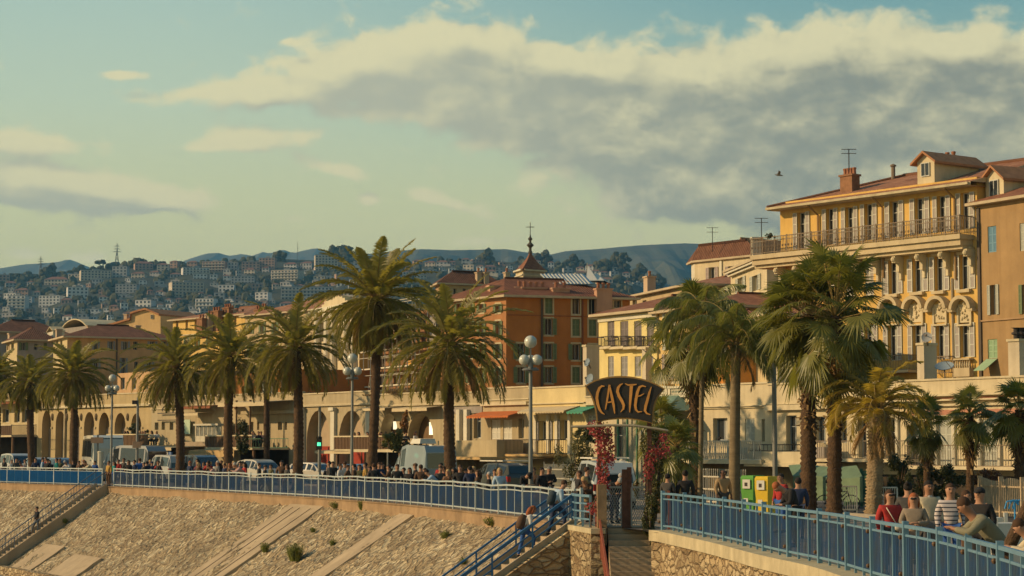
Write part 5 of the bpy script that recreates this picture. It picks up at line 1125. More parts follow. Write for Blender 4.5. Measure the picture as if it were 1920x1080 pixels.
def awning(F, o, l, r, t, b, proj, m, scal=True, name='awning'):
    u0, u1, z0, z1 = F.rect(l, r, t, b); mb = MB(); zf = z0+(z1-z0)*(.3 if scal else .72)
    mb.hexa([F.pt(u0,z1-.04,.02), F.pt(u1,z1-.04,.02), F.pt(u1,zf-.04,proj), F.pt(u0,zf-.04,proj), F.pt(u0,z1,.02), F.pt(u1,z1,.02), F.pt(u1,zf,proj), F.pt(u0,zf,proj)])
    k = max(2, int((u1-u0)/.3))
    for i in range(k):
        a, b_ = u0+(u1-u0)*i/k, u0+(u1-u0)*(i+1)/k; mb.poly([F.pt(a,zf-.02,proj), F.pt(b_,zf-.02,proj), F.pt(b_,z0+.06,proj), F.pt((a+b_)/2,z0-(0.04 if scal else -.06),proj), F.pt(a,z0+.06,proj)])
    return mb.build(name, m, o)
def terrace(F, o, l, r, y, proj, m=c_pale, legs=True):
    """projecting terrace slab whose front edge shows at row y"""
    u0 = F.uz(l, y)[0]; u1 = F.uz(r, y)[0]; px = (l+r)/2; Fp = Fac(F.pt(0,0,proj)[:2], F.pt(F.L,0,proj)[:2]); z = Fp.uz(px, y)[1]; mb = MB(); F.box(mb, u0, u1, z-1.16, z-.96, .004, proj); mb.build('terrace_slab', m, o); mb = MB(); F.box(mb, u0, u1, z-.1, z, proj-.12, proj+.06); mb.build('parapet_cap', m, o); mb = MB(); k = int((u1-u0)/.22)
    for i in range(k): F.box(mb, u0+(u1-u0)*i/k, u0+(u1-u0)*(i+.62)/k, z-.96, z-.1, proj-.06, proj)
    mb.build('terrace_railing', m_brown, o)
    if legs:
        k = max(2, int((u1-u0)/3.2))
        for i in range(k+1): u = u0+.1+(u1-u0-.2)*i/k; mb = MB(); F.box(mb, u-.09, u+.09, -.2, z-1.16, proj-.3, proj-.12); mb.build('post', m_brown, o)
    mb = MB(); F.box(mb, u0, u1, -.2, z-1.17, .01, .03); mb.build('shopfront_shade', m_shade, o)  # dark sheet over the wall, shade under the terrace put into its colour
    return z, u0, u1
m_brown = flat('brown_timber', (.14,.08,.04))

c_pl = stucco('plaster_pale_dimmed', (.40,.325,.195), .4)  # pale plaster copied darker: dimmer light on this stretch put into the colour
# west end cafe
o, F = unit('seafront_building', 'seafront building with a red brown awning roof at the far west end', -40, 72, 740, c_cream, [(5,17,767,792,dict(frame=m_fr,curtain=True)),(27,37,767,792,dict(frame=m_fr,curtain=True)),(41,52,767,792,dict(frame=m_fr,curtain=True)),(-20,-6,767,792,{})])
awning(F, o, -30, 62, 752, 760, 1.6, mat('awning_rust', (.24,.085,.035), .85, .15, 2), False); z, u0, u1 = terrace(F, o, -40, 70, 796, 2.6); rail_on(Fac(F.pt(0,0,2.6)[:2], F.pt(F.L,0,2.6)[:2]), o, -38, 68, 797, 816, 0, .15, m_iron); awning(F, o, -38, 62, 818, 826, 3.4, m_awn_c, False)
# arcade
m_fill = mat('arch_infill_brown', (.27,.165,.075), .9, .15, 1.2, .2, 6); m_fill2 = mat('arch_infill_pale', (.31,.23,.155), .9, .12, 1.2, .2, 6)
AX = [(87,17),(113,18),(140,19),(167,19.5),(195,20),(225,21),(255,20)]; o, F = unit('arcade', 'long sandy arcade with seven tall blind arches', 72, 284, 741, stucco('plaster_arcade', (.42,.32,.165), .3), corn=((759,761,.12),(761,764,.28)), dep=8)
o_ = None
# rebuild the front wall with deep arches
for ch in list(o.children):
    if ch.name.startswith('wall'): bpy.data.objects.remove(ch)
zt = F.uz(178, 741)[1]; hs = []
for x, w in AX: R_ = F.rect(x-w/2, x+w/2, 770+.03*(x-87), 862); hs.append((R_[0], R_[1], -.2, R_[3], 1.35))
mb = MB(); wall(F, mb, 0, F.L, -.2, zt, hs, .75)
for a, b in ((F.B, F.B-F.n*8), (F.B-F.n*8, F.A-F.n*8), (F.A-F.n*8, F.A)): mb.quad(a+Vector((0,0,-.2)), b+Vector((0,0,-.2)), b+Vector((0,0,zt)), a+Vector((0,0,zt)))
mb.quad(F.pt(0,zt-.02), F.pt(F.L,zt-.02), F.pt(F.L,zt-.02,-8), F.pt(0,zt-.02,-8)); mb.build('wall', MATS['plaster_arcade'], o)
for (x, w), h in zip(AX, hs):
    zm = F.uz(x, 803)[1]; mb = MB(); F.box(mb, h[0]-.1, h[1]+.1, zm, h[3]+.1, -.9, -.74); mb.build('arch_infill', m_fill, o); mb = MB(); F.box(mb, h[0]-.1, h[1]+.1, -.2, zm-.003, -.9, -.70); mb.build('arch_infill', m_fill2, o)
    mb = MB(); F.box(mb, h[1]+.02, h[1]+.30, zm-.05, zm+.12, .004, .08); mb.build('impost', c_pl, o)
for x in (99,126,153,181,210,240): u, z = F.uz(x, 782); mb = MB(); mb.ball(F.pt(u,z,.05), .16, 0, 6, 5, (1,1,2.2)); mb.build('wall_medallion', mat('relief_brown', (.24,.17,.1), .9), o)
mb = MB(); F.pbox(mb, 122.5, 124.5, 765, 862, .02, .2); mb.build('drainpipe', c_pl, o)
# cream restaurant with terrace
o, F = unit('restaurant', 'cream seafront restaurant with a crowded long terrace', 284, 364, 742, c_pl, [(290,297,792,806,dict(frame=m_fr)),(303,309,792,806,dict(frame=m_fr)),(318,325,792,806,dict(frame=m_fr))], corn=((765,767,.12),))
z1t, u0, u1 = terrace(F, o, 262, 340, 813, 3.2); TER = [(F, z1t, u0+.5, u1-.3, 3.0, 11)]
strip_on(F, o, 'mint_screen', m_mint, 342, 363, 787, 814, .3, .36)
mb = MB(); u, z = F.uz(320, 775); c = F.pt(u, z, .3)
for i in range(12): a = math.pi*i/11; b = math.pi*(i+1)/11; mb.bar(c+F.u*(-.9*math.cos(a))+Vector((0,0,.5*math.sin(a)+.2)), c+F.u*(-.9*math.cos(b))+Vector((0,0,.5*math.sin(b)+.2)), .07)
F.box(mb, u-1.6, u+1.6, z-.02, z+.05, .25, .35); F.box(mb, u-1.6, u+1.6, z-.62, z-.55, .25, .35)
mb.build('sign_frame', m_iron, o)
awning(F, o, 281, 332, 838, 852, 3.8, m_awn_c, False)
o, F = unit('restaurant', 'restaurant with a glazed pavilion under a red brown canopy', 364, 461, 742, c_pl, [(431,438,792,806,dict(kind='dark'))], corn=((757,759,.1),))
awning(F, o, 360, 421, 760, 768, 1.4, MATS['awning_rust'], False); awning(F, o, 368, 402, 772, 781, 1.6, m_awn_c, False); awning(F, o, 438, 460, 763, 767, 1.0, MATS['awning_rust'], False)
Fp = Fac(F.pt(0,0,2.6)[:2], F.pt(F.L,0,2.6)[:2]); u0, u1, z0, z1 = Fp.rect(368, 414, 798, 828); mb = MB(); m_pav = flat('pavilion_frame', (.50,.45,.33))
for i in range(7): u = u0+(u1-u0)*i/6; Fp.box(mb, u-.05, u+.05, z0, z1, -.05, .05)
Fp.box(mb, u0, u1, z1, z1+.15, -2.4, .3); Fp.box(mb, u0, u1, z0, z0+.45, -.04, .04); mb.build('pavilion', m_pav, o); mb = MB(); Fp.box(mb, u0+.05, u1-.05, z0+.45, z1, -.02, .02); mb.build('pavilion_glass', mat('pavilion_glass', (.16,.15,.12), .15, .6, 3, spec=.7), o)
mb = MB(); Fp.box(mb, u0-1.5, u1+.4, z0-.35, z0-.02, -2.4, .4); mb.build('terrace_slab', m_terr, o)
awning(F, o, 340, 392, 836, 846, 3.6, m_awn_c, False)
# blue and red goods under the canopy
sr = thing('postcard_rack', 'rack of colourful beach goods under the cream shop canopy', 'rack', F.pt(F.uz(378,850)[0],0,3.4)); rr = random.Random(4)
for i in range(7): mb = MB(); F.box(mb, F.uz(345+i*6.5,850)[0], F.uz(350+i*6.5,850)[0], 1.0, 2.1, 3.3, 3.45); mb.build('towel', flat('goods_%d' % (i % 3), [(.10,.17,.33),(.40,.16,.14),(.40,.38,.34)][i % 3]), sr)
# loggia
o, F = unit('restaurant', 'restaurant loggia with slim columns and a curved cream canopy', 461, 566, 738, c_pl, [(468,475,791,806,dict(frame=m_fr)),(482,486,791,806,dict(frame=m_fr)),(494,501,791,806,dict(frame=m_fr)),(521,529,791,806,dict(frame=m_fr)),(534,538,791,806,dict(frame=m_fr))])
awning(F, o, 460, 550, 751, 764, 2.6, m_awn_c, False, 'canopy'); strip_on(F, o, 'cornice', c_pl, 461, 566, 770, 776, .003, .5)
z, u0, u1 = terrace(F, o, 452, 542, 815, 3.4); TER.append((F, z, u0+.5, u1-.2, 3.1, 12))
for x in (487,513,541): u = F.uz(x, 800)[0]; mb = MB(); mb.lathe(F.pt(u,z,2.2), [(.09,0),(.07,2.6),(.12,2.75)], 7); mb.build('column', m_brown, o)
rail_on(Fac(F.pt(0,0,3.4)[:2], F.pt(F.L,0,3.4)[:2]), o, 460, 540, 822, 840, 0, .35, m_green, 'trellis'); awning(F, o, 446, 532, 839, 858, 4.6, m_awn_s, False)
# two big arches with red doors
o, F = unit('boat_hall', 'pale hall with two tall arches and red doors', 566, 712, 737, c_pl, corn=((757,758.5,.12),(759,760.5,.2)), dep=8)
for ch in list(o.children):
    if ch.name.startswith('wall'): bpy.data.objects.remove(ch)
zt = F.uz(639, 737)[1]; hs = []
for l, r in ((575,619),(635,683)): R_ = F.rect(l, r, 769, 868); hs.append((R_[0], R_[1], -.2, R_[3], 2.4))
mb = MB(); wall(F, mb, 0, F.L, -.2, zt, hs, .9)
for a, b in ((F.B, F.B-F.n*8), (F.B-F.n*8, F.A-F.n*8), (F.A-F.n*8, F.A)): mb.quad(a+Vector((0,0,-.2)), b+Vector((0,0,-.2)), b+Vector((0,0,zt)), a+Vector((0,0,zt)))
mb.quad(F.pt(0,zt-.02), F.pt(F.L,zt-.02), F.pt(F.L,zt-.02,-8), F.pt(0,zt-.02,-8)); mb.build('wall', c_pl, o)
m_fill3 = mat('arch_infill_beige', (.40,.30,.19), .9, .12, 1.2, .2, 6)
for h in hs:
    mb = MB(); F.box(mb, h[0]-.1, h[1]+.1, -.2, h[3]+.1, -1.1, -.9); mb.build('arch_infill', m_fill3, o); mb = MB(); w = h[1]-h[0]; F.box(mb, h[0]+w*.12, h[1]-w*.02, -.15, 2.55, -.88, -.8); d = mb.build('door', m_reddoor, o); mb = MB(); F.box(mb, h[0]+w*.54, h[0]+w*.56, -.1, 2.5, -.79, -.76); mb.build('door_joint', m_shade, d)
for x in (570,628,694): u = F.uz(x, 800)[0]; mb = MB(); F.box(mb, u-.3, u+.3, -.2, F.uz(x,764)[1], .004, .25); F.box(mb, u-.4, u+.4, F.uz(x,770)[1], F.uz(x,764)[1], .25, .4); mb.build('pilaster', c_white, o)
# round arched restaurant
o, F = unit('restaurant', 'seafront restaurant with two glowing round arches and planters', 712, 840, 738, c_pl, holes=(), corn=((757,758.5,.12),(759,760.5,.2)))
for ch in list(o.children):
    if ch.name.startswith('wall'): bpy.data.objects.remove(ch)
zt = F.uz(775, 738)[1]; hs = []
for l, r in ((702+11,746),(765,812)): R_ = F.rect(l, r, 775, 822); hs.append((R_[0], R_[1], R_[2], R_[3], 1.6))
mb = MB(); wall(F, mb, 0, F.L, -.2, zt, hs, .9)
for a, b in ((F.B, F.B-F.n*8), (F.B-F.n*8, F.A-F.n*8), (F.A-F.n*8, F.A)): mb.quad(a+Vector((0,0,-.2)), b+Vector((0,0,-.2)), b+Vector((0,0,zt)), a+Vector((0,0,zt)))
mb.quad(F.pt(0,zt-.02), F.pt(F.L,zt-.02), F.pt(F.L,zt-.02,-8), F.pt(0,zt-.02,-8)); mb.build('wall', c_pl, o)
m_lampw = mat('lit_window', (.8,.75,.6), .5, 0, emit=(1,.86,.55,1.1))
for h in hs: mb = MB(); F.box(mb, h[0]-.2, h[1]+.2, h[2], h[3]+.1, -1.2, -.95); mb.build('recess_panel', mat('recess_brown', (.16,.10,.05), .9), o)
for l, r, t, b in ((717,723,790,805),(739,747,790,806),(784,793,791,815),(808,824,792,815),(722,740,779,786)): 
    R_ = F.rect(l, r, t, b); 
    if l > 800: R_ = (R_[0], hs[1][1]-.2, R_[2], R_[3]); 
    if R_[1] > R_[0]: mb = MB(); F.box(mb, R_[0], R_[1], R_[2], R_[3], -.94, -.9); mb.build('lit_window', m_lampw, o)
awning(F, o, 714, 758, 763, 772, 1.6, m_awn_c, False); awning(F, o, 762, 828, 762, 773, 1.2, m_awn_c, False)
z, u0, u1 = terrace(F, o, 700, 822, 816, 3.2); TER.append((F, z, u0+.3, u1-.6, 2.9, 16)); awning(F, o, 662, 730, 842, 852, 3.2, m_awn_c, False, 'sign_awning')
# pale grey building
o, F = unit('seafront_building', 'pale grey seafront building with a scalloped orange awning', 840, 906, 737, c_pl, [(856,861,780,826,dict(frame=m_fr,curtain=True)),(888,902,775,822,dict(frame=m_fr,curtain=True))], corn=((757,758.5,.12),(759,760.5,.2)))
strip_on(F, o, 'grey_facing', c_grey, 841, 905, 762, 775, .003, .06)
for x in (845, 866, 880): u = F.uz(x,800)[0]; mb = MB(); F.box(mb, u-.22, u+.22, F.uz(x,826)[1], F.uz(x,768)[1], .06, .35); mb.build('pier', c_white, o)
mb = MB(); u = F.uz(872,850)[0]; c = F.pt(u,0,.4); mb.lathe(c, [(1.8,-.2),(1.8,1.9),(1.9,1.95),(1.9,2.1)], 20); mb.build('round_bastion', c_pl, o)
o, F = unit('seafront_building', 'cream seafront building with white roller shutters under an orange awning', 906, 992, 728, c_pl, [(921,938,787,824,dict(kind='closed',sh=(((.58,.55,.45)),(.5,.48,.4)))),(943,960,787,824,dict(kind='closed',sh=((.58,.55,.45),(.5,.48,.4)))),(972,982,785,822,dict(frame=m_fr,curtain=True))], corn=((754,760,.25),(748,750,.08)))
awning(F, o, 905, 984, 771, 784, 1.3, m_awn_o); mb = MB(); F.pbox(mb, 878, 990, 826, 856, .35, 2.4); mb.build('parapet_wall', c_pl, o); mb = MB(); F.pbox(mb, 878, 1010, 856, 861, .35, 4.4); mb.build('terrace_slab', m_awn_s, o)
o, F = unit('seafront_building', 'yellow seafront house with two scalloped cream awnings', 992, 1098, 727, stucco('plaster_butter', (.60,.48,.24), .2), [(1011,1031,789,826,dict(kind='open',sh=S_LAV,shw=.3)),(1051,1066,787,824,dict(sh=S_LAV,shw=.35)),(1000,1007,792,826,{})], corn=((755,757,.15),))
awning(F, o, 999, 1087, 762, 775, 1.2, m_awn_c); rail_on(F, o, 976, 1062, 824, 851, 1.8, .16, m_iron, slab=m_awn_s); rail_on
for x in (1006,1030,1046,1070): u = F.uz(x,800)[0]; mb = MB(); F.box(mb, u-.14, u+.14, F.uz(x,852)[1], F.uz(x,778)[1], .004, .16); mb.build('pilaster', c_white, o)
awning(F, o, 990, 1060, 855, 869, 2.6, m_awn_s, False)
# behind the sign
o, F = unit('seafront_building', 'seafront house with a green awning and turquoise tiled balustrade behind the sign', 1098, 1296, 742, c_pale, [(1102,1116,778,800,dict(frame=m_fr,kind='closed',sh=S_WHITE)),(1152,1184,796,862,dict(frame=m_frg)),(1262,1279,785,820,dict(frame=m_frg)),(1283,1290,790,820,{})], corn=((754,757,.2),))
awning(F, o, 1089, 1120, 762, 776, 1.1, flat('awning_green', (.07,.28,.17)))
for l, r in ((1228,1254),(1256,1290)):
    mb = MB(); F.pbox(mb, l, r, 724, 728, -.1, .2); F.pbox(mb, l, r, 741, 745, -.1, .2); F.pbox(mb, l, l+4, 728, 741, -.1, .15); F.pbox(mb, r-4, r, 728, 741, -.1, .15); mb.build('balustrade', c_white, o); mb = MB(); F.pbox(mb, l+4, r-4, 728, 741, 0, .05); tl = mb.build('tile_grille', flat('turquoise_tile', (.05,.30,.27)), o)
    u0, u1, z0, z1 = F.rect(l+4, r-4, 728, 741); mb = MB()
    for i in range(9): u = u0+(u1-u0)*i/9; mb.bar(F.pt(u,z0,.07), F.pt(u+.12,z1,.07), .045); mb.bar(F.pt(u+.12,z0,.07), F.pt(u,z1,.07), .045)
    mb.build('grille_bar', c_white, tl)
for x in (1099,1150,1210,): u = F.uz(x,640)[0]; 
# green glazed pavilion roof
pv = thing('pavilion', 'green hipped glass roof pavilion behind the palms', 'pavilion', F.pt(F.uz(1255,770)[0],0,2)); u0, u1 = F.uz(1216,770)[0], F.uz(1308,770)[0]; z0 = F.uz(1262,771)[1]; z1 = z0+.95; mb = MB()
mb.quad(F.pt(u0,z0,2.4), F.pt(u1,z0,2.4), F.pt(u1-1.6,z1,.1), F.pt(u0+.2,z1,.1)); mb.poly([F.pt(u1,z0,2.4), F.pt(u1,z0,.1), F.pt(u1-1.6,z1,.1)]); mb.quad(F.pt(u0,z0-.1,2.4), F.pt(u1,z0-.1,2.4), F.pt(u1,z0,2.4), F.pt(u0,z0,2.4)); mb.build('roof', mat('green_roof_glass', (.16,.24,.17), .5, .2, 3), pv)
mb = MB(); 
for i in range(6): u = u0+(u1-u0)*i/5; F.box(mb, u-.05, u+.05, 0, z0-.1, 2.2, 2.3)
mb.build('frame', m_green, pv); mb = MB(); F.box(mb, u0+.1, u1-.1, 0, z0-.2, 1.9, 2.0); mb.build('glazing', mat('pavilion_panel', (.34,.30,.20), .5, .3, 1), pv)
# cream house with patterned balcony
o, F = unit('seafront_building', 'cream seafront house with a white lattice balcony', 1296, 1440, 722, c_pale, [(1337,1364,784,826,dict(frame=m_frg,curtain=True)),(1397,1415,785,828,dict(frame=m_frg,kind='closed',sh=S_PALE)),(1304,1314,785,826,{}),(1428,1434,786,828,{})], corn=((761,763,.2),(764,766,.1)))
u0, u1, z0, z1 = F.rect(1272, 1428, 826, 862); d = 1.5; Fp = Fac(F.pt(0,0,d)[:2], F.pt(F.L,0,d)[:2]); u0, u1, z0, z1 = Fp.rect(1272, 1428, 826, 862); mb = MB(); F.box(mb, u0, u1, z1-.05, z1, d-.03, d+.03); F.box(mb, u0, u1, z0, z0+.05, d-.03, d+.03); k = int((u1-u0)/.16)
for i in range(k):
    a, b = u0+(u1-u0)*i/k, u0+(u1-u0)*(i+1)/k; mb.bar(F.pt(a,z0,d), F.pt(b,z1,d), .022); mb.bar(F.pt(b,z0,d), F.pt(a,z1,d), .022)
    if i % 7 == 0: F.box(mb, a-.03, a+.03, z0, z1, d-.03, d+.03)
mb.build('lattice_railing', flat('rail_white', (.48,.44,.35)), o); mb = MB(); F.box(mb, u0-.1, u1+.1, z0-.22, z0-.002, .004, d+.12); mb.build('balcony_slab', c_pale, o)
ZB1 = z0; mb = MB(); F.box(mb, u0, u1, -.2, z0-.23, .004, .02); mb.build('shopfront_shade', mat('shaded_wall', (.20,.15,.08), .9, .2, 1), o)  # thin darker sheet, shade under the balcony put into its colour
ac = thing('air_conditioner', 'white air conditioning unit on the lattice balcony', 'air conditioner', F.pt(F.uz(1404,855)[0], z0, .9)); R_ = F.rect(1399, 1418, 838, 858); a0 = F.uz(1400,855)[0]; mb = MB(); F.box(mb, a0, a0+.85, z0+.05, z0+.68, .6, .95); mb.build('casing', flat('ac_white', (.5,.49,.42)), ac); mb = MB(); c = F.pt(a0+.32, z0+.36, .96)
for i in range(16): a, b = math.pi*2*i/16, math.pi*2*(i+1)/16; mb.bar(c+F.u*(.23*math.cos(a))+Vector((0,0,.23*math.sin(a))), c+F.u*(.23*math.cos(b))+Vector((0,0,.23*math.sin(b))), .03)
mb.build('fan_grille', m_iron, ac)
o, F = unit('seafront_building', 'plain cream seafront block with a raised parapet behind two fan palms', 1440, 1606, 719, c_pale, [(1474,1494,779,846,dict(frame=m_frg,curtain=True)),(1528,1548,781,830,dict(frame=m_frg,curtain=True)),(1572,1588,782,830,dict(frame=m_frg))], corn=((754,757,.12),(758,768,.3)))
Fp = Fac(F.pt(0,0,1.4)[:2], F.pt(F.L,0,1.4)[:2]); mb = MB(); u0, u1, z0, z1 = Fp.rect(1428, 1504, 847, 868); F.box(mb, u0, u1, z0, z1, .5, 1.4); mb.build('balcony_parapet', c_pale, o); rail_on(F, o, 1436, 1500, 833, 846, 1.2, .3, m_iron); mb = MB(); F.box(mb, -.3, F.L, z0-.2, z0, .004, 1.5); mb.build('balcony_slab', c_pale, o); mb = MB(); u0, u1, z0, z1 = Fp.rect(1506, 1546, 838, 872); F.box(mb, u0, u1, z0, z1, .5, 1.4); mb.build('balcony_parapet', c_grey, o)
mb = MB(); F.box(mb, 0, F.L, -.2, F.uz(1520,872)[1], .004, .02); mb.build('shopfront_shade', MATS['shaded_wall'], o)  # same shade colour on a sheet below this balcony
m_rb = stucco('plaster_rose', (.42,.20,.13), .2)
o, F = unit('seafront_building', 'wide cream seafront house with pink frieze and long balcony railing', 1606, 1990, 712, c_pale, [(1609,1625,786,858,dict(frame=m_fr)),(1664,1681,785,868,dict(frame=m_fr,curtain=True)),(1700,1728,798,872,dict(kind='dark',frame=m_frg)),(1760,1787,786,876,dict(kind='closed',sh=S_PALE,frame=m_fr)),(1842,1872,786,880,dict(kind='closed',sh=S_PALE,frame=m_fr)),(1930,1950,786,884,dict(kind='closed',sh=S_PALE))], corn=((738,742,.30),(748,751,.30),(757,761,.2)))
for t, b in ((743,747),(767,777)): strip_on(F, o, 'frieze_band', m_rb, 1700, 1985, t, b, .003, .02)
strip_on(F, o, 'cornice', c_pale, 1606, 1985, 778, 781, .003, .22)
for l, r in ((1658,1663),(1682,1687),(1754,1759),(1788,1793),(1836,1841),(1873,1878)): strip_on(F, o, 'door_surround', c_white, l, r, 784, 874, .003, .14)
rail_on(F, o, 1545, 1738, 826, 860, 1.5, .17, m_oldiron, slab=c_pale); rail_on(F, o, 1740, 1960, 834, 874, 1.5, .17, m_oldiron, slab=c_pale)
mb = MB(); F.box(mb, -1, F.L, -.2, F.uz(1760,872)[1]-.5, .004, .02); mb.build('shopfront_shade', m_shade, o)  # dark sheet below the long balcony, its shade put into the colour
# tall chimney piers on the terrace
def pier_(l, r, rr_, t, b, label, Y0):
    Fq = ffac(l, Y0, r, Y0-.5); R_ = Fq.rect(l, r, t, b); q = thing('chimney_stack', label, 'chimney', Fq.pt(0,R_[2])); dd = (rr_-r)/FPX*Y0*1.1; mb = MB(); Fq.box(mb, 0, Fq.L, R_[2]-1, R_[3], -dd*1.0, 0); mb.build('shaft', c_pale, q); mb = MB(); Fq.box(mb, -.12, Fq.L+.12, R_[3], R_[3]+.14, -dd-.12, .12); mb.build('cap', c_pale, q); return q
def slab2(l, m_, r, t, b, Y, label):    # stack with a sunlit narrow face and a shaded wide face
    Fa = ffac(l, Y+.35, m_, Y-.35*0-.2); Fb_ = Fac(Fa.B[:2], wpt(r, Y+.35)); z0, z1 = wz(b, Y)-1.2, wz(t, Y); q = thing('chimney_stack', label, 'chimney', (Fa.A.x, Fa.A.y, z0)); D_ = Fa.A+(Fb_.B-Fa.B); mb = MB(); mb.hexa([p+Vector((0,0,z0)) for p in (Fa.A, Fa.B, Fb_.B, D_)]+[p+Vector((0,0,z1)) for p in (Fa.A, Fa.B, Fb_.B, D_)]); mb.build('shaft', stucco('plaster_stack', (.50,.42,.29), .3), q)
    c_ = (Fa.A+Fa.B+Fb_.B+D_)/4; e = [c_+(p-c_)*1.14 for p in (Fa.A, Fa.B, Fb_.B, D_)]; mb = MB(); mb.hexa([p+Vector((0,0,z1)) for p in e]+[p+Vector((0,0,z1+.12)) for p in e]); mb.build('cap', c_pale, q); return q
slab2(1720,1733,1757,647,712,103.5,'tall chimney stack carrying a round satellite dish before the golden building')
slab2(1578,1589,1605,650,718,109,'tall pale chimney stack rising beside the thick fan palm trunk')
slab2(1891,1912,1940,640,708,99.5,'broad chimney stack with small lantern pots at the east end of the terrace')
slab2(1448,1458,1476,648,722,113.5,'shaded chimney stack beside the tall grey lamp pole')
slab2(1204,1211,1222,655,722,123,'small chimney stack with a dark pot above the sign')
slab2(1093,1100,1124,650,728,128,'grey chimney wall carrying two satellite dishes over the sign')
m_dish = flat('dish_grey', (.30,.30,.29)); m_dishb = flat('dish_blue_grey', (.22,.27,.30))
def dish(px, py, Y, rpx, aim, label, m):
    c = Wp(px, py, Y); r = rpx/FPX*Y; a = Vector(aim).normalized(); x = a.orthogonal().normalized(); y = a.cross(x); q = thing('satellite_dish', label, 'satellite dish', c); mb = MB(); rings = []
    for i in range(5):
        f = i/4; rings.append([c+(x*math.cos(2*math.pi*j/16)+y*math.sin(2*math.pi*j/16))*r*f+a*(r*.28*f*f) for j in range(16)])
    for p, s in zip(rings, rings[1:]):
        for j in range(16): mb.quad(p[j], p[(j+1)%16], s[(j+1)%16], s[j]); mb.quad(p[j]-a*.03, s[j]-a*.03, s[(j+1)%16]-a*.03, p[(j+1)%16]-a*.03)
    mb.build('reflector', m, q, True); mb = MB(); mb.bar(c-a*.02, c-a*.25-Vector((0,0,r*1.1)), .07); mb.bar(c-y*r*.9, c+a*r*1.1, .03); mb.ball(c+a*r*1.1, .07, 0, 6, 4); mb.build('mount', m_oldiron, q)
dish(1738,633,103.2,10,(-.35,-.9,.35),'round grey satellite dish on top of the terrace chimney stack', m_dish)
dish(1771,690,102,18,(-.2,-.5,1.0),'large blue grey satellite dish tipped upward beside the stack', m_dishb)
dish(1102,680,127,8,(-.8,-.6,.3),'upper small satellite dish on the grey wall above the sign', m_dishb)
dish(1107,712,127,11,(-.8,-.6,.3),'lower larger satellite dish on the grey wall partly behind the sign', m_dishb)
q = thing('lantern_pots', 'dark cluster of chimney lantern cowls on the eastern stack', 'chimney cowl', Wp(1910,636,99.7)); 
for i, x in enumerate((1905,1914,1922)): mb = MB(); mb.lathe(Wp(x,640,99.8), [(.12,0),(.12,.3),(.22,.34),(.22,.42),(.12,.46),(.12,.62),(.25,.66)], 8); mb.build('cowl', m_iron, q)
# street lamp arms and wires over the sign
def wire(a, b, sag, label, th=.03):
    mb = MB(); k = 14; P = [a.lerp(b, i/k)-Vector((0,0,sag*4*(i/k)*(1-i/k))) for i in range(k+1)]; mb.tube(P, th/2+.01, 4); tag(mb.build('cable', m_iron), label, 'cable')
wire(Wp(1205,655,121), Wp(1302,702,116), .3, 'thin cable swooping from the chimney stack behind the fan palms')
# =====================================================================
# PALMS AND SHRUBS
# =====================================================================
def leaf_mat(name, c1, c2, rough=.45, tr=.25):
    if name in MATS: return MATS[name]
    m = mat(name, c1, rough, .25, .9, spec=.5, col2=c2); nt = m.node_tree; N = nt.nodes; L = nt.links; b = N['Principled BSDF']; out = N['Material Output']
    t = N.new('ShaderNodeBsdfTranslucent'); t.inputs[0].default_value = (c2[0]*1.5, c2[1]*1.6, c2[2], 1); mx = N.new('ShaderNodeMixShader'); mx.inputs[0].default_value = tr; L.new(b.outputs[0], mx.inputs[1]); L.new(t.outputs[0], mx.inputs[2]); L.new(mx.outputs[0], out.inputs[0]); return m
m_date = leaf_mat('date_palm_leaf', (.115,.108,.020), (.26,.215,.045), .5, .38); m_queen = leaf_mat('queen_palm_leaf', (.10,.11,.022), (.24,.23,.06), .42); m_fan = leaf_mat('fan_palm_leaf', (.085,.092,.015), (.22,.20,.04), .45, .32)
m_jelly = leaf_mat('jelly_palm_leaf', (.26,.21,.035), (.42,.29,.05), .45, .4); m_dead = leaf_mat('dead_palm_leaf', (.22,.13,.045), (.34,.21,.08), .8, .1); m_rach = flat('palm_rachis', (.30,.21,.07))
m_trunk = mat('palm_trunk_bark', (.055,.033,.018), .95, .35, 5, 1.0, 16, col2=(.13,.075,.038), bdist=.06); m_trunkg = mat('smooth_palm_trunk', (.15,.11,.06), .9, .2, 1.2, .6, 10, stretch=(1,1,5), bdist=.03, col2=(.24,.18,.10))
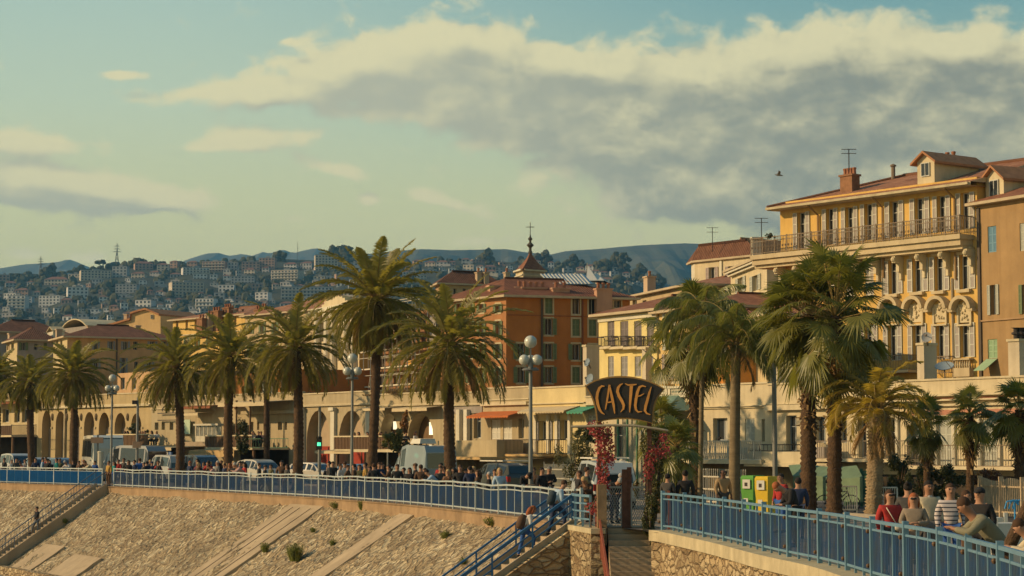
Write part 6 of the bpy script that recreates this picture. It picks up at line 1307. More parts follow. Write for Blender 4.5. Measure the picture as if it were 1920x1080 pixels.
def frond(lf, ra, base, az, el, L_, droop, nl, ll, lw, r_, vee=.5, start=.14, twist=0.0, hang=0.0):
    h = Vector((math.cos(az), math.sin(az), 0)); sdv = Vector((-math.sin(az), math.cos(az), 0)); k = 12; p = Vector(base); pts = [p.copy()]; dirs = []
    for i in range(k):
        f = (i+.5)/k; e = el-droop*f**1.3; d = h*math.cos(e)+Vector((0,0,math.sin(e)))+sdv*twist*f; d.normalize(); p = p+d*(L_/k); pts.append(p.copy()); dirs.append(d)
    ra.tube(pts[:-1], [max(.010, .042*(1-i/k)) for i in range(k)], 4)
    for s in range(nl):
        f = start+(1-start)*(s+.5)/nl; q = f*k; i = min(k-1, int(q)); b = pts[i].lerp(pts[i+1], q-i); d = dirs[i]; up = sdv.cross(d)*-1
        if up.z < 0: up = -up
        l = ll*(math.sin(math.pi*min(1, .12+f*.93))**.55)*r_.uniform(.85, 1.1)
        for sg in (-1, 1):
            dr = (d*r_.uniform(.55,.85)+sdv*sg*r_.uniform(.75,1.0)+up*vee*r_.uniform(.2,1.1)-Vector((0,0,hang*r_.uniform(.6,1.3)))).normalized(); w = (d*.8+up*.6).normalized()*lw*.5
            m_ = b+dr*l*.5; tip = b+dr*l-Vector((0,0,l*(.10+hang*.35))); n = len(lf.v)
            lf.v += [tuple(b-w*.5), tuple(b+w*.5), tuple(m_+w), tuple(m_-w), tuple(tip)]; lf.f += [(n,n+1,n+2,n+3), (n+3,n+2,n+4)]; lf.m += [0,0]
def trunk(pl, base, top, r0, r1, r_, m, rings=40, rough=.12, bulge=.0, name='trunk', lean=None):
    mb = MB(); P = []; Rr = []; n = rings
    for i in range(n+1):
        f = i/n; p = Vector(base).lerp(Vector(top), f)
        if lean: p += Vector(lean)*math.sin(math.pi*f)
        P.append(p); r = r0+(r1-r0)*f+r0*.35*math.exp(-f*18)+bulge*math.exp(-((f-.97)/.06)**2); Rr.append(r*(1+rough*(.5 if i % 2 else -.5)+rough*.4*r_.uniform(-1,1)))
    mb.tube(P, Rr, 10); return mb.build(name, m, pl, True)
def feather_palm(label, px, Y, zc, L_, nf, seed, leafm, cat='palm tree', name='palm_tree', r0=.24, r1=.2, lean=0, el=(-.5, 1.5), droop=(.9,1.9), nl=42, ll=.5, lw=.05, tm=None, grp=None, hang=0, dead=6, bulge=.12, pxtop=None, rough=.14):
    r_ = random.Random(seed); X = wx(px, Y, 0); o = thing(name, label, cat, (X, Y, 0), grp); xt = wx(pxtop or px, Y, zc); top = Vector((xt, Y, zc)); trunk(o, (X, Y, -.1), top, r0, r1, r_, tm or m_trunk, 70, rough, bulge, lean=(lean,0,0))
    lf, ra, dd = MB(), MB(), MB(); ga = 2.39996
    for i in range(nf):
        f = (i+.5)/nf; e = el[1]+(el[0]-el[1])*f**.8+r_.uniform(-.10,.10); az = i*ga+r_.uniform(-.2,.2); dr = droop[0]+(droop[1]-droop[0])*math.sin(math.pi*min(1, f*1.1))+r_.uniform(-.15,.25); l = L_*(.74+.26*math.sin(math.pi*min(1, .2+f*.8)))*r_.uniform(.86,1.1)
        frond(lf, ra, top+Vector((math.cos(az)*.12, math.sin(az)*.12, .1-.35*f)), az, e, l, dr, nl, ll, lw, r_, twist=r_.uniform(-.25,.25), hang=hang)
    for i in range(dead):
        az = r_.uniform(0, 6.28); frond(dd, ra, top+Vector((math.cos(az)*.15, math.sin(az)*.15, -.4)), az, -.5-r_.random()*.5, L_*.6, .9, int(nl*.7), ll*.8, lw, r_, hang=.5)
    for i in range(26):      # cut leaf bases under the crown
        az = i*ga; p = top+Vector((math.cos(az)*r1*.8, math.sin(az)*r1*.8, -.9+i*.035)); dd.bar(p, p+Vector((math.cos(az)*.2, math.sin(az)*.2, .3)), .09, .04)
    c = lf.build('crown', leafm, o); ra.build('rachis', m_rach, c); dd.build('dead_frond', m_dead, o); return o
def fan_leaf(lf, st, base, az, el, pet, R_, nseg, r_, drp=.5):
    h = Vector((math.cos(az), math.sin(az), 0)); d = h*math.cos(el)+Vector((0,0,math.sin(el))); sdv = Vector((-math.sin(az), math.cos(az), 0)); up = d.cross(sdv)*-1; up = up if up.z > 0 else -up
    e2 = el-drp*.6; c = Vector(base)+d*pet; d2 = (h*math.cos(e2)+Vector((0,0,math.sin(e2)))).normalized(); st.bar(base, c, .04, .02); up2 = sdv.cross(d2)*-1; up2 = up2 if up2.z > 0 else -up2; tl = r_.uniform(-.5,.5); sdv = (sdv*math.cos(tl)+up2*math.sin(tl)).normalized()
    for i in range(nseg):
        a = (i/(nseg-1)-.5)*R(250); q = d2*math.cos(a)+sdv*math.sin(a); l = R_*(.72+.28*math.cos(a*.7))*r_.uniform(.9,1.06); w = l*math.tan(R(250)/nseg/2)*.55; t = (sdv*math.cos(a)-d2*math.sin(a)).normalized()*w
        m_ = c+q*l*.5-Vector((0,0,l*drp*.06)); tip = c+q*l-Vector((0,0,l*drp*.34*r_.uniform(.6,1.5))); fold = up2*w*.35*(1 if i % 2 else -1); n = len(lf.v)
        lf.v += [tuple(c), tuple(m_-t+fold), tuple(m_+t-fold), tuple(tip+t*.12), tuple(tip-t*.12)]; lf.f += [(n,n+1,n+2), (n+1,n+4,n+3,n+2)]; lf.m += [0,0]
def fan_palm(label, px, Y, zc, R_, pet, nf, seed, r0, r1, leafm=None, name='fan_palm', pxtop=None, skirt=10, shag=0.0, grp=None, el=(-1.15,1.45), bulge=0, drp=.6):
    r_ = random.Random(seed); X = wx(px, Y, 0); o = thing(name, label, 'palm tree', (X, Y, 0), grp); top = Vector((wx(pxtop or px, Y, zc), Y, zc)); trunk(o, (X, Y, -.1), top, r0, r1, r_, m_trunk, 80, .16, bulge)
    lf, st, dd = MB(), MB(), MB(); ga = 2.39996
    for i in range(nf):
        f = (i+.5)/nf; e = el[1]+(el[0]-el[1])*f+r_.uniform(-.3,.3); az = i*ga+r_.uniform(-.4,.4); fan_leaf(lf, st, top+Vector((0,0,.15-.6*f)), az, e, pet*r_.uniform(.65,1.3), R_*r_.uniform(.75,1.1), 26, r_, drp+.5*f*r_.uniform(.3,1.3))
    for i in range(skirt): az = r_.uniform(0,6.28); fan_leaf(dd, st, top+Vector((0,0,-.6-r_.random()*.5)), az, -1.2, pet*.6, R_*.75, 14, r_, 1.4)
    if shag:
        for i in range(int(shag)):
            z = zc*r_.uniform(.42, .97); az = r_.uniform(0,6.28); f = z/zc; r = r0+(r1-r0)*f; p = Vector((X+(top.x-X)*f+math.cos(az)*r, Y+math.sin(az)*r, z)); q = Vector((math.cos(az)*r_.uniform(.08,.22), math.sin(az)*r_.uniform(.08,.22), r_.uniform(-.25,.15))); dd.bar(p, p+q, .07, .03, 0)
    c = lf.build('crown', leafm or m_fan, o); st.build('leaf_stalk', m_rach, c); dd.build('dead_leaf', m_dead, o); return o
def zat(py, Y): return wz(py, Y)
DP = [(-8,170,704,2.7,50,'date palm cut by the western picture edge with only its crown edge showing'),
      (62,162,716,2.9,54,'second date palm of the row before the arcade, shorter and slimmer'),
      (135,150,700,3.3,60,'date palm with a full round crown standing before the arcade arches'),
      (337,134,688,3.4,58,'date palm beside the mint screen with its crown over the orange ochre house'),
      (430,127,668,3.35,58,'date palm next to the glazed pavilion in front of the yellow terrace'),
      (557,119,650,3.5,60,'date palm beside the tall red door arches with arching fronds'),
      (847,102.5,645,3.9,64,'broad crowned date palm before the burnt orange palace')]
for i, (px, Y, py, L_, nf, lb) in enumerate(DP):
    feather_palm(lb, px, Y, zat(py, Y), L_*1.22, nf+6, 100+i*7, m_date, r0=.30, r1=.25, nl=54, ll=.56, lw=.088, hang=.12, el=(-.75,1.38), droop=(.95,1.75), pxtop=px+(2,-4,3,-5,4,-2,-3)[i], lean=(.1,-.12,.1,.12,-.14,.12,-.10)[i])
feather_palm('tallest date palm rising above the hills in front of the church', 694, 111, zat(560,111), 4.5, 84, 777, m_date, r0=.27, r1=.23, nl=56, ll=.60, lw=.088, hang=.25, el=(-1.0,1.38), droop=(.7,1.35), pxtop=706, lean=.10, dead=14)
feather_palm('smaller date palm crown half hidden between two larger ones', 500, 150, zat(690,150), 3.0, 40, 555, m_date, r0=.22, r1=.2, nl=34, ll=.5, lw=.06, el=(-.8,1.3), droop=(.5,1.3))
fan_palm('fan palm with a fibrous swollen neck beside the flowered sign', 1307, 86, zat(628,86), .95, 1.5, 56, 31, .26, .22, pxtop=1300, skirt=8, shag=60, bulge=.16, el=(-1.0,1.5))
feather_palm('queen palm with a smooth grey trunk and long weeping fronds', 1376, 82, zat(640,82), 3.0, 42, 41, m_queen, name='queen_palm', r0=.24, r1=.19, el=(-.1,1.5), droop=(1.7,2.4), nl=56, ll=.62, lw=.045, tm=m_trunkg, hang=.9, dead=2, pxtop=1380, rough=.03, bulge=.05)
feather_palm('second weeping queen palm crown spilling over the fan palm neck', 1312, 84.2, zat(592,84.2), 2.5, 30, 47, m_queen, name='queen_palm', r0=.1, r1=.1, el=(0,1.4), droop=(1.8,2.5), nl=50, ll=.6, lw=.045, tm=m_trunkg, hang=.9, dead=0, pxtop=1318, rough=.03, bulge=0)
fan_palm('tall fan palm with a thick dark shaggy trunk', 1515, 77, zat(590,77), .98, 1.45, 92, 51, .31, .27, skirt=16, shag=150, pxtop=1517)
fan_palm('tall fan palm with wide reaching leaves beside the white barrier', 1564, 75.5, zat(592,75.5), 1.0, 1.75, 84, 61, .28, .25, skirt=14, shag=90, pxtop=1566)
feather_palm('golden arching jelly palm with a pale scaly trunk', 1637, 74, zat(765,74), 2.7, 30, 71, m_jelly, name='jelly_palm', r0=.30, r1=.34, el=(.15,1.5), droop=(1.6,2.7), nl=50, ll=.55, lw=.05, hang=.25, dead=6, tm=mat('scaly_trunk', (.22,.15,.08), .95, .3, 4, 1, 12, col2=(.36,.27,.16), bdist=.08), rough=.2, bulge=.1, pxtop=1645)
fan_palm('small fan palm with drooping leaves before the pale door', 1738, 82, zat(792,82), .62, .55, 34, 81, .15, .13, name='small_fan_palm', skirt=6, shag=30, el=(-.9,1.4))
fan_palm('small fan palm standing between the two louvred doors', 1819, 80, zat(778,80), .66, .62, 36, 91, .16, .14, name='small_fan_palm', skirt=8, shag=40, el=(-.8,1.4))
fan_palm('small fan palm with a thick trunk at the east edge', 1912, 76, zat(768,76), .75, .72, 36, 95, .22, .18, name='small_fan_palm', skirt=8, shag=50, el=(-.8,1.4))
fan_palm('bushy low fan palm behind the flowered gate post', 1268, 71, zat(836,71), .62, .55, 40, 97, .14, .12, name='small_fan_palm', skirt=2, el=(-.9,1.4), leafm=m_queen)
fan_palm('dark fan palm crown just behind the sign edge', 1240, 78, zat(800,78), .75, .6, 36, 98, .16, .14, name='small_fan_palm', skirt=2, el=(-.8,1.4))
mb = MB(); mb.tube([Vector((wx(1893,27.4,-.5),27.4,-.5)), Vector((wx(1905,27.6,1.0),27.6,.9)), Vector((wx(1945,27.8,2),27.8,2.0))], [.09,.085,.08], 8); 
# shrubs
m_bush = leaf_mat('shrub_leaf', (.035,.045,.012), (.085,.085,.022), .5); m_bushy = leaf_mat('shrub_leaf_olive', (.07,.065,.02), (.15,.125,.035), .5)
def shrub(label, c, rx, ry, rz, n, m, seed, name='shrub', lw=.07, cat='shrub', kind=None):
    r_ = random.Random(seed); o = thing(name, label, cat, (c[0], c[1], 0)); st, lf = MB(), MB(); c = Vector(c)
    for i in range(9): a = r_.uniform(0,6.28); q = c+Vector((math.cos(a)*rx*.6, math.sin(a)*ry*.6, rz*r_.uniform(-.2,.8))); zb_ = c.z-rz; st.tube([Vector((c.x,c.y,zb_)), Vector((c.x,c.y,zb_)).lerp(q,.5)+Vector((0,0,.1)), q], [.05,.03,.012], 5)
    cl = [(c+Vector((r_.gauss(0,.45)*rx, r_.gauss(0,.45)*ry, r_.uniform(-.85,.85)*rz)), r_.uniform(.22,.42)) for _ in range(26)]
    for i in range(n):
        cc, rr_ = r_.choice(cl); v = Vector((r_.gauss(0,1), r_.gauss(0,1), r_.gauss(0,1))).normalized(); p = cc+Vector((v.x*rx, v.y*ry, v.z*rz))*rr_*r_.uniform(.6,1); a = Vector((r_.gauss(0,1), r_.gauss(0,1), r_.gauss(0,1))).normalized()*lw*r_.uniform(.6,1.3); b = a.cross(v).normalized()*lw*.4
        n0 = len(lf.v); lf.v += [tuple(p-a), tuple(p+b), tuple(p+a), tuple(p-b)]; lf.f.append((n0,n0+1,n0+2,n0+3)); lf.m.append(0)
    lf.build('foliage', m, o); st.build('stem', m_bark, o); return o
def at(px, py, Y): return Wp(px, py, Y)
def sh_at(label, l, r, t, b, Y, n, m, seed, **k):
    c = at((l+r)/2, (t+b)/2, Y); rx = (r-l)/2/FPX*Y; rz = (b-t)/2/FPX*Y
    if Y < 95 and b > 840: rz = c.z = wz(t, Y)/2
    return shrub(label, c, rx, rx*.7, rz, n, m, seed, **k)
sh_at('olive green shrub before the yellow house balcony', 1056, 1118, 818, 880, 88, 3800, m_bushy, 1)
sh_at('dark shrub top behind the bougainvillea', 1084, 1120, 800, 830, 90, 1400, m_bush, 2)
sh_at('leafy green shrub between the gate posts and fan palm', 1206, 1250, 800, 900, 70, 3000, m_bushy, 3)
sh_at('dense dark shrub at the foot of the golden palm', 1655, 1712, 852, 912, 84, 4200, m_bush, 4)
sh_at('dark clipped shrub under the long balcony', 1706, 1762, 868, 915, 85, 3600, m_bush, 5)
sh_at('dark shrub between the two slim fan palm trunks', 1756, 1806, 872, 915, 85, 3200, m_bush, 6)
sh_at('reddish brown shrub behind the wooden picket fence', 1820, 1905, 880, 912, 88, 3200, leaf_mat('reddish_leaf', (.11,.04,.015), (.2,.08,.03)), 7)
sh_at('yellow green planter bush on the round arched restaurant terrace', 716, 748, 812, 842, 137, 1800, leaf_mat('planter_leaf', (.12,.12,.025), (.22,.19,.05)), 8, lw=.1)
sh_at('taller planter bush under the flowering vine on the terrace', 738, 760, 800, 846, 136.5, 1500, MATS['planter_leaf'], 9, lw=.1)
sh_at('orange flowering vine between the two glowing arches', 752, 766, 772, 812, 138, 1200, leaf_mat('vine_orange', (.25,.12,.04), (.4,.2,.08)), 10, lw=.1)
sh_at('dark green bush beside the pavilion', 440, 468, 790, 850, 158, 2400, m_bush, 11, lw=.1); sh_at('dark green bush at the west end of the restaurant terrace', 240, 268, 796, 822, 176, 1400, m_bush, 12, lw=.12)
sh_at('potted plant perched by the corner of the long iron balcony', 1437, 1449, 437, 447, 126, 300, m_bush, 13, lw=.07, name='potted_plant')
sh_at('dark potted shrub on the balcony below the fan palm crown', 1476, 1492, 668, 690, 111, 500, m_bush, 14, lw=.07, name='potted_plant')
sh_at('rusty brown plants trailing along the parapet before the scaffolding', 700, 830, 731, 742, 148, 2200, leaf_mat('rust_leaf', (.16,.10,.04), (.25,.16,.07)), 15, lw=.1, name='trailing_plant')
shrub('climbing ivy hanging from the near gate pillar', at(1219, 972, 62.8), .28, .25, .75, 2600, m_bush, 16, name='ivy', lw=.05)
lawn(1560, 1700, 6, 30); 
# =====================================================================
# GATE, SIGN, FLOWERS, STREET FURNITURE
# =====================================================================
m_signb = flat('sign_black', (.025,.022,.018)); m_signo = mat('sign_orange', (.56,.25,.055), .6, .15, 2); m_signr = flat('sign_rim', (.30,.17,.05)); m_rust = mat('rusty_gate_iron', (.14,.06,.035), .8, .35, 6, .3, 20)
YS = 63.6; FSg = Fac(wpt(1000, YS+.35), wpt(1330, YS-.6))
sg = thing('restaurant_sign', 'black shield shaped sign with orange CASTEL lettering over the flowered gate', 'sign', FSg.pt(FSg.uz(1172,790)[0], FSg.uz(1172,790)[1]))
OUT = [(1097,724),(1106,718),(1116,713),(1128,709.5),(1142,706.5),(1158,705),(1174,705),(1190,707),(1206,710.5),(1220,715),(1233,721),(1247,729),(1241,736),(1236,743),(1231,753),(1228,764),(1226,778),(1225,795),(1212,791),(1196,788),(1178,786),(1160,786),(1142,787.5),(1128,790),(1119.5,792),(1118,780),(1116,767),(1112,752),(1107,740),(1102,731)]
def plate(F, o, pts, d0, d1, m, name, inset=0):
    c = (sum(p[0] for p in pts)/len(pts), sum(p[1] for p in pts)/len(pts)); q = []
    for x, y in pts:
        if inset: l = math.hypot(x-c[0], y-c[1]); x, y = x-(x-c[0])/l*inset, y-(y-c[1])/l*inset
        q.append(F.uz(x, y))
    mb = MB(); n = len(q); mb.poly([F.pt(u,z,d1) for u, z in q[::-1]]); mb.poly([F.pt(u,z,d0) for u, z in q])
    for i in range(n): a, b = q[i], q[(i+1)%n]; mb.quad(F.pt(*a,d0), F.pt(*b,d0), F.pt(*b,d1), F.pt(*a,d1))
    return mb.build(name, m, o)
plate(FSg, sg, OUT, 0, .09, m_signr, 'rim'); plate(FSg, sg, OUT, .091, .11, m_signb, 'board', 3.2)
LET = {'C': [[(335,200,8),(312,198,15),(292,215,20),(276,255,23),(270,300,23),(278,350,23),(293,395,20),(312,422,14),(336,438,5)]],
 'A': [[(343,396,9),(360,300,15),(378,188,17)],[(378,188,8),(395,280,22),(412,360,20),(421,430,8)],[(352,338,9),(402,330,12)]],
 'S': [[(490,177,5),(468,188,15),(450,212,22),(444,245,24),(458,285,24),(482,325,24),(497,360,22),(494,390,16),(470,418,4)]],
 'T': [[(508,178,6),(535,190,13),(570,188,14),(606,184,8)],[(562,186,28),(556,270,24),(550,350,18),(547,420,7)]],
 'E': [[(684,204,7),(655,196,14),(630,206,20),(612,250,23),(600,310,23),(594,360,22),(600,398,18),(618,416,14),(652,414,5)],[(606,288,7),(640,278,10),(668,262,6)]],
 'L': [[(730,204,5),(714,250,17),(698,310,22),(682,365,23),(676,405,20),(690,428,14),(722,440,7)]]}
for ch, strokes in LET.items():
    mb = MB()
    for st in strokes:
        P = [Vector((x/4.5+1060, y/4.5+680, 0)) for x, y, w in st]; W_ = [w/4.5/2 for _, _, w in st]; L_, R_ = [], []
        for i, p in enumerate(P):
            d = (P[min(i+1,len(P)-1)]-P[max(i-1,0)]).normalized(); n = Vector((-d.y, d.x, 0)); L_.append(p+n*W_[i]); R_.append(p-n*W_[i])
        for i in range(len(P)-1):
            q = [FSg.uz(*v[:2]) for v in (L_[i], L_[i+1], R_[i+1], R_[i])]; mb.hexa([FSg.pt(u,z,.112) for u, z in q]+[FSg.pt(u,z,.135) for u, z in q])
    mb.build('letter', m_signo, sg)
gt = thing('gate', 'rusty iron gate with posts and an arched trellis carrying the sign', 'gate', (3.4,64,0))
def vpost(px, t, b, Y, w, m, par, name='post'): z1, z0 = wz(t, Y), wz(b, Y); mb = MB(); x = wx(px, Y, 1); mb.bar((x,Y,z0), (x,Y,z1), w, w, 0, Vector((0,1,0))); return mb.build(name, m, par)
vpost(1124,790,985,63.9,.13,m_rust,gt); vpost(1218,790,985,63.6,.13,m_rust,gt); vpost(1171,880,990,64,.16,m_rust,gt); vpost(1180,876,990,64.05,.14,m_rust,gt); vpost(1134,900,985,64,.1,m_rust,gt); vpost(1213,890,985,64,.1,m_rust,gt); vpost(1254,920,992,62.3,.07,MATS['weathered_red_paint'],gt)
mb = MB(); pts = [Wp(x, y, 63.3) for x, y in ((1070,800),(1105,799),(1150,797),(1190,798),(1225,803),(1252,807))]; mb.tube(pts, .04, 5)
for i in range(9): x = 1105+i*15; mb.bar(Wp(x,798+i*.4,63.3), Wp(x+1,798+i*.4,64.9), .03)
mb.build('trellis_arch', flat('trellis_pale', (.40,.33,.22)), gt)
for l, r in ((1136,1166),(1184,1212)):      # lattice leaves
    mb = MB(); Y = 64.0; x0, x1 = wx(l,Y,1), wx(r,Y,1); z0, z1 = .05, 1.25
    for z in (z0, z1): mb.bar((x0,Y,z), (x1,Y,z), .06)
    for x in (x0, x1): mb.bar((x,Y,z0), (x,Y,z1), .05, .05, 0, Vector((0,1,0)))
    k = 4
    for i in range(-8, k+1):
        for sgn in (1, -1):
            a = Vector((x0 if sgn > 0 else x1, Y+.01*sgn, z0+i*.14)); 
            for j in range(8):
                p = a+Vector((sgn*.07*j, 0, .14*j)); q = p+Vector((sgn*.07, 0, .14))
                if z0 <= p.z <= z1 and x0-.01 <= q.x <= x1+.01: mb.bar(p, q, .018)
    mb.build('lattice_leaf', flat('lattice_pale', (.34,.33,.29)), gt)
# gate post wall stump
mb = MB(); mb.box(2.62, 2.9, 63.2, 64.0, -.5, 1.35); tag(mb.build('gate_pillar', mat('plaster_brown_old', (.26,.17,.09), .9, .3, 2, .4, 8)), 'brown plastered gate pillar overgrown with red flowers', 'pillar')
# bougainvillea
m_fl = leaf_mat('bougainvillea_bract', (.26,.025,.03), (.42,.08,.08), .7, .2)
def flowers(label, spots, Y, n, seed):
    r_ = random.Random(seed); o = thing('bougainvillea', label, 'climbing plant', (wx(spots[0][0],Y,0), Y, 0)); fl, lf, st = MB(), MB(), MB(); tot = sum(s[2]*s[3] for s in spots)
    P0 = Wp(spots[-1][0], 985, Y); st.tube([Vector((P0.x,Y,0))]+[Wp(s[0], s[1], Y) for s in spots[::-1]], .025, 5)
    for x, y, rx, ry in spots:
        for i in range(int(n*rx*ry/tot)):
            a = r_.uniform(0,6.28); q = r_.random()**.5; px, py = x+rx*q*math.cos(a), y+ry*q*math.sin(a); p = Wp(px+r_.gauss(0,3), py+r_.gauss(0,4), Y+r_.uniform(-.3,.3)); v = Vector((r_.gauss(0,1), r_.gauss(0,1), r_.gauss(0,1))).normalized()*r_.uniform(.03,.06); b = v.cross(Vector((r_.gauss(0,1), r_.gauss(0,1), r_.gauss(0,1)))).normalized()*v.length*.7; (fl if r_.random() < .8 else lf).poly([p-v, p+b, p+v, p-b])
    c = fl.build('flowers', m_fl, o); lf.build('foliage', m_bushy, o); st.build('stem', m_bark, o)
flowers('tall bougainvillea with crimson flowers climbing the western gate post', [(1112,803,12,9),(1130,812,18,16),(1134,840,16,24),(1138,862,15,12),(1130,884,11,12),(1134,905,10,12),(1108,952,7,8)], 63.7, 1500, 1)
flowers('loose bougainvillea with crimson flowers on the eastern gate post', [(1246,822,9,12),(1238,846,18,9),(1222,856,12,12),(1216,878,9,12),(1214,892,7,8)], 63.5, 800, 2)
# ---- lamps ----
m_pole = metal('lamp_pole_grey', (.20,.20,.18), .5); m_globe = mat('lamp_globe', (.50,.49,.40), .25, .05, 2, spec=.6)
def lamp3(px, Y, pyt, r, label, dx=11, dy=34, rs=.85):
    X = wx(px, Y, 3); zt = wz(pyt, Y); o = thing('street_lamp', label, 'street lamp', (X, Y, 0)); k = Y/FPX; mb = MB(); mb.lathe((X,Y,0), [(.16,0),(.15,.6),(.10,.7),(.075,3),(.07,zt-dy*k-.35),(.11,zt-dy*k-.3),(.11,zt-dy*k-.1)], 10); mb.bar((X,Y,zt-dy*k-.3), (X,Y,zt-r*k*.9), .06); mb.build('pole', m_pole, o)
    mb = MB()
    for ax, ay in ((-dx*k,.0),(dx*k,.0),(0,-.35),(0,.35)): mb.bar((X,Y,zt-dy*k-.34), (X+ax,Y+ay,zt-dy*k-.30), .05)
    mb.lathe((X,Y,zt-dy*k-.42), [(.3,0),(.34,.04),(.3,.08)], 12); mb.build('bracket', m_pole, o)
    for ax, ay, z, q in ((0,0,zt,1),(-dx*k,0,zt-dy*k,rs),(dx*k,0,zt-dy*k,rs),(0,.35,zt-dy*k,rs)): mb = MB(); mb.ball((X+ax,Y+ay,z), r*k*q, 0, 14, 10); mb.build('globe', m_globe, o, True)
lamp3(995, 80, 641, 12, 'tallest looking globe lamp standing before the burnt orange palace', 12, 34)
lamp3(660, 106, 672, 9.5, 'globe street lamp beside the tallest date palm', 10, 24)
lamp3(209, 142, 709, 7, 'globe street lamp between the arcade and the first date palms', 8, 19)
lamp3(423, 128, 664, 8, 'globe street lamp hidden in the crown of the date palm by the pavilion', 9, 20)
def pole(px, Y, t, label, w=.14, name='pole', extra=None):
    X = wx(px, Y, 2); o = thing(name, label, name.replace('_', ' '), (X, Y, 0)); mb = MB(); mb.lathe((X,Y,0), [(w*.8,0),(w*.75,.8),(w*.5,1),(w*.4,wz(t,Y))], 10); mb.build('shaft', m_pole, o); return o, X
pole(1453, 86, 590, 'tall plain grey lamp pole rising beside the thick fan palm', .22, 'lamp_pole')
o, X = pole(257, 146, 745, 'slim pole carrying a camera and a brown plate', .22, 'camera_pole'); mb = MB(); zc = wz(754,146); mb.box(X-.35, X-.05, 145.7, 146.1, zc-.15, zc+.12); mb.build('camera', m_iron, o); mb = MB(); mb.box(X-.3, X+.28, 145.8, 145.9, wz(840,146), wz(828,146)); mb.build('sign_plate', flat('plate_brown', (.34,.22,.14)), o)
o, X = pole(183, 150, 815, 'short pole with a wide brown information board', .16, 'signpost'); mb = MB(); mb.box(X-.45, X+.45, 149.7, 149.8, wz(831,150), wz(820,150)); mb.build('sign_plate', MATS['plate_brown'], o)
o, X = pole(599, 121, 762, 'traffic light pole showing green before the red door arches', .2, 'traffic_light'); mb = MB(); z0, z1 = wz(843,121), wz(819,121); mb.box(X-.14, X+.16, 120.6, 120.85, z0, z1); h = mb.build('housing', m_iron, o); mb = MB(); mb.lathe((X+.01,120.58,wz(836,121)), [(.0,0),(.10,.0),(.11,.02),(.10,.2),(0,.2)], 10); mb.build('green_light', mat('green_signal', (.05,.5,.3), .5, 0, emit=(.1,.9,.45,1.2)), h)
for z in (.35, .62):
    mb = MB(); mb.ball((X+.01,120.58,z0+z+.08), .085, 0, 8, 6, (1,.3,1)); mb.build('dark_light', m_glassd, h)
o, X = pole(727, 124, 848, 'slim post beside the cream sign awning', .12, 'post')
for x, lb in ((188,'white cylinder advertising post among the crowd beside the first steps'),): 
    Y = 150; X = wx(x, Y, 1); mb = MB(); mb.lathe((X,Y,0), [(.22,0),(.22,2.05),(.25,2.1),(.2,2.2)], 10); tag(mb.build('bollard_post', c_white), lb, 'post')
# ---- bins, planters, fences, benches on the near promenade ----
def rbin(px, Y, c, c2, label):
    X = wx(px, Y, 1); o = thing('recycling_bin', label, 'recycling bin', (X, Y, 0)); w, d, H = .24, .42, 1.55; mb = MB(); a = .62; ux = Vector((math.cos(-a), math.sin(-a), 0)); uy = Vector((math.sin(a), math.cos(a), 0)); C0 = Vector((X,Y,0))
    prof = [(0,1.0,1),(.35,1.0,1),(.8,.88,.92),(1.15,.98,1),(H-.08,1,1),(H,.9,.9)]; rings = [[C0+ux*sx*w*p+uy*sy*d*q+Vector((0,0,z)) for sx, sy in ((-1,-1),(1,-1),(1,1),(-1,1))] for z, p, q in prof]
    for i, (r1, r2) in enumerate(zip(rings, rings[1:])):
        for j in range(4): mb.quad(r1[j], r1[(j+1)%4], r2[(j+1)%4], r2[j])
    mb.poly(rings[-1]); mb.build('body', flat('bin_'+c2, c), o)
    fr = Fac((C0-ux*w-uy*d*1.02)[:2], (C0+ux*w-uy*d*1.02)[:2]); mb = MB(); fr.box(mb, .1, .38, 1.12, 1.42, .02, .04); mb.build('label_plate', m_white_, o); mb = MB(); fr.box(mb, .16, .32, .62, .80, .05, .08); mb.build('slot', m_white_, o); mb = MB(); fr.box(mb, .18, .28, 1.2, 1.32, .041, .05); mb.build('pictogram', m_iron, o); return o
m_white_ = flat('paint_white', (.58,.56,.48))
rbin(1412, 69, (.10,.30,.05), 'green', 'green recycling bin with white label next to the yellow one'); rbin(1439, 67, (.62,.42,.03), 'yellow', 'yellow recycling bin with white label next to the green one')
def fence(name, label, px0, px1, Y0, Y1, h, step, w, m, rails=2, wavy=0, cat='fence', spike=0):
    A = Vector((wx(px0,Y0,1),Y0,0)); B_ = Vector((wx(px1,Y1,1),Y1,0)); o = thing(name, label, cat, A); L_ = (B_-A).length; n = int(L_/step); d = (B_-A).normalized(); pk, rl = MB(), MB()
    for i in range(n+1):
        p = A+d*L_*i/n; hh = h+wavy*math.cos(i*.35)
        if i % 12 == 0: mb = MB(); mb.bar(p, p+Vector((0,0,h+.1)), w*2.2, w*2.2, 0, Vector((0,1,0))); mb.build('post', m, o)
        else:
            pk.bar(p+Vector((0,0,.06)), p+Vector((0,0,hh)), w, .02, 0, d)
            if spike: pk.ball(p+Vector((0,0,hh+.04)), .03, 0, 5, 4, (1,1,1.8))
    for k in range(rails): z = .2+(h-.45)*k/max(1,rails-1); rl.bar(A+Vector((0,0,z)), B_+Vector((0,0,z)), .05, .06)
    pk.build('pickets', m, o); rl.build('rail', m, o); return o
fence('picket_fence', 'pale wooden picket fence in front of the reddish shrub', 1838, 1935, 75, 71, 1.35, .14, .07, mat('weathered_pale_wood', (.40,.31,.20), .9, .2, 4), 2, .06)
fence('spiked_railing', 'pale spiked iron railing behind the man in the tan jacket', 1240, 1398, 92, 84, 1.5, .2, .035, MATS['rail_white'], 3, 0, 'fence', 1)
fence('green_fence', 'dark green slatted fence behind the leaning palm trunks', 1585, 1652, 88, 85, 1.5, .12, .05, m_green, 2)
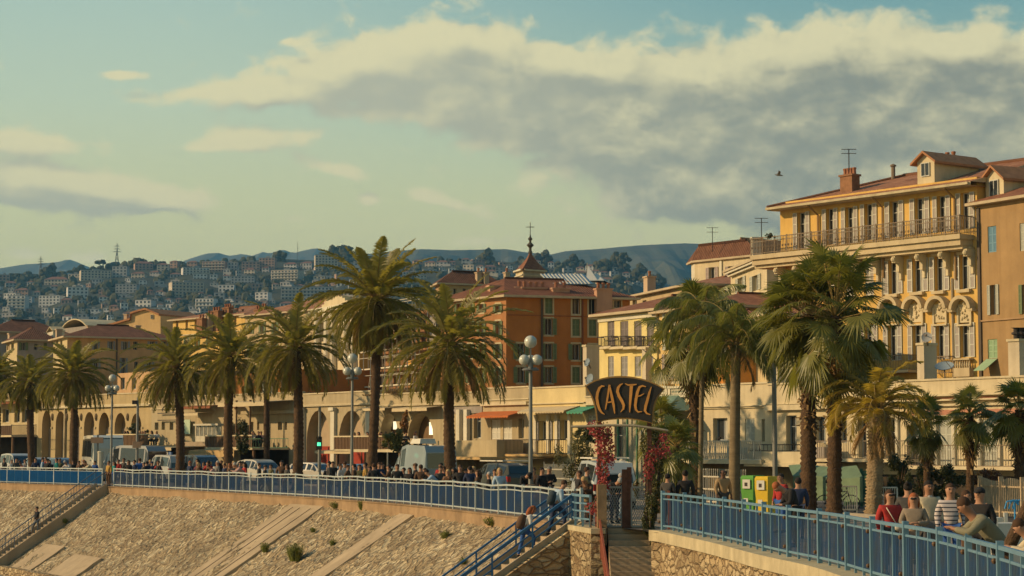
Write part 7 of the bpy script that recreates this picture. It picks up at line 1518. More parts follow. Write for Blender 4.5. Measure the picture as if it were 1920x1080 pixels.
fence('mesh_fence', 'fine grey wire fence between the scooters and white van', 1020, 1085, 98, 94, 1.7, .1, .02, m_scaf, 4)
def barrier(px0, px1, Y, label):
    x0, x1 = wx(px0,Y,1), wx(px1,Y,1); mb = MB(); 
    for x in (x0, x1): mb.bar((x,Y,0), (x,Y,1.05), .05, .05, 0, Vector((0,1,0)))
    for z in (1.05,.2): mb.bar((x0,Y,z), (x1,Y,z), .05)
    for i in range(1, 7): x = x0+(x1-x0)*i/7; mb.bar((x,Y,.2), (x,Y,1.05), .02, .02, 0, Vector((0,1,0)))
    tag(mb.build('barrier', m_white_), label, 'barrier')
barrier(1576, 1606, 76, 'white tubular crowd barrier beside the bicycle'); barrier(1652, 1682, 74, 'white tubular barrier behind the golden palm trunk'); barrier(1404, 1422, 80, 'small white barrier behind the green bin')
# green tarpaulin stall
tg = thing('market_tent', 'long sagging green tarpaulin canopy behind the fan palm trunks', 'tent', (wx(1540,86,1),86,0)); mb = MB(); k = 12; x0, x1 = wx(1478,88,2), wx(1606,84,2); m_tarp = mat('green_tarpaulin', (.13,.19,.11), .6, .25, 1.2, .5, 3)
for i in range(k):
    a, b = i/k, (i+1)/k; f = lambda q: 1.72+.05*math.sin(q*7); xa, xb = x0+(x1-x0)*a, x0+(x1-x0)*b; Ya, Yb = 88-4*a, 88-4*b; mb.quad((xa,Ya-1.4,f(a)-.45), (xb,Yb-1.4,f(b)-.45), (xb,Yb,f(b)), (xa,Ya,f(a))); mb.quad((xa,Ya-1.4,.3), (xb,Yb-1.4,.3), (xb,Yb-1.4,f(b)-.45), (xa,Ya-1.4,f(a)-.45))
mb.build('canvas', m_tarp, tg)
def planter(px, Y, w, h, label):
    X = wx(px, Y, 0); o = thing('planter_box', label, 'planter', (X, Y, 0)); mb = MB(); mb.hexa([(X-w/2,Y-.3,0),(X+w/2,Y-.3,0),(X+w/2,Y+.3,0),(X-w/2,Y+.3,0),(X-w/2-.03,Y-.33,h),(X+w/2+.03,Y-.33,h),(X+w/2+.03,Y+.33,h),(X-w/2-.03,Y+.33,h)]); mb.build('tub', m_white_, o)
    for s_ in (-1, 1): mb = MB(); mb.bar((X+s_*(w/2+.05),Y-.33,0), (X+s_*(w/2+.05),Y-.33,h+.12), .08, .08, 0, Vector((0,1,0))); mb.build('corner_post', m_white_, o)
planter(1893, 45, .62, .85, 'white wooden planter box beside the picket fence'); planter(1868, 47, .2, .9, 'narrow white planter post half hidden by the man in the cap')
mb = MB(); Y = 52; c = Wp(1895, 945, Y)
for i in range(3): mb.tube([c+Vector((-.15+.1*i,0,-.12)), c+Vector((-.1+.1*i,0,.06)), c+Vector((.08+.08*i,0,.1)), c+Vector((.2,0,-.02+.05*i))], .022, 5)
mb.tube([c+Vector((.1,0,-1.2)), c+Vector((.1,0,0))], .025, 5); tag(mb.build('bicycle_stand', flat('stand_blue', (.04,.25,.5))), 'bright blue curled metal stand behind the white planter', 'stand')
# leaning dark post at the picture edge
mb = MB(); a = Wp(1890,1030,30.2); b = Wp(1925,955,30.0); mb.tube([a-Vector((.25,0,.75)), a, b, b+(b-a)*1.5], [.11,.10,.09,.08], 9); tag(mb.build('leaning_trunk', m_trunk), 'dark leaning trunk at the edge beyond the leaning man', 'trunk')
# gull
g = thing('seagull', 'seagull gliding alone in the grey sky west of the golden building', 'bird', Wp(1460,328,140)); c = Wp(1460,328,140); mb = MB(); mb.tube([c+Vector((-.28,0,.03)), c+Vector((-.1,0,.0)), c+Vector((.1,0,-.02)), c+Vector((.25,0,-.05)), c+Vector((.33,0,-.06))], [.01,.07,.07,.03,.01], 7)
for s_, tip in ((-1, Vector((-.1,-.75,.22))), (1, Vector((.15,.75,.18)))):
    e = c+Vector((0,s_*.35,.16)); mb.hexa([c+Vector((-.1,0,0)), c+Vector((.1,0,0)), e+Vector((.1,0,0)), e+Vector((-.06,0,0)), c+Vector((-.1,0,.03)), c+Vector((.1,0,.03)), e+Vector((.1,0,.02)), e+Vector((-.06,0,.02))]); mb.poly([e+Vector((.1,0,.01)), e+Vector((-.06,0,.01)), c+tip*1.0])
mb.build('body', flat('gull_grey', (.22,.21,.18)), g)
# =====================================================================
# PEOPLE
# =====================================================================
def skin_mesh(chains, sub=1):
    """chains: list of lists of (point, radius); chains after the first start at a named joint shared by position"""
    V, E, Rr, idx = [], [], [], {}
    def vid(p, r):
        k = tuple(round(c, 3) for c in p)
        if k not in idx: idx[k] = len(V); V.append(p); Rr.append(r)
        return idx[k]
    for ch in chains:
        prev = None
        for p, r in ch:
            i = vid(p, r)
            if prev is not None and prev != i: E.append((prev, i))
            prev = i
    me = bpy.data.meshes.new('skeleton'); me.from_pydata(V, E, []); ob = bpy.data.objects.new('skeleton', me); COL.objects.link(ob); ob.modifiers.new('s', 'SKIN')
    sv = me.skin_vertices[0].data
    for i, r in enumerate(Rr): sv[i].radius = (r, r) if not isinstance(r, tuple) else r; sv[i].use_root = (i == 0)
    m = ob.modifiers.new('d', 'SUBSURF'); m.levels = sub; m.render_levels = sub
    dg = bpy.context.evaluated_depsgraph_get(); out = bpy.data.meshes.new_from_object(ob.evaluated_get(dg)); out.materials.clear()
    bpy.data.objects.remove(ob); bpy.data.meshes.remove(me); return out
def join(me, mb, mi=1):      # append extra surfaces to a grown mesh
    n = len(me.vertices); v = [tuple(x.co) for x in me.vertices]+mb.v; f = [tuple(p.vertices) for p in me.polygons]; nf = len(f); f += [tuple(i+n for i in q) for q in mb.f]
    o = bpy.data.meshes.new('body'); o.from_pydata(v, [], f); o.materials.append(m_skin); o.materials.append(m_dark)
    o.polygons.foreach_set('material_index', [0]*nf+mb.m); o.polygons.foreach_set('use_smooth', [True]*len(f)); o.update(); return o
m_skin = flat('skin', (.38,.20,.12), .6); m_dark = flat('dark_detail', (.03,.022,.018), .4); m_skins = [m_skin, flat('skin_tan', (.30,.15,.085), .6), flat('skin_deep', (.13,.065,.04), .6)]
def pose(name):
    J = dict(pel=(0,0,.95), spi=(0,0,1.12), che=(0,0,1.28), nec=(0,.0,1.46), hd0=(0,-.015,1.53), hd1=(0,-.022,1.62), hip=.09, tilt=0,
             armL=[(-.185,.01,1.365),(-.25,.03,1.13),(-.25,-.07,.90),(-.24,-.10,.82)], armR=[(.185,.01,1.365),(.25,.03,1.13),(.25,-.07,.90),(.24,-.10,.82)],
             legL=[(-.09,0,.90),(-.10,-.02,.50),(-.10,.03,.09),(-.12,-.13,.04)], legR=[(.09,0,.90),(.10,-.02,.50),(.10,.03,.09),(.12,-.13,.04)])
    if name == 'cross': J['armL'] = [(-.185,.01,1.365),(-.26,-.02,1.14),(-.06,-.20,1.10),(.03,-.21,1.11)]; J['armR'] = [(.185,.01,1.365),(.26,-.02,1.14),(.06,-.21,1.14),(-.04,-.22,1.14)]
    if name == 'phone': J['armR'] = [(.185,.01,1.365),(.23,-.10,1.16),(.14,-.33,1.34),(.13,-.37,1.41)]; J['armL'] = [(-.185,.01,1.365),(-.23,-.10,1.16),(-.08,-.33,1.32),(-.05,-.37,1.39)]
    if name == 'pocket': J['armL'] = [(-.185,.01,1.365),(-.30,.04,1.15),(-.20,-.06,.95),(-.17,-.07,.90)]; J['legR'] = [(.09,0,.90),(.13,-.08,.50),(.16,-.05,.09),(.19,-.20,.04)]
    if name == 'walk': J['legL'] = [(-.09,0,.90),(-.10,-.20,.52),(-.10,-.30,.11),(-.11,-.46,.07)]; J['legR'] = [(.09,0,.90),(.10,.06,.50),(.10,.30,.14),(.11,.17,.04)]; J['armL'] = [(-.185,.01,1.365),(-.24,.12,1.14),(-.23,.10,.90),(-.22,.08,.82)]; J['armR'] = [(.185,.01,1.365),(.24,-.10,1.14),(.23,-.26,.95),(.22,-.31,.89)]
    if name == 'climb': J['legL'] = [(-.09,0,.90),(-.10,-.30,.70),(-.10,-.26,.30),(-.11,-.42,.25)]; J['legR'] = [(.09,0,.90),(.10,.08,.48),(.10,.20,.07),(.11,.07,.03)]; J.update(spi=(0,-.05,1.11), che=(0,-.14,1.28), nec=(0,-.22,1.43), hd0=(0,-.27,1.51), hd1=(0,-.32,1.60)); J['armL'] = [(-.19,-.14,1.37),(-.25,-.12,1.10),(-.23,-.33,.98),(-.22,-.40,.98)]; J['armR'] = [(.19,-.14,1.37),(.25,-.14,1.10),(.22,-.36,1.0),(.20,-.44,1.0)]
    if name == 'lean': J.update(pel=(0,.28,.93), spi=(0,.16,1.08), che=(0,-.02,1.22), nec=(0,-.15,1.37), hd0=(0,-.20,1.43), hd1=(0,-.27,1.50)); J['armL'] = [(-.19,-.03,1.30),(-.27,-.22,1.12),(-.08,-.42,1.17),(0,-.46,1.19)]; J['armR'] = [(.19,-.03,1.30),(.27,-.22,1.12),(.09,-.43,1.18),(.02,-.48,1.20)]; J['legL'] = [(-.09,.28,.89),(-.11,.22,.48),(-.11,.34,.09),(-.12,.19,.04)]; J['legR'] = [(.09,.28,.89),(.11,.10,.49),(.11,.12,.09),(.12,-.04,.04)]
    if name == 'bend': J.update(spi=(0,-.06,1.12), che=(0,-.16,1.27), nec=(0,-.28,1.38), hd0=(0,-.36,1.42), hd1=(0,-.45,1.44)); J['armL'] = [(-.19,-.14,1.33),(-.25,-.20,1.06),(-.08,-.36,1.02),(-.02,-.40,1.03)]; J['armR'] = [(.19,-.14,1.33),(.25,-.20,1.06),(.09,-.38,1.02),(.04,-.42,1.03)]
    if name == 'sit':
        J['legL'] = [(-.09,-.02,.90),(-.13,-.42,.88),(-.13,-.40,.46),(-.14,-.55,.42)]; J['legR'] = [(.09,-.02,.90),(.13,-.42,.88),(.13,-.40,.46),(.14,-.55,.42)]; J['armL'] = [(-.185,.01,1.365),(-.25,-.05,1.14),(-.16,-.28,1.10),(-.13,-.34,1.11)]; J['armR'] = [(.185,.01,1.365),(.25,-.05,1.14),(.16,-.28,1.10),(.13,-.34,1.11)]
    return J
POSE = {}
def pose_meshes(name, fine=False):
    k = (name, fine)
    if k in POSE: return POSE[k]
    J = pose(name); S = 2 if fine else 1; pel, spi, che, nec, h0, h1 = (J[q] for q in ('pel','spi','che','nec','hd0','hd1')); top = tuple(Vector(h1)+(Vector(h1)-Vector(h0)).normalized()*.075)
    arms = [[(che, .125), (A[0], .058), (A[1], .043), (A[2], .030), (A[3], .034)] for A in (J['armL'], J['armR'])]; legs = [[(pel, .12), (A[0], .085), (A[1], .055), (A[2], .038), (A[3], .032)] for A in (J['legL'], J['legR'])]
    ch = [[(pel, .12), (spi, .115), (che, .125), (nec, .07), (h0, .082), (h1, .112), (top, .075)]]+arms+legs
    for A, s in ((J['armL'], 1), (J['armR'], -1)):      # five fingers, unequal and curled
        h = Vector(A[3]); d = (h-Vector(A[2])).normalized(); sd_ = d.cross(Vector((0,1,0)) if abs(d.z) > .6 else Vector((0,0,1))).normalized(); cu = d.cross(sd_).normalized()
        if fine:
            for q, l in ((-.027,.062),(-.009,.072),(.009,.068),(.027,.052)): a = h+d*.025+sd_*q; ch.append([(A[3], .034), (tuple(a), .0105), (tuple(a+d*l*.55+cu*.008), .009), (tuple(a+d*l*.8+cu*.03), .007)])
            a = h+sd_*.03*s-d*.01; ch.append([(A[3], .034), (tuple(a), .012), (tuple(a+sd_*.02*s+d*.035+cu*.015), .009)])
    body = skin_mesh(ch, S); hd = (Vector(h1)-Vector(h0)).normalized(); fw = Vector((0,-1,0)); fw = (fw-hd*fw.dot(hd)).normalized(); sx = Vector((1,0,0)); c = Vector(h1); mb = MB()
    nose = [c+fw*.088+hd*.018, c+fw*.085-hd*.03+sx*.017, c+fw*.085-hd*.03-sx*.017, c+fw*.118-hd*.022]; mb.poly([nose[0], nose[1], nose[3]], 0); mb.poly([nose[0], nose[3], nose[2]], 0); mb.poly([nose[1], nose[2], nose[3]], 0)
    for s in (-1, 1): mb.ball(c+sx*.088*s-hd*.005+fw*-.005, .028, 0, 6, 5, (.4,.8,1.2)); mb.ball(c+fw*.083+sx*.033*s+hd*.015, .0125, 1, 6, 4); mb.bar(c+fw*.09+sx*.016*s+hd*.036, c+fw*.082+sx*.05*s+hd*.036, .008, .008, 1)
    mb.bar(c+fw*.088-sx*.024-hd*.052, c+fw*.088+sx*.024-hd*.052, .008, .007, 1); body = join(body, mb)
    def sm(chains, sub=S):
        m = skin_mesh(chains, sub); m.polygons.foreach_set('use_smooth', [True]*len(m.polygons)); m.materials.append(m_dark); return m
    sh = [[(tuple(Vector(pel)+(Vector(spi)-Vector(pel))*-.25), .150), (spi, .142), (che, .152), (tuple(Vector(che).lerp(Vector(nec), .70)), .105)]]+[[(che, .155), (A[0], .088), (A[1], .070), (tuple(Vector(A[1]).lerp(Vector(A[2]), .93)), .044)] for A in (J['armL'], J['armR'])]
    tr = [[(pel, .138), (A[0], .105), (A[1], .075), (tuple(Vector(A[1]).lerp(Vector(A[2]), .96)), .056)] for A in (J['legL'], J['legR'])]
    def hairm(kind):
        m = MB(); b = c-fw*.032+hd*.024; kk, q = 12, 8; ring = []
        if kind == 'cap': m.ball(b+fw*.012+hd*.012, .110, 0, 12, 7, (.95,1.05,.80)); m.hexa([c+fw*.06+sx*.07+hd*.045, c+fw*.06-sx*.07+hd*.045, c+fw*.17-sx*.05+hd*.03, c+fw*.17+sx*.05+hd*.03]+[p+hd*.012 for p in (c+fw*.06+sx*.07+hd*.045, c+fw*.06-sx*.07+hd*.045, c+fw*.17-sx*.05+hd*.03, c+fw*.17+sx*.05+hd*.03)])
        else: 
            m.ball(b, .106, 0, 12, 8, (.95,.98,.98))
            if kind == 'bald': m = MB(); m.ball(c-fw*.03-hd*.005, .093, 0, 12, 6, (1.0,.75,.75))
            if kind == 'bun': m.ball(b-fw*.09+hd*.06, .05, 0, 8, 6)
            if kind == 'long':
                m.tube([b-fw*.04, b-fw*.075-hd*.10, b-fw*.085-hd*.22, b-fw*.075-hd*.34], [.09,.095,.085,.035], 9)
                for s in (-1, 1): m.tube([b+sx*.075*s, b+sx*.085*s-hd*.12, b+sx*.08*s-hd*.26+fw*.01], [.04,.038,.015], 7)
        return m.mesh('hair', m_dark, True)
    feet = MB()
    for A in (J['legL'], J['legR']): a, t = Vector(A[2]), Vector(A[3]); feet.tube([a+Vector((0,.05,-.03)), a+Vector((0,0,-.01)), a.lerp(t,.6)-Vector((0,0,.005)), t+Vector((0,-.05,-.01))], [.035,.05,.045,.025], 7)
    POSE[k] = dict(body=body, jacket=sm(sh), trousers=sm(tr), shoes=feet.mesh('shoes', m_dark, True), hair={h: hairm(h) for h in ('short','long','cap','bun','bald')}, J=J, c=c, fw=fw, hd=hd, che=Vector(che), pel=Vector(pel)); return POSE[k]
def cmat(c, var=.12): 
    n = 'cloth_%02d_%02d_%02d' % tuple(int(v*99) for v in c); return MATS[n] if n in MATS else mat(n, c, .85, var, 5, .5, 22, bdist=.01)
BLK, NAV, GRY, WHT, BRN, TAN, RED, TEA, BLU, LBL, OLV, PNK, MUS, CRM, DGR = (.022,.02,.02), (.025,.035,.075), (.16,.15,.14), (.55,.52,.47), (.10,.055,.03), (.30,.20,.10), (.35,.03,.025), (.02,.20,.17), (.03,.09,.28), (.33,.43,.52), (.12,.11,.05), (.45,.27,.24), (.42,.25,.06), (.50,.42,.28), (.06,.055,.05)
HB, HK, HO, HY_, HG = (.06,.03,.015), (.02,.015,.012), (.30,.09,.03), (.42,.28,.12), (.34,.32,.29)
def person(loc, yaw, ps, top, bot, hair, hc, label, h=1.72, skin=0, fine=False, grp=None, extra=None, z=0, name='person', simple=False, striped=False):
    PM = pose_meshes(ps, fine); s = h/1.77; o = thing(name, label, 'person', (loc[0], loc[1], (loc[2] if len(loc) > 2 else 0)+z), grp); o.rotation_euler = (0,0,yaw); o.scale = (s,s,s)
    def add(n, me, m):
        c = bpy.data.objects.new(n, me); COL.objects.link(c); c.parent = o; c.material_slots[0].link = 'OBJECT'; c.material_slots[0].material = m; return c
    add('body', PM['body'], m_skins[skin]); add('jacket', PM['jacket'], m_strip if striped else cmat(top)); add('trousers', PM['trousers'], cmat(bot)); add('hair', PM['hair'][hair], cmat(hc))
    if not simple: add('shoes', PM['shoes'], cmat(BLK))
    if extra:
        for e in extra:
            mb = MB(); c, fw, hd, che, pel = PM['c'], PM['fw'], PM['hd'], PM['che'], PM['pel']; up = (che-pel).normalized(); m = cmat(BLK)
            if e == 'backpack': b = che-up*.10+Vector((0,.20,0)); mb.tube([b-up*.24, b-up*.12, b+up*.08, b+up*.2], [.10,.15,.15,.09], 9); m = cmat((.035,.05,.06))
            if e == 'rucksack': b = che-up*.08+Vector((0,.22,0)); mb.tube([b-up*.26, b-up*.12, b+up*.1, b+up*.24], [.12,.17,.16,.10], 9); m = cmat(BRN)
            if e == 'sunglasses': mb.bar(c+fw*.098-Vector((.06,0,0))+hd*.016, c+fw*.098+Vector((.06,0,0))+hd*.016, .03, .032)
            if e == 'strap': mb.bar(che+Vector((-.13,-.155,.10)), che+Vector((.10,-.16,-.27)), .035, .012); mb.ball(che+Vector((.14,-.17,-.30)), .10, 0, 8, 6, (1.2,.5,.8)); m = cmat((.55,.5,.4))
            if e == 'collar': mb.lathe((0,PM['J']['nec'][1],PM['J']['nec'][2]-.08), [(.10,0),(.085,.07),(.075,.09)], 10); m = cmat(WHT)
            if e == 'fur': mb.lathe((0,.01,1.36), [(.15,0),(.14,.08),(.09,.12)], 10); mb.lathe((0,0,.62), [(.19,0),(.18,.2),(.165,.38)], 12); m = cmat(TAN)
            if e == 'headphones': mb.ball(c+Vector((.1,0,0)), .04, 0, 6, 5, (.5,1,1)); mb.ball(c-Vector((.1,0,0)), .04, 0, 6, 5, (.5,1,1))
            x = bpy.data.objects.new(e, mb.mesh(e, m, True)); COL.objects.link(x); x.parent = o
    return o
m_strip = mat('striped_knit', (.50,.44,.42), .9, 0); _n = m_strip.node_tree.nodes; _l = m_strip.node_tree.links; _t = _n.new('ShaderNodeTexCoord'); _s = _n.new('ShaderNodeSeparateXYZ'); _l.new(_t.outputs['Object'], _s.inputs[0]); _a = _n.new('ShaderNodeMath'); _a.operation = 'MULTIPLY'; _a.inputs[1].default_value = 12.5; _l.new(_s.outputs[2], _a.inputs[0]); _f = _n.new('ShaderNodeMath'); _f.operation = 'FRACT'; _l.new(_a.outputs[0], _f.inputs[0]); _c = _n.new('ShaderNodeMath'); _c.operation = 'LESS_THAN'; _c.inputs[1].default_value = .27; _l.new(_f.outputs[0], _c.inputs[0]); _m = _n.new('ShaderNodeMix'); _m.data_type = 'RGBA'; _l.new(_c.outputs[0], _m.inputs[0]); _m.inputs[6].default_value = (.50,.44,.42,1); _m.inputs[7].default_value = (.02,.025,.04,1); _l.new(_m.outputs[2], _n['Principled BSDF'].inputs['Base Color'])
PI = math.pi
def yaw_dir(v): return math.atan2(v.x, -v.y)      # local -Y looks along v
def crowd(px, off, ps, face, top, bot, hair, hc, label, h=1.72, **k):
    Y = Yrail(px)+off; X = wx(px, Y, 1.2); s = s_at(px)
    yw = {'sea': yaw_dir(pn(s)), 'cam': 0.0, 'away': PI, 'east': yaw_dir(pdir(s)), 'west': yaw_dir(-pdir(s)), 'l': PI*-.5, 'r': PI*.5}[face]+rp_.uniform(-.35,.35); return person((X, Y), yw, ps, top, bot, hair, hc, label, h*rp_.uniform(.91,1.06), **k)
rp_ = random.Random(5)
TN = {BLK:'black',NAV:'navy blue',GRY:'grey',WHT:'white',BRN:'brown',TAN:'tan',RED:'red',TEA:'teal green',BLU:'bright blue',LBL:'light blue',OLV:'olive',PNK:'pale pink',MUS:'mustard yellow',CRM:'cream',DGR:'charcoal'}
HN = {'short':'short hair','long':'long hair','cap':'a cap','bun':'hair in a bun','bald':'a shaved head'}; PN = {'stand':'standing','cross':'with folded arms','phone':'holding up a phone','pocket':'with a hand in the pocket','walk':'walking','lean':'leaning on the rail','bend':'bending forward'}
ZON = [(60,'at the far west end of the bright blue railing'),(132,'near the two westmost palm trunks'),(186,'before the arcade and the white coach'),(240,'by the top of the thin railed steps'),(318,'before the silver coach'),(400,'around the palm beside the mint screen'),(470,'around the palm by the pavilion'),(545,'before the loggia restaurant'),(640,'beside the white and red hatchback'),(700,'just west of the tallest palm trunk'),(765,'just east of the tallest palm trunk'),(842,'before the camper van'),(900,'beside the trunk of the broad palm'),(960,'before the dark estate car'),(1100,'near the scooters')]
CR = [ # px, extra depth, pose, face, top, trousers, hair, hair colour
 (8,3,'stand','sea',BLK,NAV,'short',HK),(22,6,'walk','east',WHT,GRY,'short',HB),(31,2,'stand','cam',DGR,NAV,'short',HK),(44,1.2,'lean','sea',PNK,GRY,'short',HB),(80,4,'stand','r',LBL,NAV,'short',HB),(89,3,'stand','sea',BLK,BLK,'cap',BLK),(106,3,'stand','sea',TEA,NAV,'short',HK),(112,7,'stand','cam',OLV,GRY,'bun',HB),
 (127,2,'lean','sea',WHT,GRY,'short',HG),(137,5,'pocket','cam',BLK,NAV,'long',HB),(148,4,'stand','sea',BRN,BLK,'short',HK),(157,6,'phone','sea',BRN,NAV,'long',HO),(167,3,'lean','sea',CRM,OLV,'short',HB),(178,8,'stand','cam',BLU,NAV,'short',HK),(214,5,'stand','sea',TEA,BLU,'long',HB),(222,6,'walk','cam',RED,BLK,'short',HB),
 (232,9,'stand','sea',DGR,NAV,'short',HB),(241,6,'cross','cam',BLK,BLK,'long',HK),(252,3,'stand','sea',NAV,NAV,'short',HK),(262,8,'stand','away',BLU,BLK,'short',HB),(270,3,'stand','sea',BLK,DGR,'short',HK),(285,8,'stand','away',NAV,NAV,'cap',NAV),(297,3,'stand','sea',BLK,BLK,'short',HB),
 (356,4,'stand','sea',NAV,BLU,'short',HO),(371,4,'stand','sea',BRN,BLK,'long',HY_),(382,7,'phone','sea',DGR,BLK,'short',HB),(390,5,'walk','l',BRN,NAV,'short',HK),(399,1.5,'lean','sea',PNK,GRY,'short',HB),(408,3,'stand','sea',GRY,NAV,'short',HG),(415,7,'stand','cam',BLK,BLK,'short',HB),(421,5,'stand','sea',NAV,BLK,'short',HK),
 (430,5,'stand','sea',BRN,NAV,'long',HO),(438,8,'stand','sea',BRN,BLK,'long',HY_),(449,1.6,'lean','sea',PNK,CRM,'short',HG),(486,4,'stand','r',DGR,NAV,'short',HB),(497,3,'walk','r',BLK,BLK,'cap',DGR),(508,6,'stand','sea',OLV,BLK,'short',HK),(528,4,'pocket','cam',BRN,BRN,'short',HK),(538,3,'stand','sea',DGR,NAV,'long',HB),
 (617,5,'stand','sea',DGR,BLK,'short',HK),(624,8,'stand','cam',BLK,GRY,'short',HB),(638,1.8,'stand','r',WHT,NAV,'short',HB),(652,7,'walk','r',BRN,NAV,'short',HB),(664,3,'stand','l',BRN,BLK,'short',HK),(674,6,'cross','cam',OLV,BLK,'long',HB),(685,5,'stand','sea',MUS,BLK,'short',HK),
 (701,2,'stand','away',BLK,NAV,'short',HB),(716,6,'walk','r',DGR,NAV,'short',HB),(729,3,'phone','l',BRN,NAV,'short',HK),(745,2.2,'stand','cam',BLK,GRY,'short',HB),(757,4,'stand','sea',DGR,BLK,'short',HK),(768,2.5,'pocket','cam',BLK,BLK,'long',HK),(779,6,'stand','sea',BLK,NAV,'cap',BRN),(789,3,'stand','away',BRN,BLK,'short',HB),
 (811,1.6,'lean','sea',LBL,NAV,'short',HK),(826,3,'stand','cam',DGR,BLK,'short',HB),(832,7,'stand','sea',RED,NAV,'short',HB),(840,2,'phone','cam',BRN,DGR,'long',HY_),(851,5,'stand','sea',BLK,NAV,'long',HK),(863,3,'pocket','cam',BLK,NAV,'short',HB),(873,4,'stand','cam',BLK,BLK,'short',HK),(884,7,'stand','sea',OLV,BLK,'short',HB),
 (896,2.4,'cross','l',BRN,NAV,'long',HB),(917,1.8,'stand','l',BLK,BLK,'short',HG),(928,4,'walk','cam',CRM,NAV,'short',HB),(937,1.9,'stand','cam',LBL,GRY,'long',HY_)]
for i in range(34):
    x_ = rp_.choice([rp_.uniform(5,300), rp_.uniform(350,460), rp_.uniform(610,950)]); CR.append((x_, rp_.uniform(3,11), rp_.choice(['stand','stand','walk','pocket','cross']), rp_.choice(['sea','cam','east','west']), rp_.choice([BLK,DGR,NAV,BRN,OLV,GRY,WHT,RED]), rp_.choice([NAV,BLK,GRY]), rp_.choice(['short','short','long','cap']), rp_.choice([HK,HB,HY_])))
seen = {}
for px, off, ps, fc, top, bot, hr, hc in CR:
    zn = next(z for x, z in ZON if px < x); cd_ = [c.replace('holding up a phone', 'raising a phone') for c in ('person in %s, %s, ' % (TN[top], PN[ps])+zn, 'person in %s with %s ' % (TN[top], HN[hr])+zn, 'person in %s over %s trousers ' % (TN[top], TN[bot])+zn, 'other person in %s ' % TN[top]+zn, '%s clad person ' % TN[top]+zn)]
    lb = next((c for c in cd_ if c not in seen and len(c.split()) <= 16), cd_[-1]); seen[lb] = 1; crowd(px, off, ps, fc, top, bot, hr, hc, lb, simple=True, grp='people gathered along the promenade')
# the two at the gate, the walkers on the steps
crowd(1086, 6, 'stand', 'sea', BLK, BLK, 'short', HB, 'person in black standing close beside another before the white van', 1.76); crowd(1101, 6, 'stand', 'r', DGR, BLK, 'short', HB, 'taller person in charcoal pressed shoulder to shoulder before the white van', 1.80)
person((wx(1101,68.3,1.2),68.3), -.5, 'lean', BRN, BRN, 'long', HY_, 'person in a shaggy brown fur coat leaning over the head of the steps', 1.66, extra=['fur'])
person((wx(1152,67.5,1.2),67.5), .4, 'bend', BLK, NAV, 'short', HG, 'person in dark jacket with grey hair behind the gate flowers', 1.7); person((wx(1165,69,1.2),69), 1.2, 'stand', NAV, LBL, 'short', HG, 'person in navy with white hair behind the gate lattice', 1.66)
person((wx(1285,66,1.2),66), PI, 'stand', BLK, BLK, 'bun', HK, 'person with big dark curly hair seen from behind beside the fan palm', 1.78); person((wx(1252,66,1.2),66), 2.6, 'cross', DGR, BLK, 'short', HK, 'person in charcoal half hidden by the palm leaves at the gate', 1.68)
def on_flight(ST, t): o_, p0, n, d, L_, H = ST; return p0+n*(L_*t)+Vector((0,0,-H*t-.05))
def t_for(ST, px):
    return min((abs(960+FPX*p.x/(p.y*cT+(p.z-CZ)*sT)-px), t) for t in [i/200 for i in range(201)] for p in [on_flight(ST, t)])[1]
p = on_flight(ST1, t_for(ST1, 68)); person(p, yaw_dir(ST1[2]), 'walk', BLK, GRY, 'short', HK, 'person in a dark jacket walking down the thin railed steps', 1.75)
p = on_flight(ST2, t_for(ST2, 1042)); person(p, yaw_dir(-ST2[2]), 'climb', LBL, NAV, 'short', HB, 'person with a dark backpack climbing near the top of the blue railed steps', 1.84, extra=['backpack'])
p = on_flight(ST2, t_for(ST2, 984)); person(p, yaw_dir(-ST2[2]), 'climb', WHT, BLU, 'long', HO, 'red haired person with a brown rucksack climbing the blue railed steps', 1.70, extra=['rucksack'])
crowd(204, .4, 'stand', 'sea', MUS, BRN, 'short', HB, 'person in mustard yellow standing in the railing gap at the head of the steps', 1.72)
# the big man, the pair by the bins, the cyclist
person((wx(1356,67.5,1.2),67.5), .35, 'stand', TAN, DGR, 'bald', HK, 'burly person in a tan jacket with headphones beside the smooth palm trunk', 1.82, 2, True, extra=['headphones'])
person((wx(1464,60,1.2),60), -.9, 'stand', RED, BLU, 'short', HK, 'person in a rust red shirt standing behind the yellow bin', 1.76, 1, True); person((wx(1490,51.5,1.2),51.5), -1.35, 'bend', BLK, BLK, 'short', HO, 'broad person in a black coat bending forward beside the yellow bin', 1.84, 0, True); person((wx(1497,56,1.2),56), PI, 'stand', NAV, NAV, 'short', HK, 'person in a navy coat seen from behind next to the bending person', 1.7)
cy = person((wx(1562,79,1.2),79.0), -.5, 'phone', DGR, LBL, 'short', HK, 'cyclist in a dark top astride a bicycle beside the fan palm trunk', 1.72)
bk = thing('bicycle', 'dark bicycle under the cyclist beside the white barrier', 'bicycle', (wx(1574,79,1),78.7,0)); bx_ = wx(1568,79,1)
for x in (-.5, .52):
    mb = MB(); c = Vector((bx_+x,78.7,.34)); k = 18
    for i in range(k): a, b = 2*PI*i/k, 2*PI*(i+1)/k; mb.bar(c+Vector((math.cos(a)*.33,0,math.sin(a)*.33)), c+Vector((math.cos(b)*.33,0,math.sin(b)*.33)), .035)
    for i in range(8): a = PI*i/4; mb.bar(c, c+Vector((math.cos(a)*.33,0,math.sin(a)*.33)), .008)
    mb.build('wheel', m_iron, bk)
mb = MB()
for a, b in (((-.5,.34),(-.12,.36)),((-.12,.36),(.38,.78)),((-.2,.8),(.36,.8)),((-.5,.34),(-.2,.8)),((-.2,.92),(-.12,.36)),((.34,.95),(.52,.34)),((.3,.98),(.42,.98))): mb.bar((bx_+a[0],78.7,a[1]), (bx_+b[0],78.7,b[1]), .035)
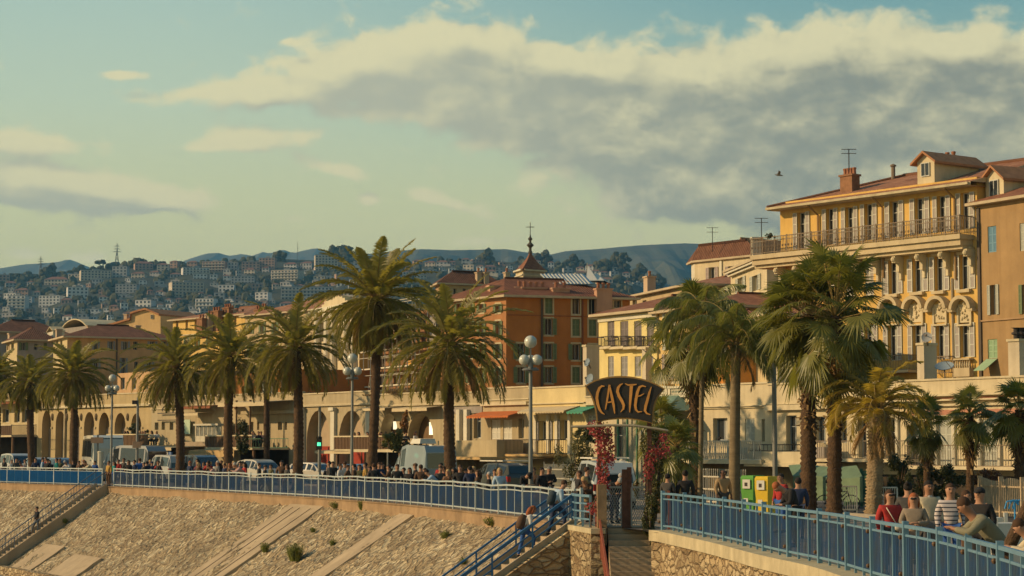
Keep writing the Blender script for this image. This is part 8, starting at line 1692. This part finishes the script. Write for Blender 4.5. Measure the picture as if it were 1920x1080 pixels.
mb.build('frame', m_iron, bk); mb = MB(); mb.ball((bx_-.2,78.7,.95), .09, 0, 8, 5, (1.4,.8,.4)); mb.build('saddle', m_dark, bk)
# near group at the railing
G = True
person((wx(1669,40.3,1.2),40.3), .15, 'stand', RED, DGR, 'long', HB, 'person in a red jacket with sunglasses and a pale crossbody bag', 1.70, 0, G, extra=['sunglasses','strap'])
person((wx(1714,39.0,1.2),39.0), -.25, 'cross', (.23,.18,.13), DGR, 'long', HO, 'red haired person in a taupe coat and sunglasses with folded arms', 1.66, 0, G, extra=['sunglasses'])
person((wx(1742,42.2,1.2),42.2), .1, 'stand', CRM, GRY, 'short', HK, 'person in a white open collar shirt between taupe coat and striped sweater', 1.84, 1, G, extra=['collar'])
person((wx(1783,40.2,1.2),40.2), -.1, 'stand', (.50,.44,.42), BLU, 'short', HB, 'bearded person in a white sweater with dark stripes', 1.82, 0, G, striped=True)
person((wx(1838,38.6,1.2),38.6), -.6, 'stand', BLK, BLK, 'cap', BLK, 'person in a black jacket and black cap behind the leaning man', 1.78, 0, G)
person((wx(1812,41.5,1.2),41.5), .8, 'phone', TAN, BRN, 'short', HB, 'person in tan holding hands up behind the leaning man', 1.66, 0, G); person((wx(1703,44,1.2),44), 2.8, 'stand', DGR, BLK, 'bun', HK, 'person in charcoal with dark hair behind the red haired one', 1.78)
s_ = s_at(1826); q = pp(s_)-pn(s_)*.48; q = Vector((wx(1842,31.7,1.2),31.7,0)); person(q, yaw_dir(pn(s_)), 'lean', (.21,.19,.12), DGR, 'short', HB, 'person in an olive khaki jacket leaning with clasped hands on the near railing', 1.88, 1, G)
person((wx(1942,29.6,1.2),29.6), yaw_dir(pn(SS[-1]-4)), 'lean', CRM, BLU, 'short', HB, 'person in cream cut by the eastern picture edge at the railing', 1.6, 0, G)
# diners on the terraces
k_ = 0
for F, z, u0, u1, d, n in TER:
    zone = ['the cream restaurant terrace', 'the loggia terrace', 'the round arched terrace'][k_]; k_ += 1
    for i in range(n):
        u = u0+(u1-u0)*(i+.5)/n+rp_.uniform(-.3,.3); top = rp_.choice([BLK,DGR,WHT,NAV,BRN,PNK,CRM,RED]); p = F.pt(u, z-1.40, d-rp_.uniform(.5,1.6)); person(p, rp_.uniform(-1.2,1.2), 'sit', top, BLK, rp_.choice(['short','long']), rp_.choice([HB,HK,HY_]), 'seated diner in %s on ' % TN[top]+zone, 1.7, grp='seated diner in %s on ' % TN[top]+zone, simple=True)
    for i in range(max(2, n//3)):
        u = u0+(u1-u0)*(i+.5)/max(2, n//3); t = thing('cafe_table', 'round cafe table among the diners on '+zone, 'table', F.pt(u, z-.95, d-1.0), 'cafe tables on '+zone); mb = MB(); mb.lathe(F.pt(u,z-.23,d-.9), [(.36,0),(.36,.03)], 10); mb.build('table_top', m_white_, t); mb = MB(); mb.lathe(F.pt(u,z-.95,d-.9), [(.2,0),(.03,.03),(.03,.72)], 6); mb.build('leg', m_iron, t)
person((wx(1357,116,4),118.2-1.0,ZB1), .2, 'stand', BLK, DGR, 'short', HO, 'small figure with reddish hair on the lattice balcony', 1.6)
# =====================================================================
# VEHICLES
# =====================================================================
def paint(n, c): 
    m = mat('paint_'+n, c, .3, .04, 2, spec=.6); m.node_tree.nodes['Principled BSDF'].inputs['Coat Weight'].default_value = .5; return m
m_tyre = flat('tyre', (.018,.017,.016), .9); m_rim = metal('wheel_rim', (.35,.35,.34), .35); m_carg = mat('car_glass', (.025,.032,.035), .06, 0, spec=.8); m_hl = mat('headlight_glass', (.55,.55,.5), .15, 0, spec=.8); m_tl = flat('tail_light_red', (.35,.02,.015), .3)
# stations: x, sill z, belt z, top z, half width, half roof width
CARS = {'hatch': [(-2.0,.42,.78,.80,.74,.70),(-1.92,.30,.92,.96,.82,.70),(-1.62,.26,.94,1.36,.85,.60),(-.9,.24,.93,1.45,.86,.62),(.0,.24,.92,1.45,.86,.62),(.45,.24,.91,1.38,.86,.60),(1.12,.25,.90,.96,.85,.72),(1.75,.28,.78,.84,.80,.70),(1.98,.38,.62,.66,.70,.64)],
 'suv': [(-2.25,.45,.9,.92,.80,.76),(-2.18,.34,1.02,1.10,.88,.74),(-1.98,.30,1.04,1.55,.92,.66),(-.9,.28,1.03,1.68,.93,.68),(.1,.28,1.02,1.66,.93,.68),(.55,.28,1.01,1.56,.92,.66),(1.25,.30,1.0,1.08,.91,.78),(2.0,.34,.92,.98,.86,.76),(2.25,.45,.75,.78,.76,.70)],
 'minivan': [(-2.4,.45,1.0,1.02,.84,.80),(-2.35,.34,1.05,1.45,.90,.76),(-2.15,.30,1.06,1.86,.93,.74),(-.6,.28,1.06,1.95,.94,.76),(.6,.28,1.05,1.93,.94,.76),(1.05,.28,1.04,1.80,.93,.72),(1.85,.30,1.02,1.12,.92,.8),(2.3,.34,.9,.95,.86,.78),(2.42,.45,.75,.78,.78,.72)],
 'camper': [(-2.9,.5,1.2,1.3,.95,.9),(-2.85,.36,1.25,2.2,1.0,.88),(-2.6,.32,1.26,2.55,1.02,.86),(.2,.30,1.26,2.62,1.02,.86),(1.0,.30,1.25,2.5,1.02,.84),(1.6,.30,1.22,2.0,1.0,.82),(2.2,.32,1.18,1.28,.98,.88),(2.75,.36,1.0,1.06,.93,.85),(2.9,.5,.8,.84,.84,.78)],
 'coach': [(-5.5,.5,1.5,1.6,1.15,1.1),(-5.45,.36,1.52,3.1,1.22,1.1),(-5.2,.32,1.52,3.35,1.24,1.1),(0,.30,1.52,3.4,1.25,1.12),(4.6,.30,1.52,3.38,1.25,1.12),(5.1,.32,1.45,3.2,1.24,1.1),(5.4,.36,1.4,2.4,1.2,1.1),(5.5,.5,1.3,1.4,1.14,1.1)]}
WH = {'hatch': (-1.28,1.28,.31), 'suv': (-1.4,1.4,.36), 'minivan': (-1.5,1.55,.34), 'camper': (-1.8,1.85,.36), 'coach': (-3.4,3.6,.48)}
def car(px, Y, kind, pm, yaw, label, name='parked_car', cat='car', rack=False, grp=None, z=0, blind=None):
    st = CARS[kind]; X = wx(px, Y, 1); o = thing(name, label, cat, (X, Y, z), grp); o.rotation_euler = (0,0,yaw); T = Matrix.Identity(4)
    def child(n, mb, m, par=None): c = bpy.data.objects.new(n, mb.mesh(n, m)); COL.objects.link(c); c.parent = par or o; return c
    mb = MB(); rings = []
    for x, zs, zb, zt, w, wr in st:
        zm = zs+(zb-zs)*.45; rings.append([(x,-w*.93,zs),(x,-w,zm),(x,-w*.985,zb),(x,-wr,zt),(x,wr,zt),(x,w*.985,zb),(x,w,zm),(x,w*.93,zs)])
    for a, b in zip(rings, rings[1:]):
        for i in range(8): j = (i+1) % 8; mb.quad(a[i], b[i], b[j], a[j])
    mb.poly(rings[0]); mb.poly(rings[-1][::-1]); child('body', mb, pm)
    cab = [i for i in range(len(st)) if st[i][3]-st[i][2] > .25]; i0, i1 = cab[0], cab[-1]
    for s in (-1, 1):
        segs = list(range(i0, i1)); 
        if blind: segs = segs[-2:]
        if kind != 'coach': segs = segs+[i1]
        for i in segs:
            a, b = st[i], st[i+1]; g = MB(); e = .015
            def P(q, f, xo=0): 
                zt_ = q[2]+(q[3]-q[2])*f; w_ = q[4]*.985+(q[5]-q[4]*.985)*f; return (q[0]+xo, s*(w_+e), zt_)
            k = min(.12, (b[0]-a[0])*.12)
            if i == i1: g.poly([P(a,.12,k), P(b,.12,-k*2), P(a,.86,k)])
            else: g.quad(P(a,.12,k), P(b,.12,-k), P(b,.86,-k), P(a,.86,k))
            child('side_window', g, m_carg)
    a, b = st[i1], st[i1+1]; g = MB(); e = .02; g.quad((a[0]+e,-a[5]*.92,a[3]-.02), (b[0]-.03+e,-b[5]*.98,max(b[3],b[2])+.04), (b[0]-.03+e,b[5]*.98,max(b[3],b[2])+.04), (a[0]+e,a[5]*.92,a[3]-.02)); 
    if kind == 'coach': g = MB(); a, b = st[-3], st[-2]; g.quad((a[0]+.03,-1.02,3.15), (b[0]+.03,-1.05,1.5), (b[0]+.03,1.05,1.5), (a[0]+.03,1.02,3.15))
    child('windscreen', g, m_carg)
    a, b = st[i0-1] if i0 else st[0], st[i0]; g = MB(); g.quad((a[0]-.02,-a[5]*.9,max(a[3],a[2])+.03), (b[0]-.02,-b[5]*.9,b[3]-.05), (b[0]-.02,b[5]*.9,b[3]-.05), (a[0]-.02,a[5]*.9,max(a[3],a[2])+.03)); child('rear_window', g, m_carg)
    xr, xf, r = WH[kind]; w = st[3][4]
    for x in (xr, xf):
        for s in (-1, 1):
            t = MB(); k = 14; ri = []
            for y, q in ((-.11,r*.92),(-.08,r),(.08,r),(.11,r*.92),(.11,r*.62)): ri.append([(x+q*math.cos(2*PI*j/k), s*(w-.08)+s*y, r+q*math.sin(2*PI*j/k)) for j in range(k)])
            for p, q in zip(ri, ri[1:]):
                for j in range(k): t.quad(p[j], p[(j+1)%k], q[(j+1)%k], q[j])
            wo = child('wheel', t, m_tyre); t = MB(); t.poly([(x+r*.62*math.cos(2*PI*j/k), s*(w+.02), r+r*.62*math.sin(2*PI*j/k)) for j in range(k)])
            for j in range(5): a_ = 2*PI*j/5; t.bar((x,s*(w+.03),r), (x+r*.6*math.cos(a_),s*(w+.03),r+r*.6*math.sin(a_)), .05)
            child('rim', t, m_rim, wo)
    f = st[-2]; b = st[1]
    for s in (-1, 1):
        t = MB(); t.hexa([(f[0]-.12,s*f[4]*.6,f[2]-.16),(f[0]+.12,s*f[4]*.6,f[2]-.18),(f[0]+.05,s*f[4]*.99,f[2]-.16),(f[0]-.12,s*(f[4]+.01),f[2]-.16),(f[0]-.12,s*f[4]*.6,f[2]-.02),(f[0]+.10,s*f[4]*.6,f[2]-.05),(f[0]+.02,s*f[4]*.99,f[2]-.03),(f[0]-.12,s*(f[4]+.01),f[2]-.02)]); child('headlight', t, m_hl)
        t = MB(); t.box(b[0]-.10,b[0]+.05,min(s*b[4]*.78,s*(b[4]+.01)),max(s*b[4]*.78,s*(b[4]+.01)),b[2]-.3,b[2]-.04); child('tail_light', t, m_tl)
        t = MB(); t.ball((st[i1][0]+.25,s*(w+.1),st[i1][2]+.1), .09, 0, 6, 5, (.6,1,.7)); child('mirror', t, pm)
    t = MB(); t.box(st[-1][0]-.1,st[-1][0]+.04,-.62,.62,st[-1][1]-.05,st[-1][1]+.14); child('bumper', t, m_dark); t = MB(); t.box(st[-1][0]+.03,st[-1][0]+.055,-.26,.26,.42,.53); child('number_plate', t, m_white_); t = MB(); t.box(st[0][0]-.05,st[0][0]+.04,-.66,.66,st[0][1]-.06,st[0][1]+.12); child('bumper', t, m_dark)
    if rack:
        zt = max(q[3] for q in st); t = MB(); L_ = .9
        if rack == 'box': t.hexa([(-.9,-.5,zt+.06),(.7,-.5,zt+.06),(.7,.5,zt+.06),(-.9,.5,zt+.06),(-.8,-.42,zt+.34),(.5,-.42,zt+.34),(.5,.42,zt+.34),(-.8,.42,zt+.34)])
        else:
            for x in (-1.5,-.7,.1,.7): t.bar((x,-.75,zt+.1),(x,.75,zt+.1),.05)
            for y in (-.75,.75): t.bar((-1.6,y,zt+.1),(.8,y,zt+.1),.06)
        child('roof_rack', t, m_white_)
    return o
def yawt(v): return math.atan2(v.y, v.x)      # local +X looks along v
ALONG = yawt(Vector((.5,-.86,0))); BACK = ALONG+PI
car(32, 176, 'minivan', paint('ash_white', (.42,.41,.37)), ALONG, 'pale boxy van at the west end before the balcony cafe', 'parked_van', 'van')
car(78, 163, 'suv', paint('pearl', (.40,.40,.37)), ALONG, 'pearl coloured car just behind the second palm trunk'); car(118, 158, 'suv', paint('slate_blue', (.10,.13,.17)), ALONG, 'slate blue car parked before the first arcade arches')
car(192, 160, 'coach', paint('coach_white', (.56,.55,.46)), ALONG-.25, 'white tour coach parked before the arcade', 'coach', 'bus'); car(246, 150, 'camper', paint('coach_silver', (.26,.26,.25)), BACK+.35, 'silver grey van with dark windows beside the white coach', 'parked_van', 'van')
car(316, 145, 'minivan', paint('silver', (.36,.35,.32)), BACK, 'silver people carrier half hidden by the palm beside the mint screen'); car(377, 143, 'minivan', paint('black', (.02,.02,.02)), ALONG, 'black van between two palms before the beach goods', 'parked_van', 'van'); car(462, 140, 'hatch', paint('graphite', (.05,.05,.055)), ALONG, 'graphite hatchback under the straw coloured awning')
car(489, 137, 'suv', paint('champagne', (.45,.42,.35)), ALONG+.1, 'champagne white car before the loggia restaurant'); car(590, 139, 'hatch', paint('white_red', (.52,.48,.40)), ALONG+.35, 'white hatchback with reddish roof before the tall arches'); car(672, 128, 'hatch', paint('grey_blue', (.20,.24,.28)), ALONG, 'grey blue hatchback just west of the tallest palm')
car(792, 116, 'camper', paint('camper_blue', (.24,.29,.31)), BACK-.12, 'grey blue camper van with a white roof box', 'camper_van', 'camper van', 'box', blind=True); car(938, 108, 'suv', paint('dark_green', (.05,.055,.045)), BACK, 'dark estate car with pale roof rails east of the broad palm', rack='bars')
car(1130, 85, 'minivan', paint('van_white', (.46,.50,.50)), BACK-.35, 'white van with a roof rack parked behind the flowered gate', 'parked_van', 'van', 'bars')
def scooter(px, Y, yaw, c, label):
    o = thing('scooter', label, 'scooter', (wx(px,Y,1), Y, 0)); o.rotation_euler = (0,0,yaw)
    def ch(n, mb, m, par=None): q = bpy.data.objects.new(n, mb.mesh(n, m, True)); COL.objects.link(q); q.parent = par or o
    for x in (-.6, .65):
        t = MB(); k = 14
        for i in range(k): a, b = 2*PI*i/k, 2*PI*(i+1)/k; t.bar((x+.22*math.cos(a),0,.28+.22*math.sin(a)), (x+.22*math.cos(b),0,.28+.22*math.sin(b)), .11, .1)
        ch('wheel', t, m_tyre)
    t = MB(); t.tube([(-.85,0,.62),(-.5,0,.66),(-.1,0,.5),(.2,0,.36),(.42,0,.5),(.5,0,.95)], [.08,.17,.15,.10,.12,.09], 8); ch('body', t, c); t = MB(); t.tube([(-.75,0,.83),(-.3,0,.84),(.05,0,.80)], [.08,.13,.06], 7); ch('seat', t, m_dark); t = MB(); t.bar((.45,-.32,1.05),(.45,.32,1.05),.04); t.bar((.65,0,.3),(.47,0,1.05),.06); ch('handlebar', t, m_iron); t = MB(); t.ball((.6,0,.88), .09, 0, 8, 6); ch('headlight', t, m_hl)
scooter(978, 79, .5, flat('scooter_black', (.02,.02,.022), .3), 'black scooter parked beside the globe lamp pole'); scooter(1010, 78, .1, flat('scooter_silver', (.25,.26,.26), .3), 'silver scooter in the middle of the parked row'); scooter(1034, 77, -.3, flat('scooter_dark_red', (.12,.02,.02), .3), 'dark red scooter at the east end of the parked row')
person((wx(984,80,1.2),80.3), .4, 'bend', BLK, BLK, 'cap', BLK, 'rider in black bending over the black scooter', 1.74); person((wx(1001,81,1.2),81.5), -.3, 'stand', BRN, BLK, 'short', HB, 'rider in brown standing behind the silver scooter', 1.72); person((wx(1016,80,1.2),79.6), .8, 'stand', BLK, DGR, 'short', HK, 'rider in black with short hair between the two darker scooters', 1.74); person((wx(1030,82,1.2),82), .2, 'cross', BLK, BLK, 'cap', GRY, 'rider in black wearing a grey helmet by the dark red scooter', 1.76)
# ---------------- haze ----------------
def haze():
    mb = MB(); mb.box(-4500, 5200, -70, 7600, -7, 720); o = mb.build('haze', None)
    m = bpy.data.materials.new('haze_air'); m.use_nodes = True; N = m.node_tree.nodes; L = m.node_tree.links
    N.remove(N['Principled BSDF']); v = N.new('ShaderNodeVolumePrincipled'); v.inputs['Density'].default_value = .95e-4; v.inputs['Color'].default_value = (.22,.60,1.0,1); v.inputs['Anisotropy'].default_value = .2
    L.new(v.outputs[0], N['Material Output'].inputs['Volume']); o.data.materials.clear(); o.data.materials.append(m); tag(o, 'thin bluish haze lying over the far hills', 'haze', kind='stuff')
haze()
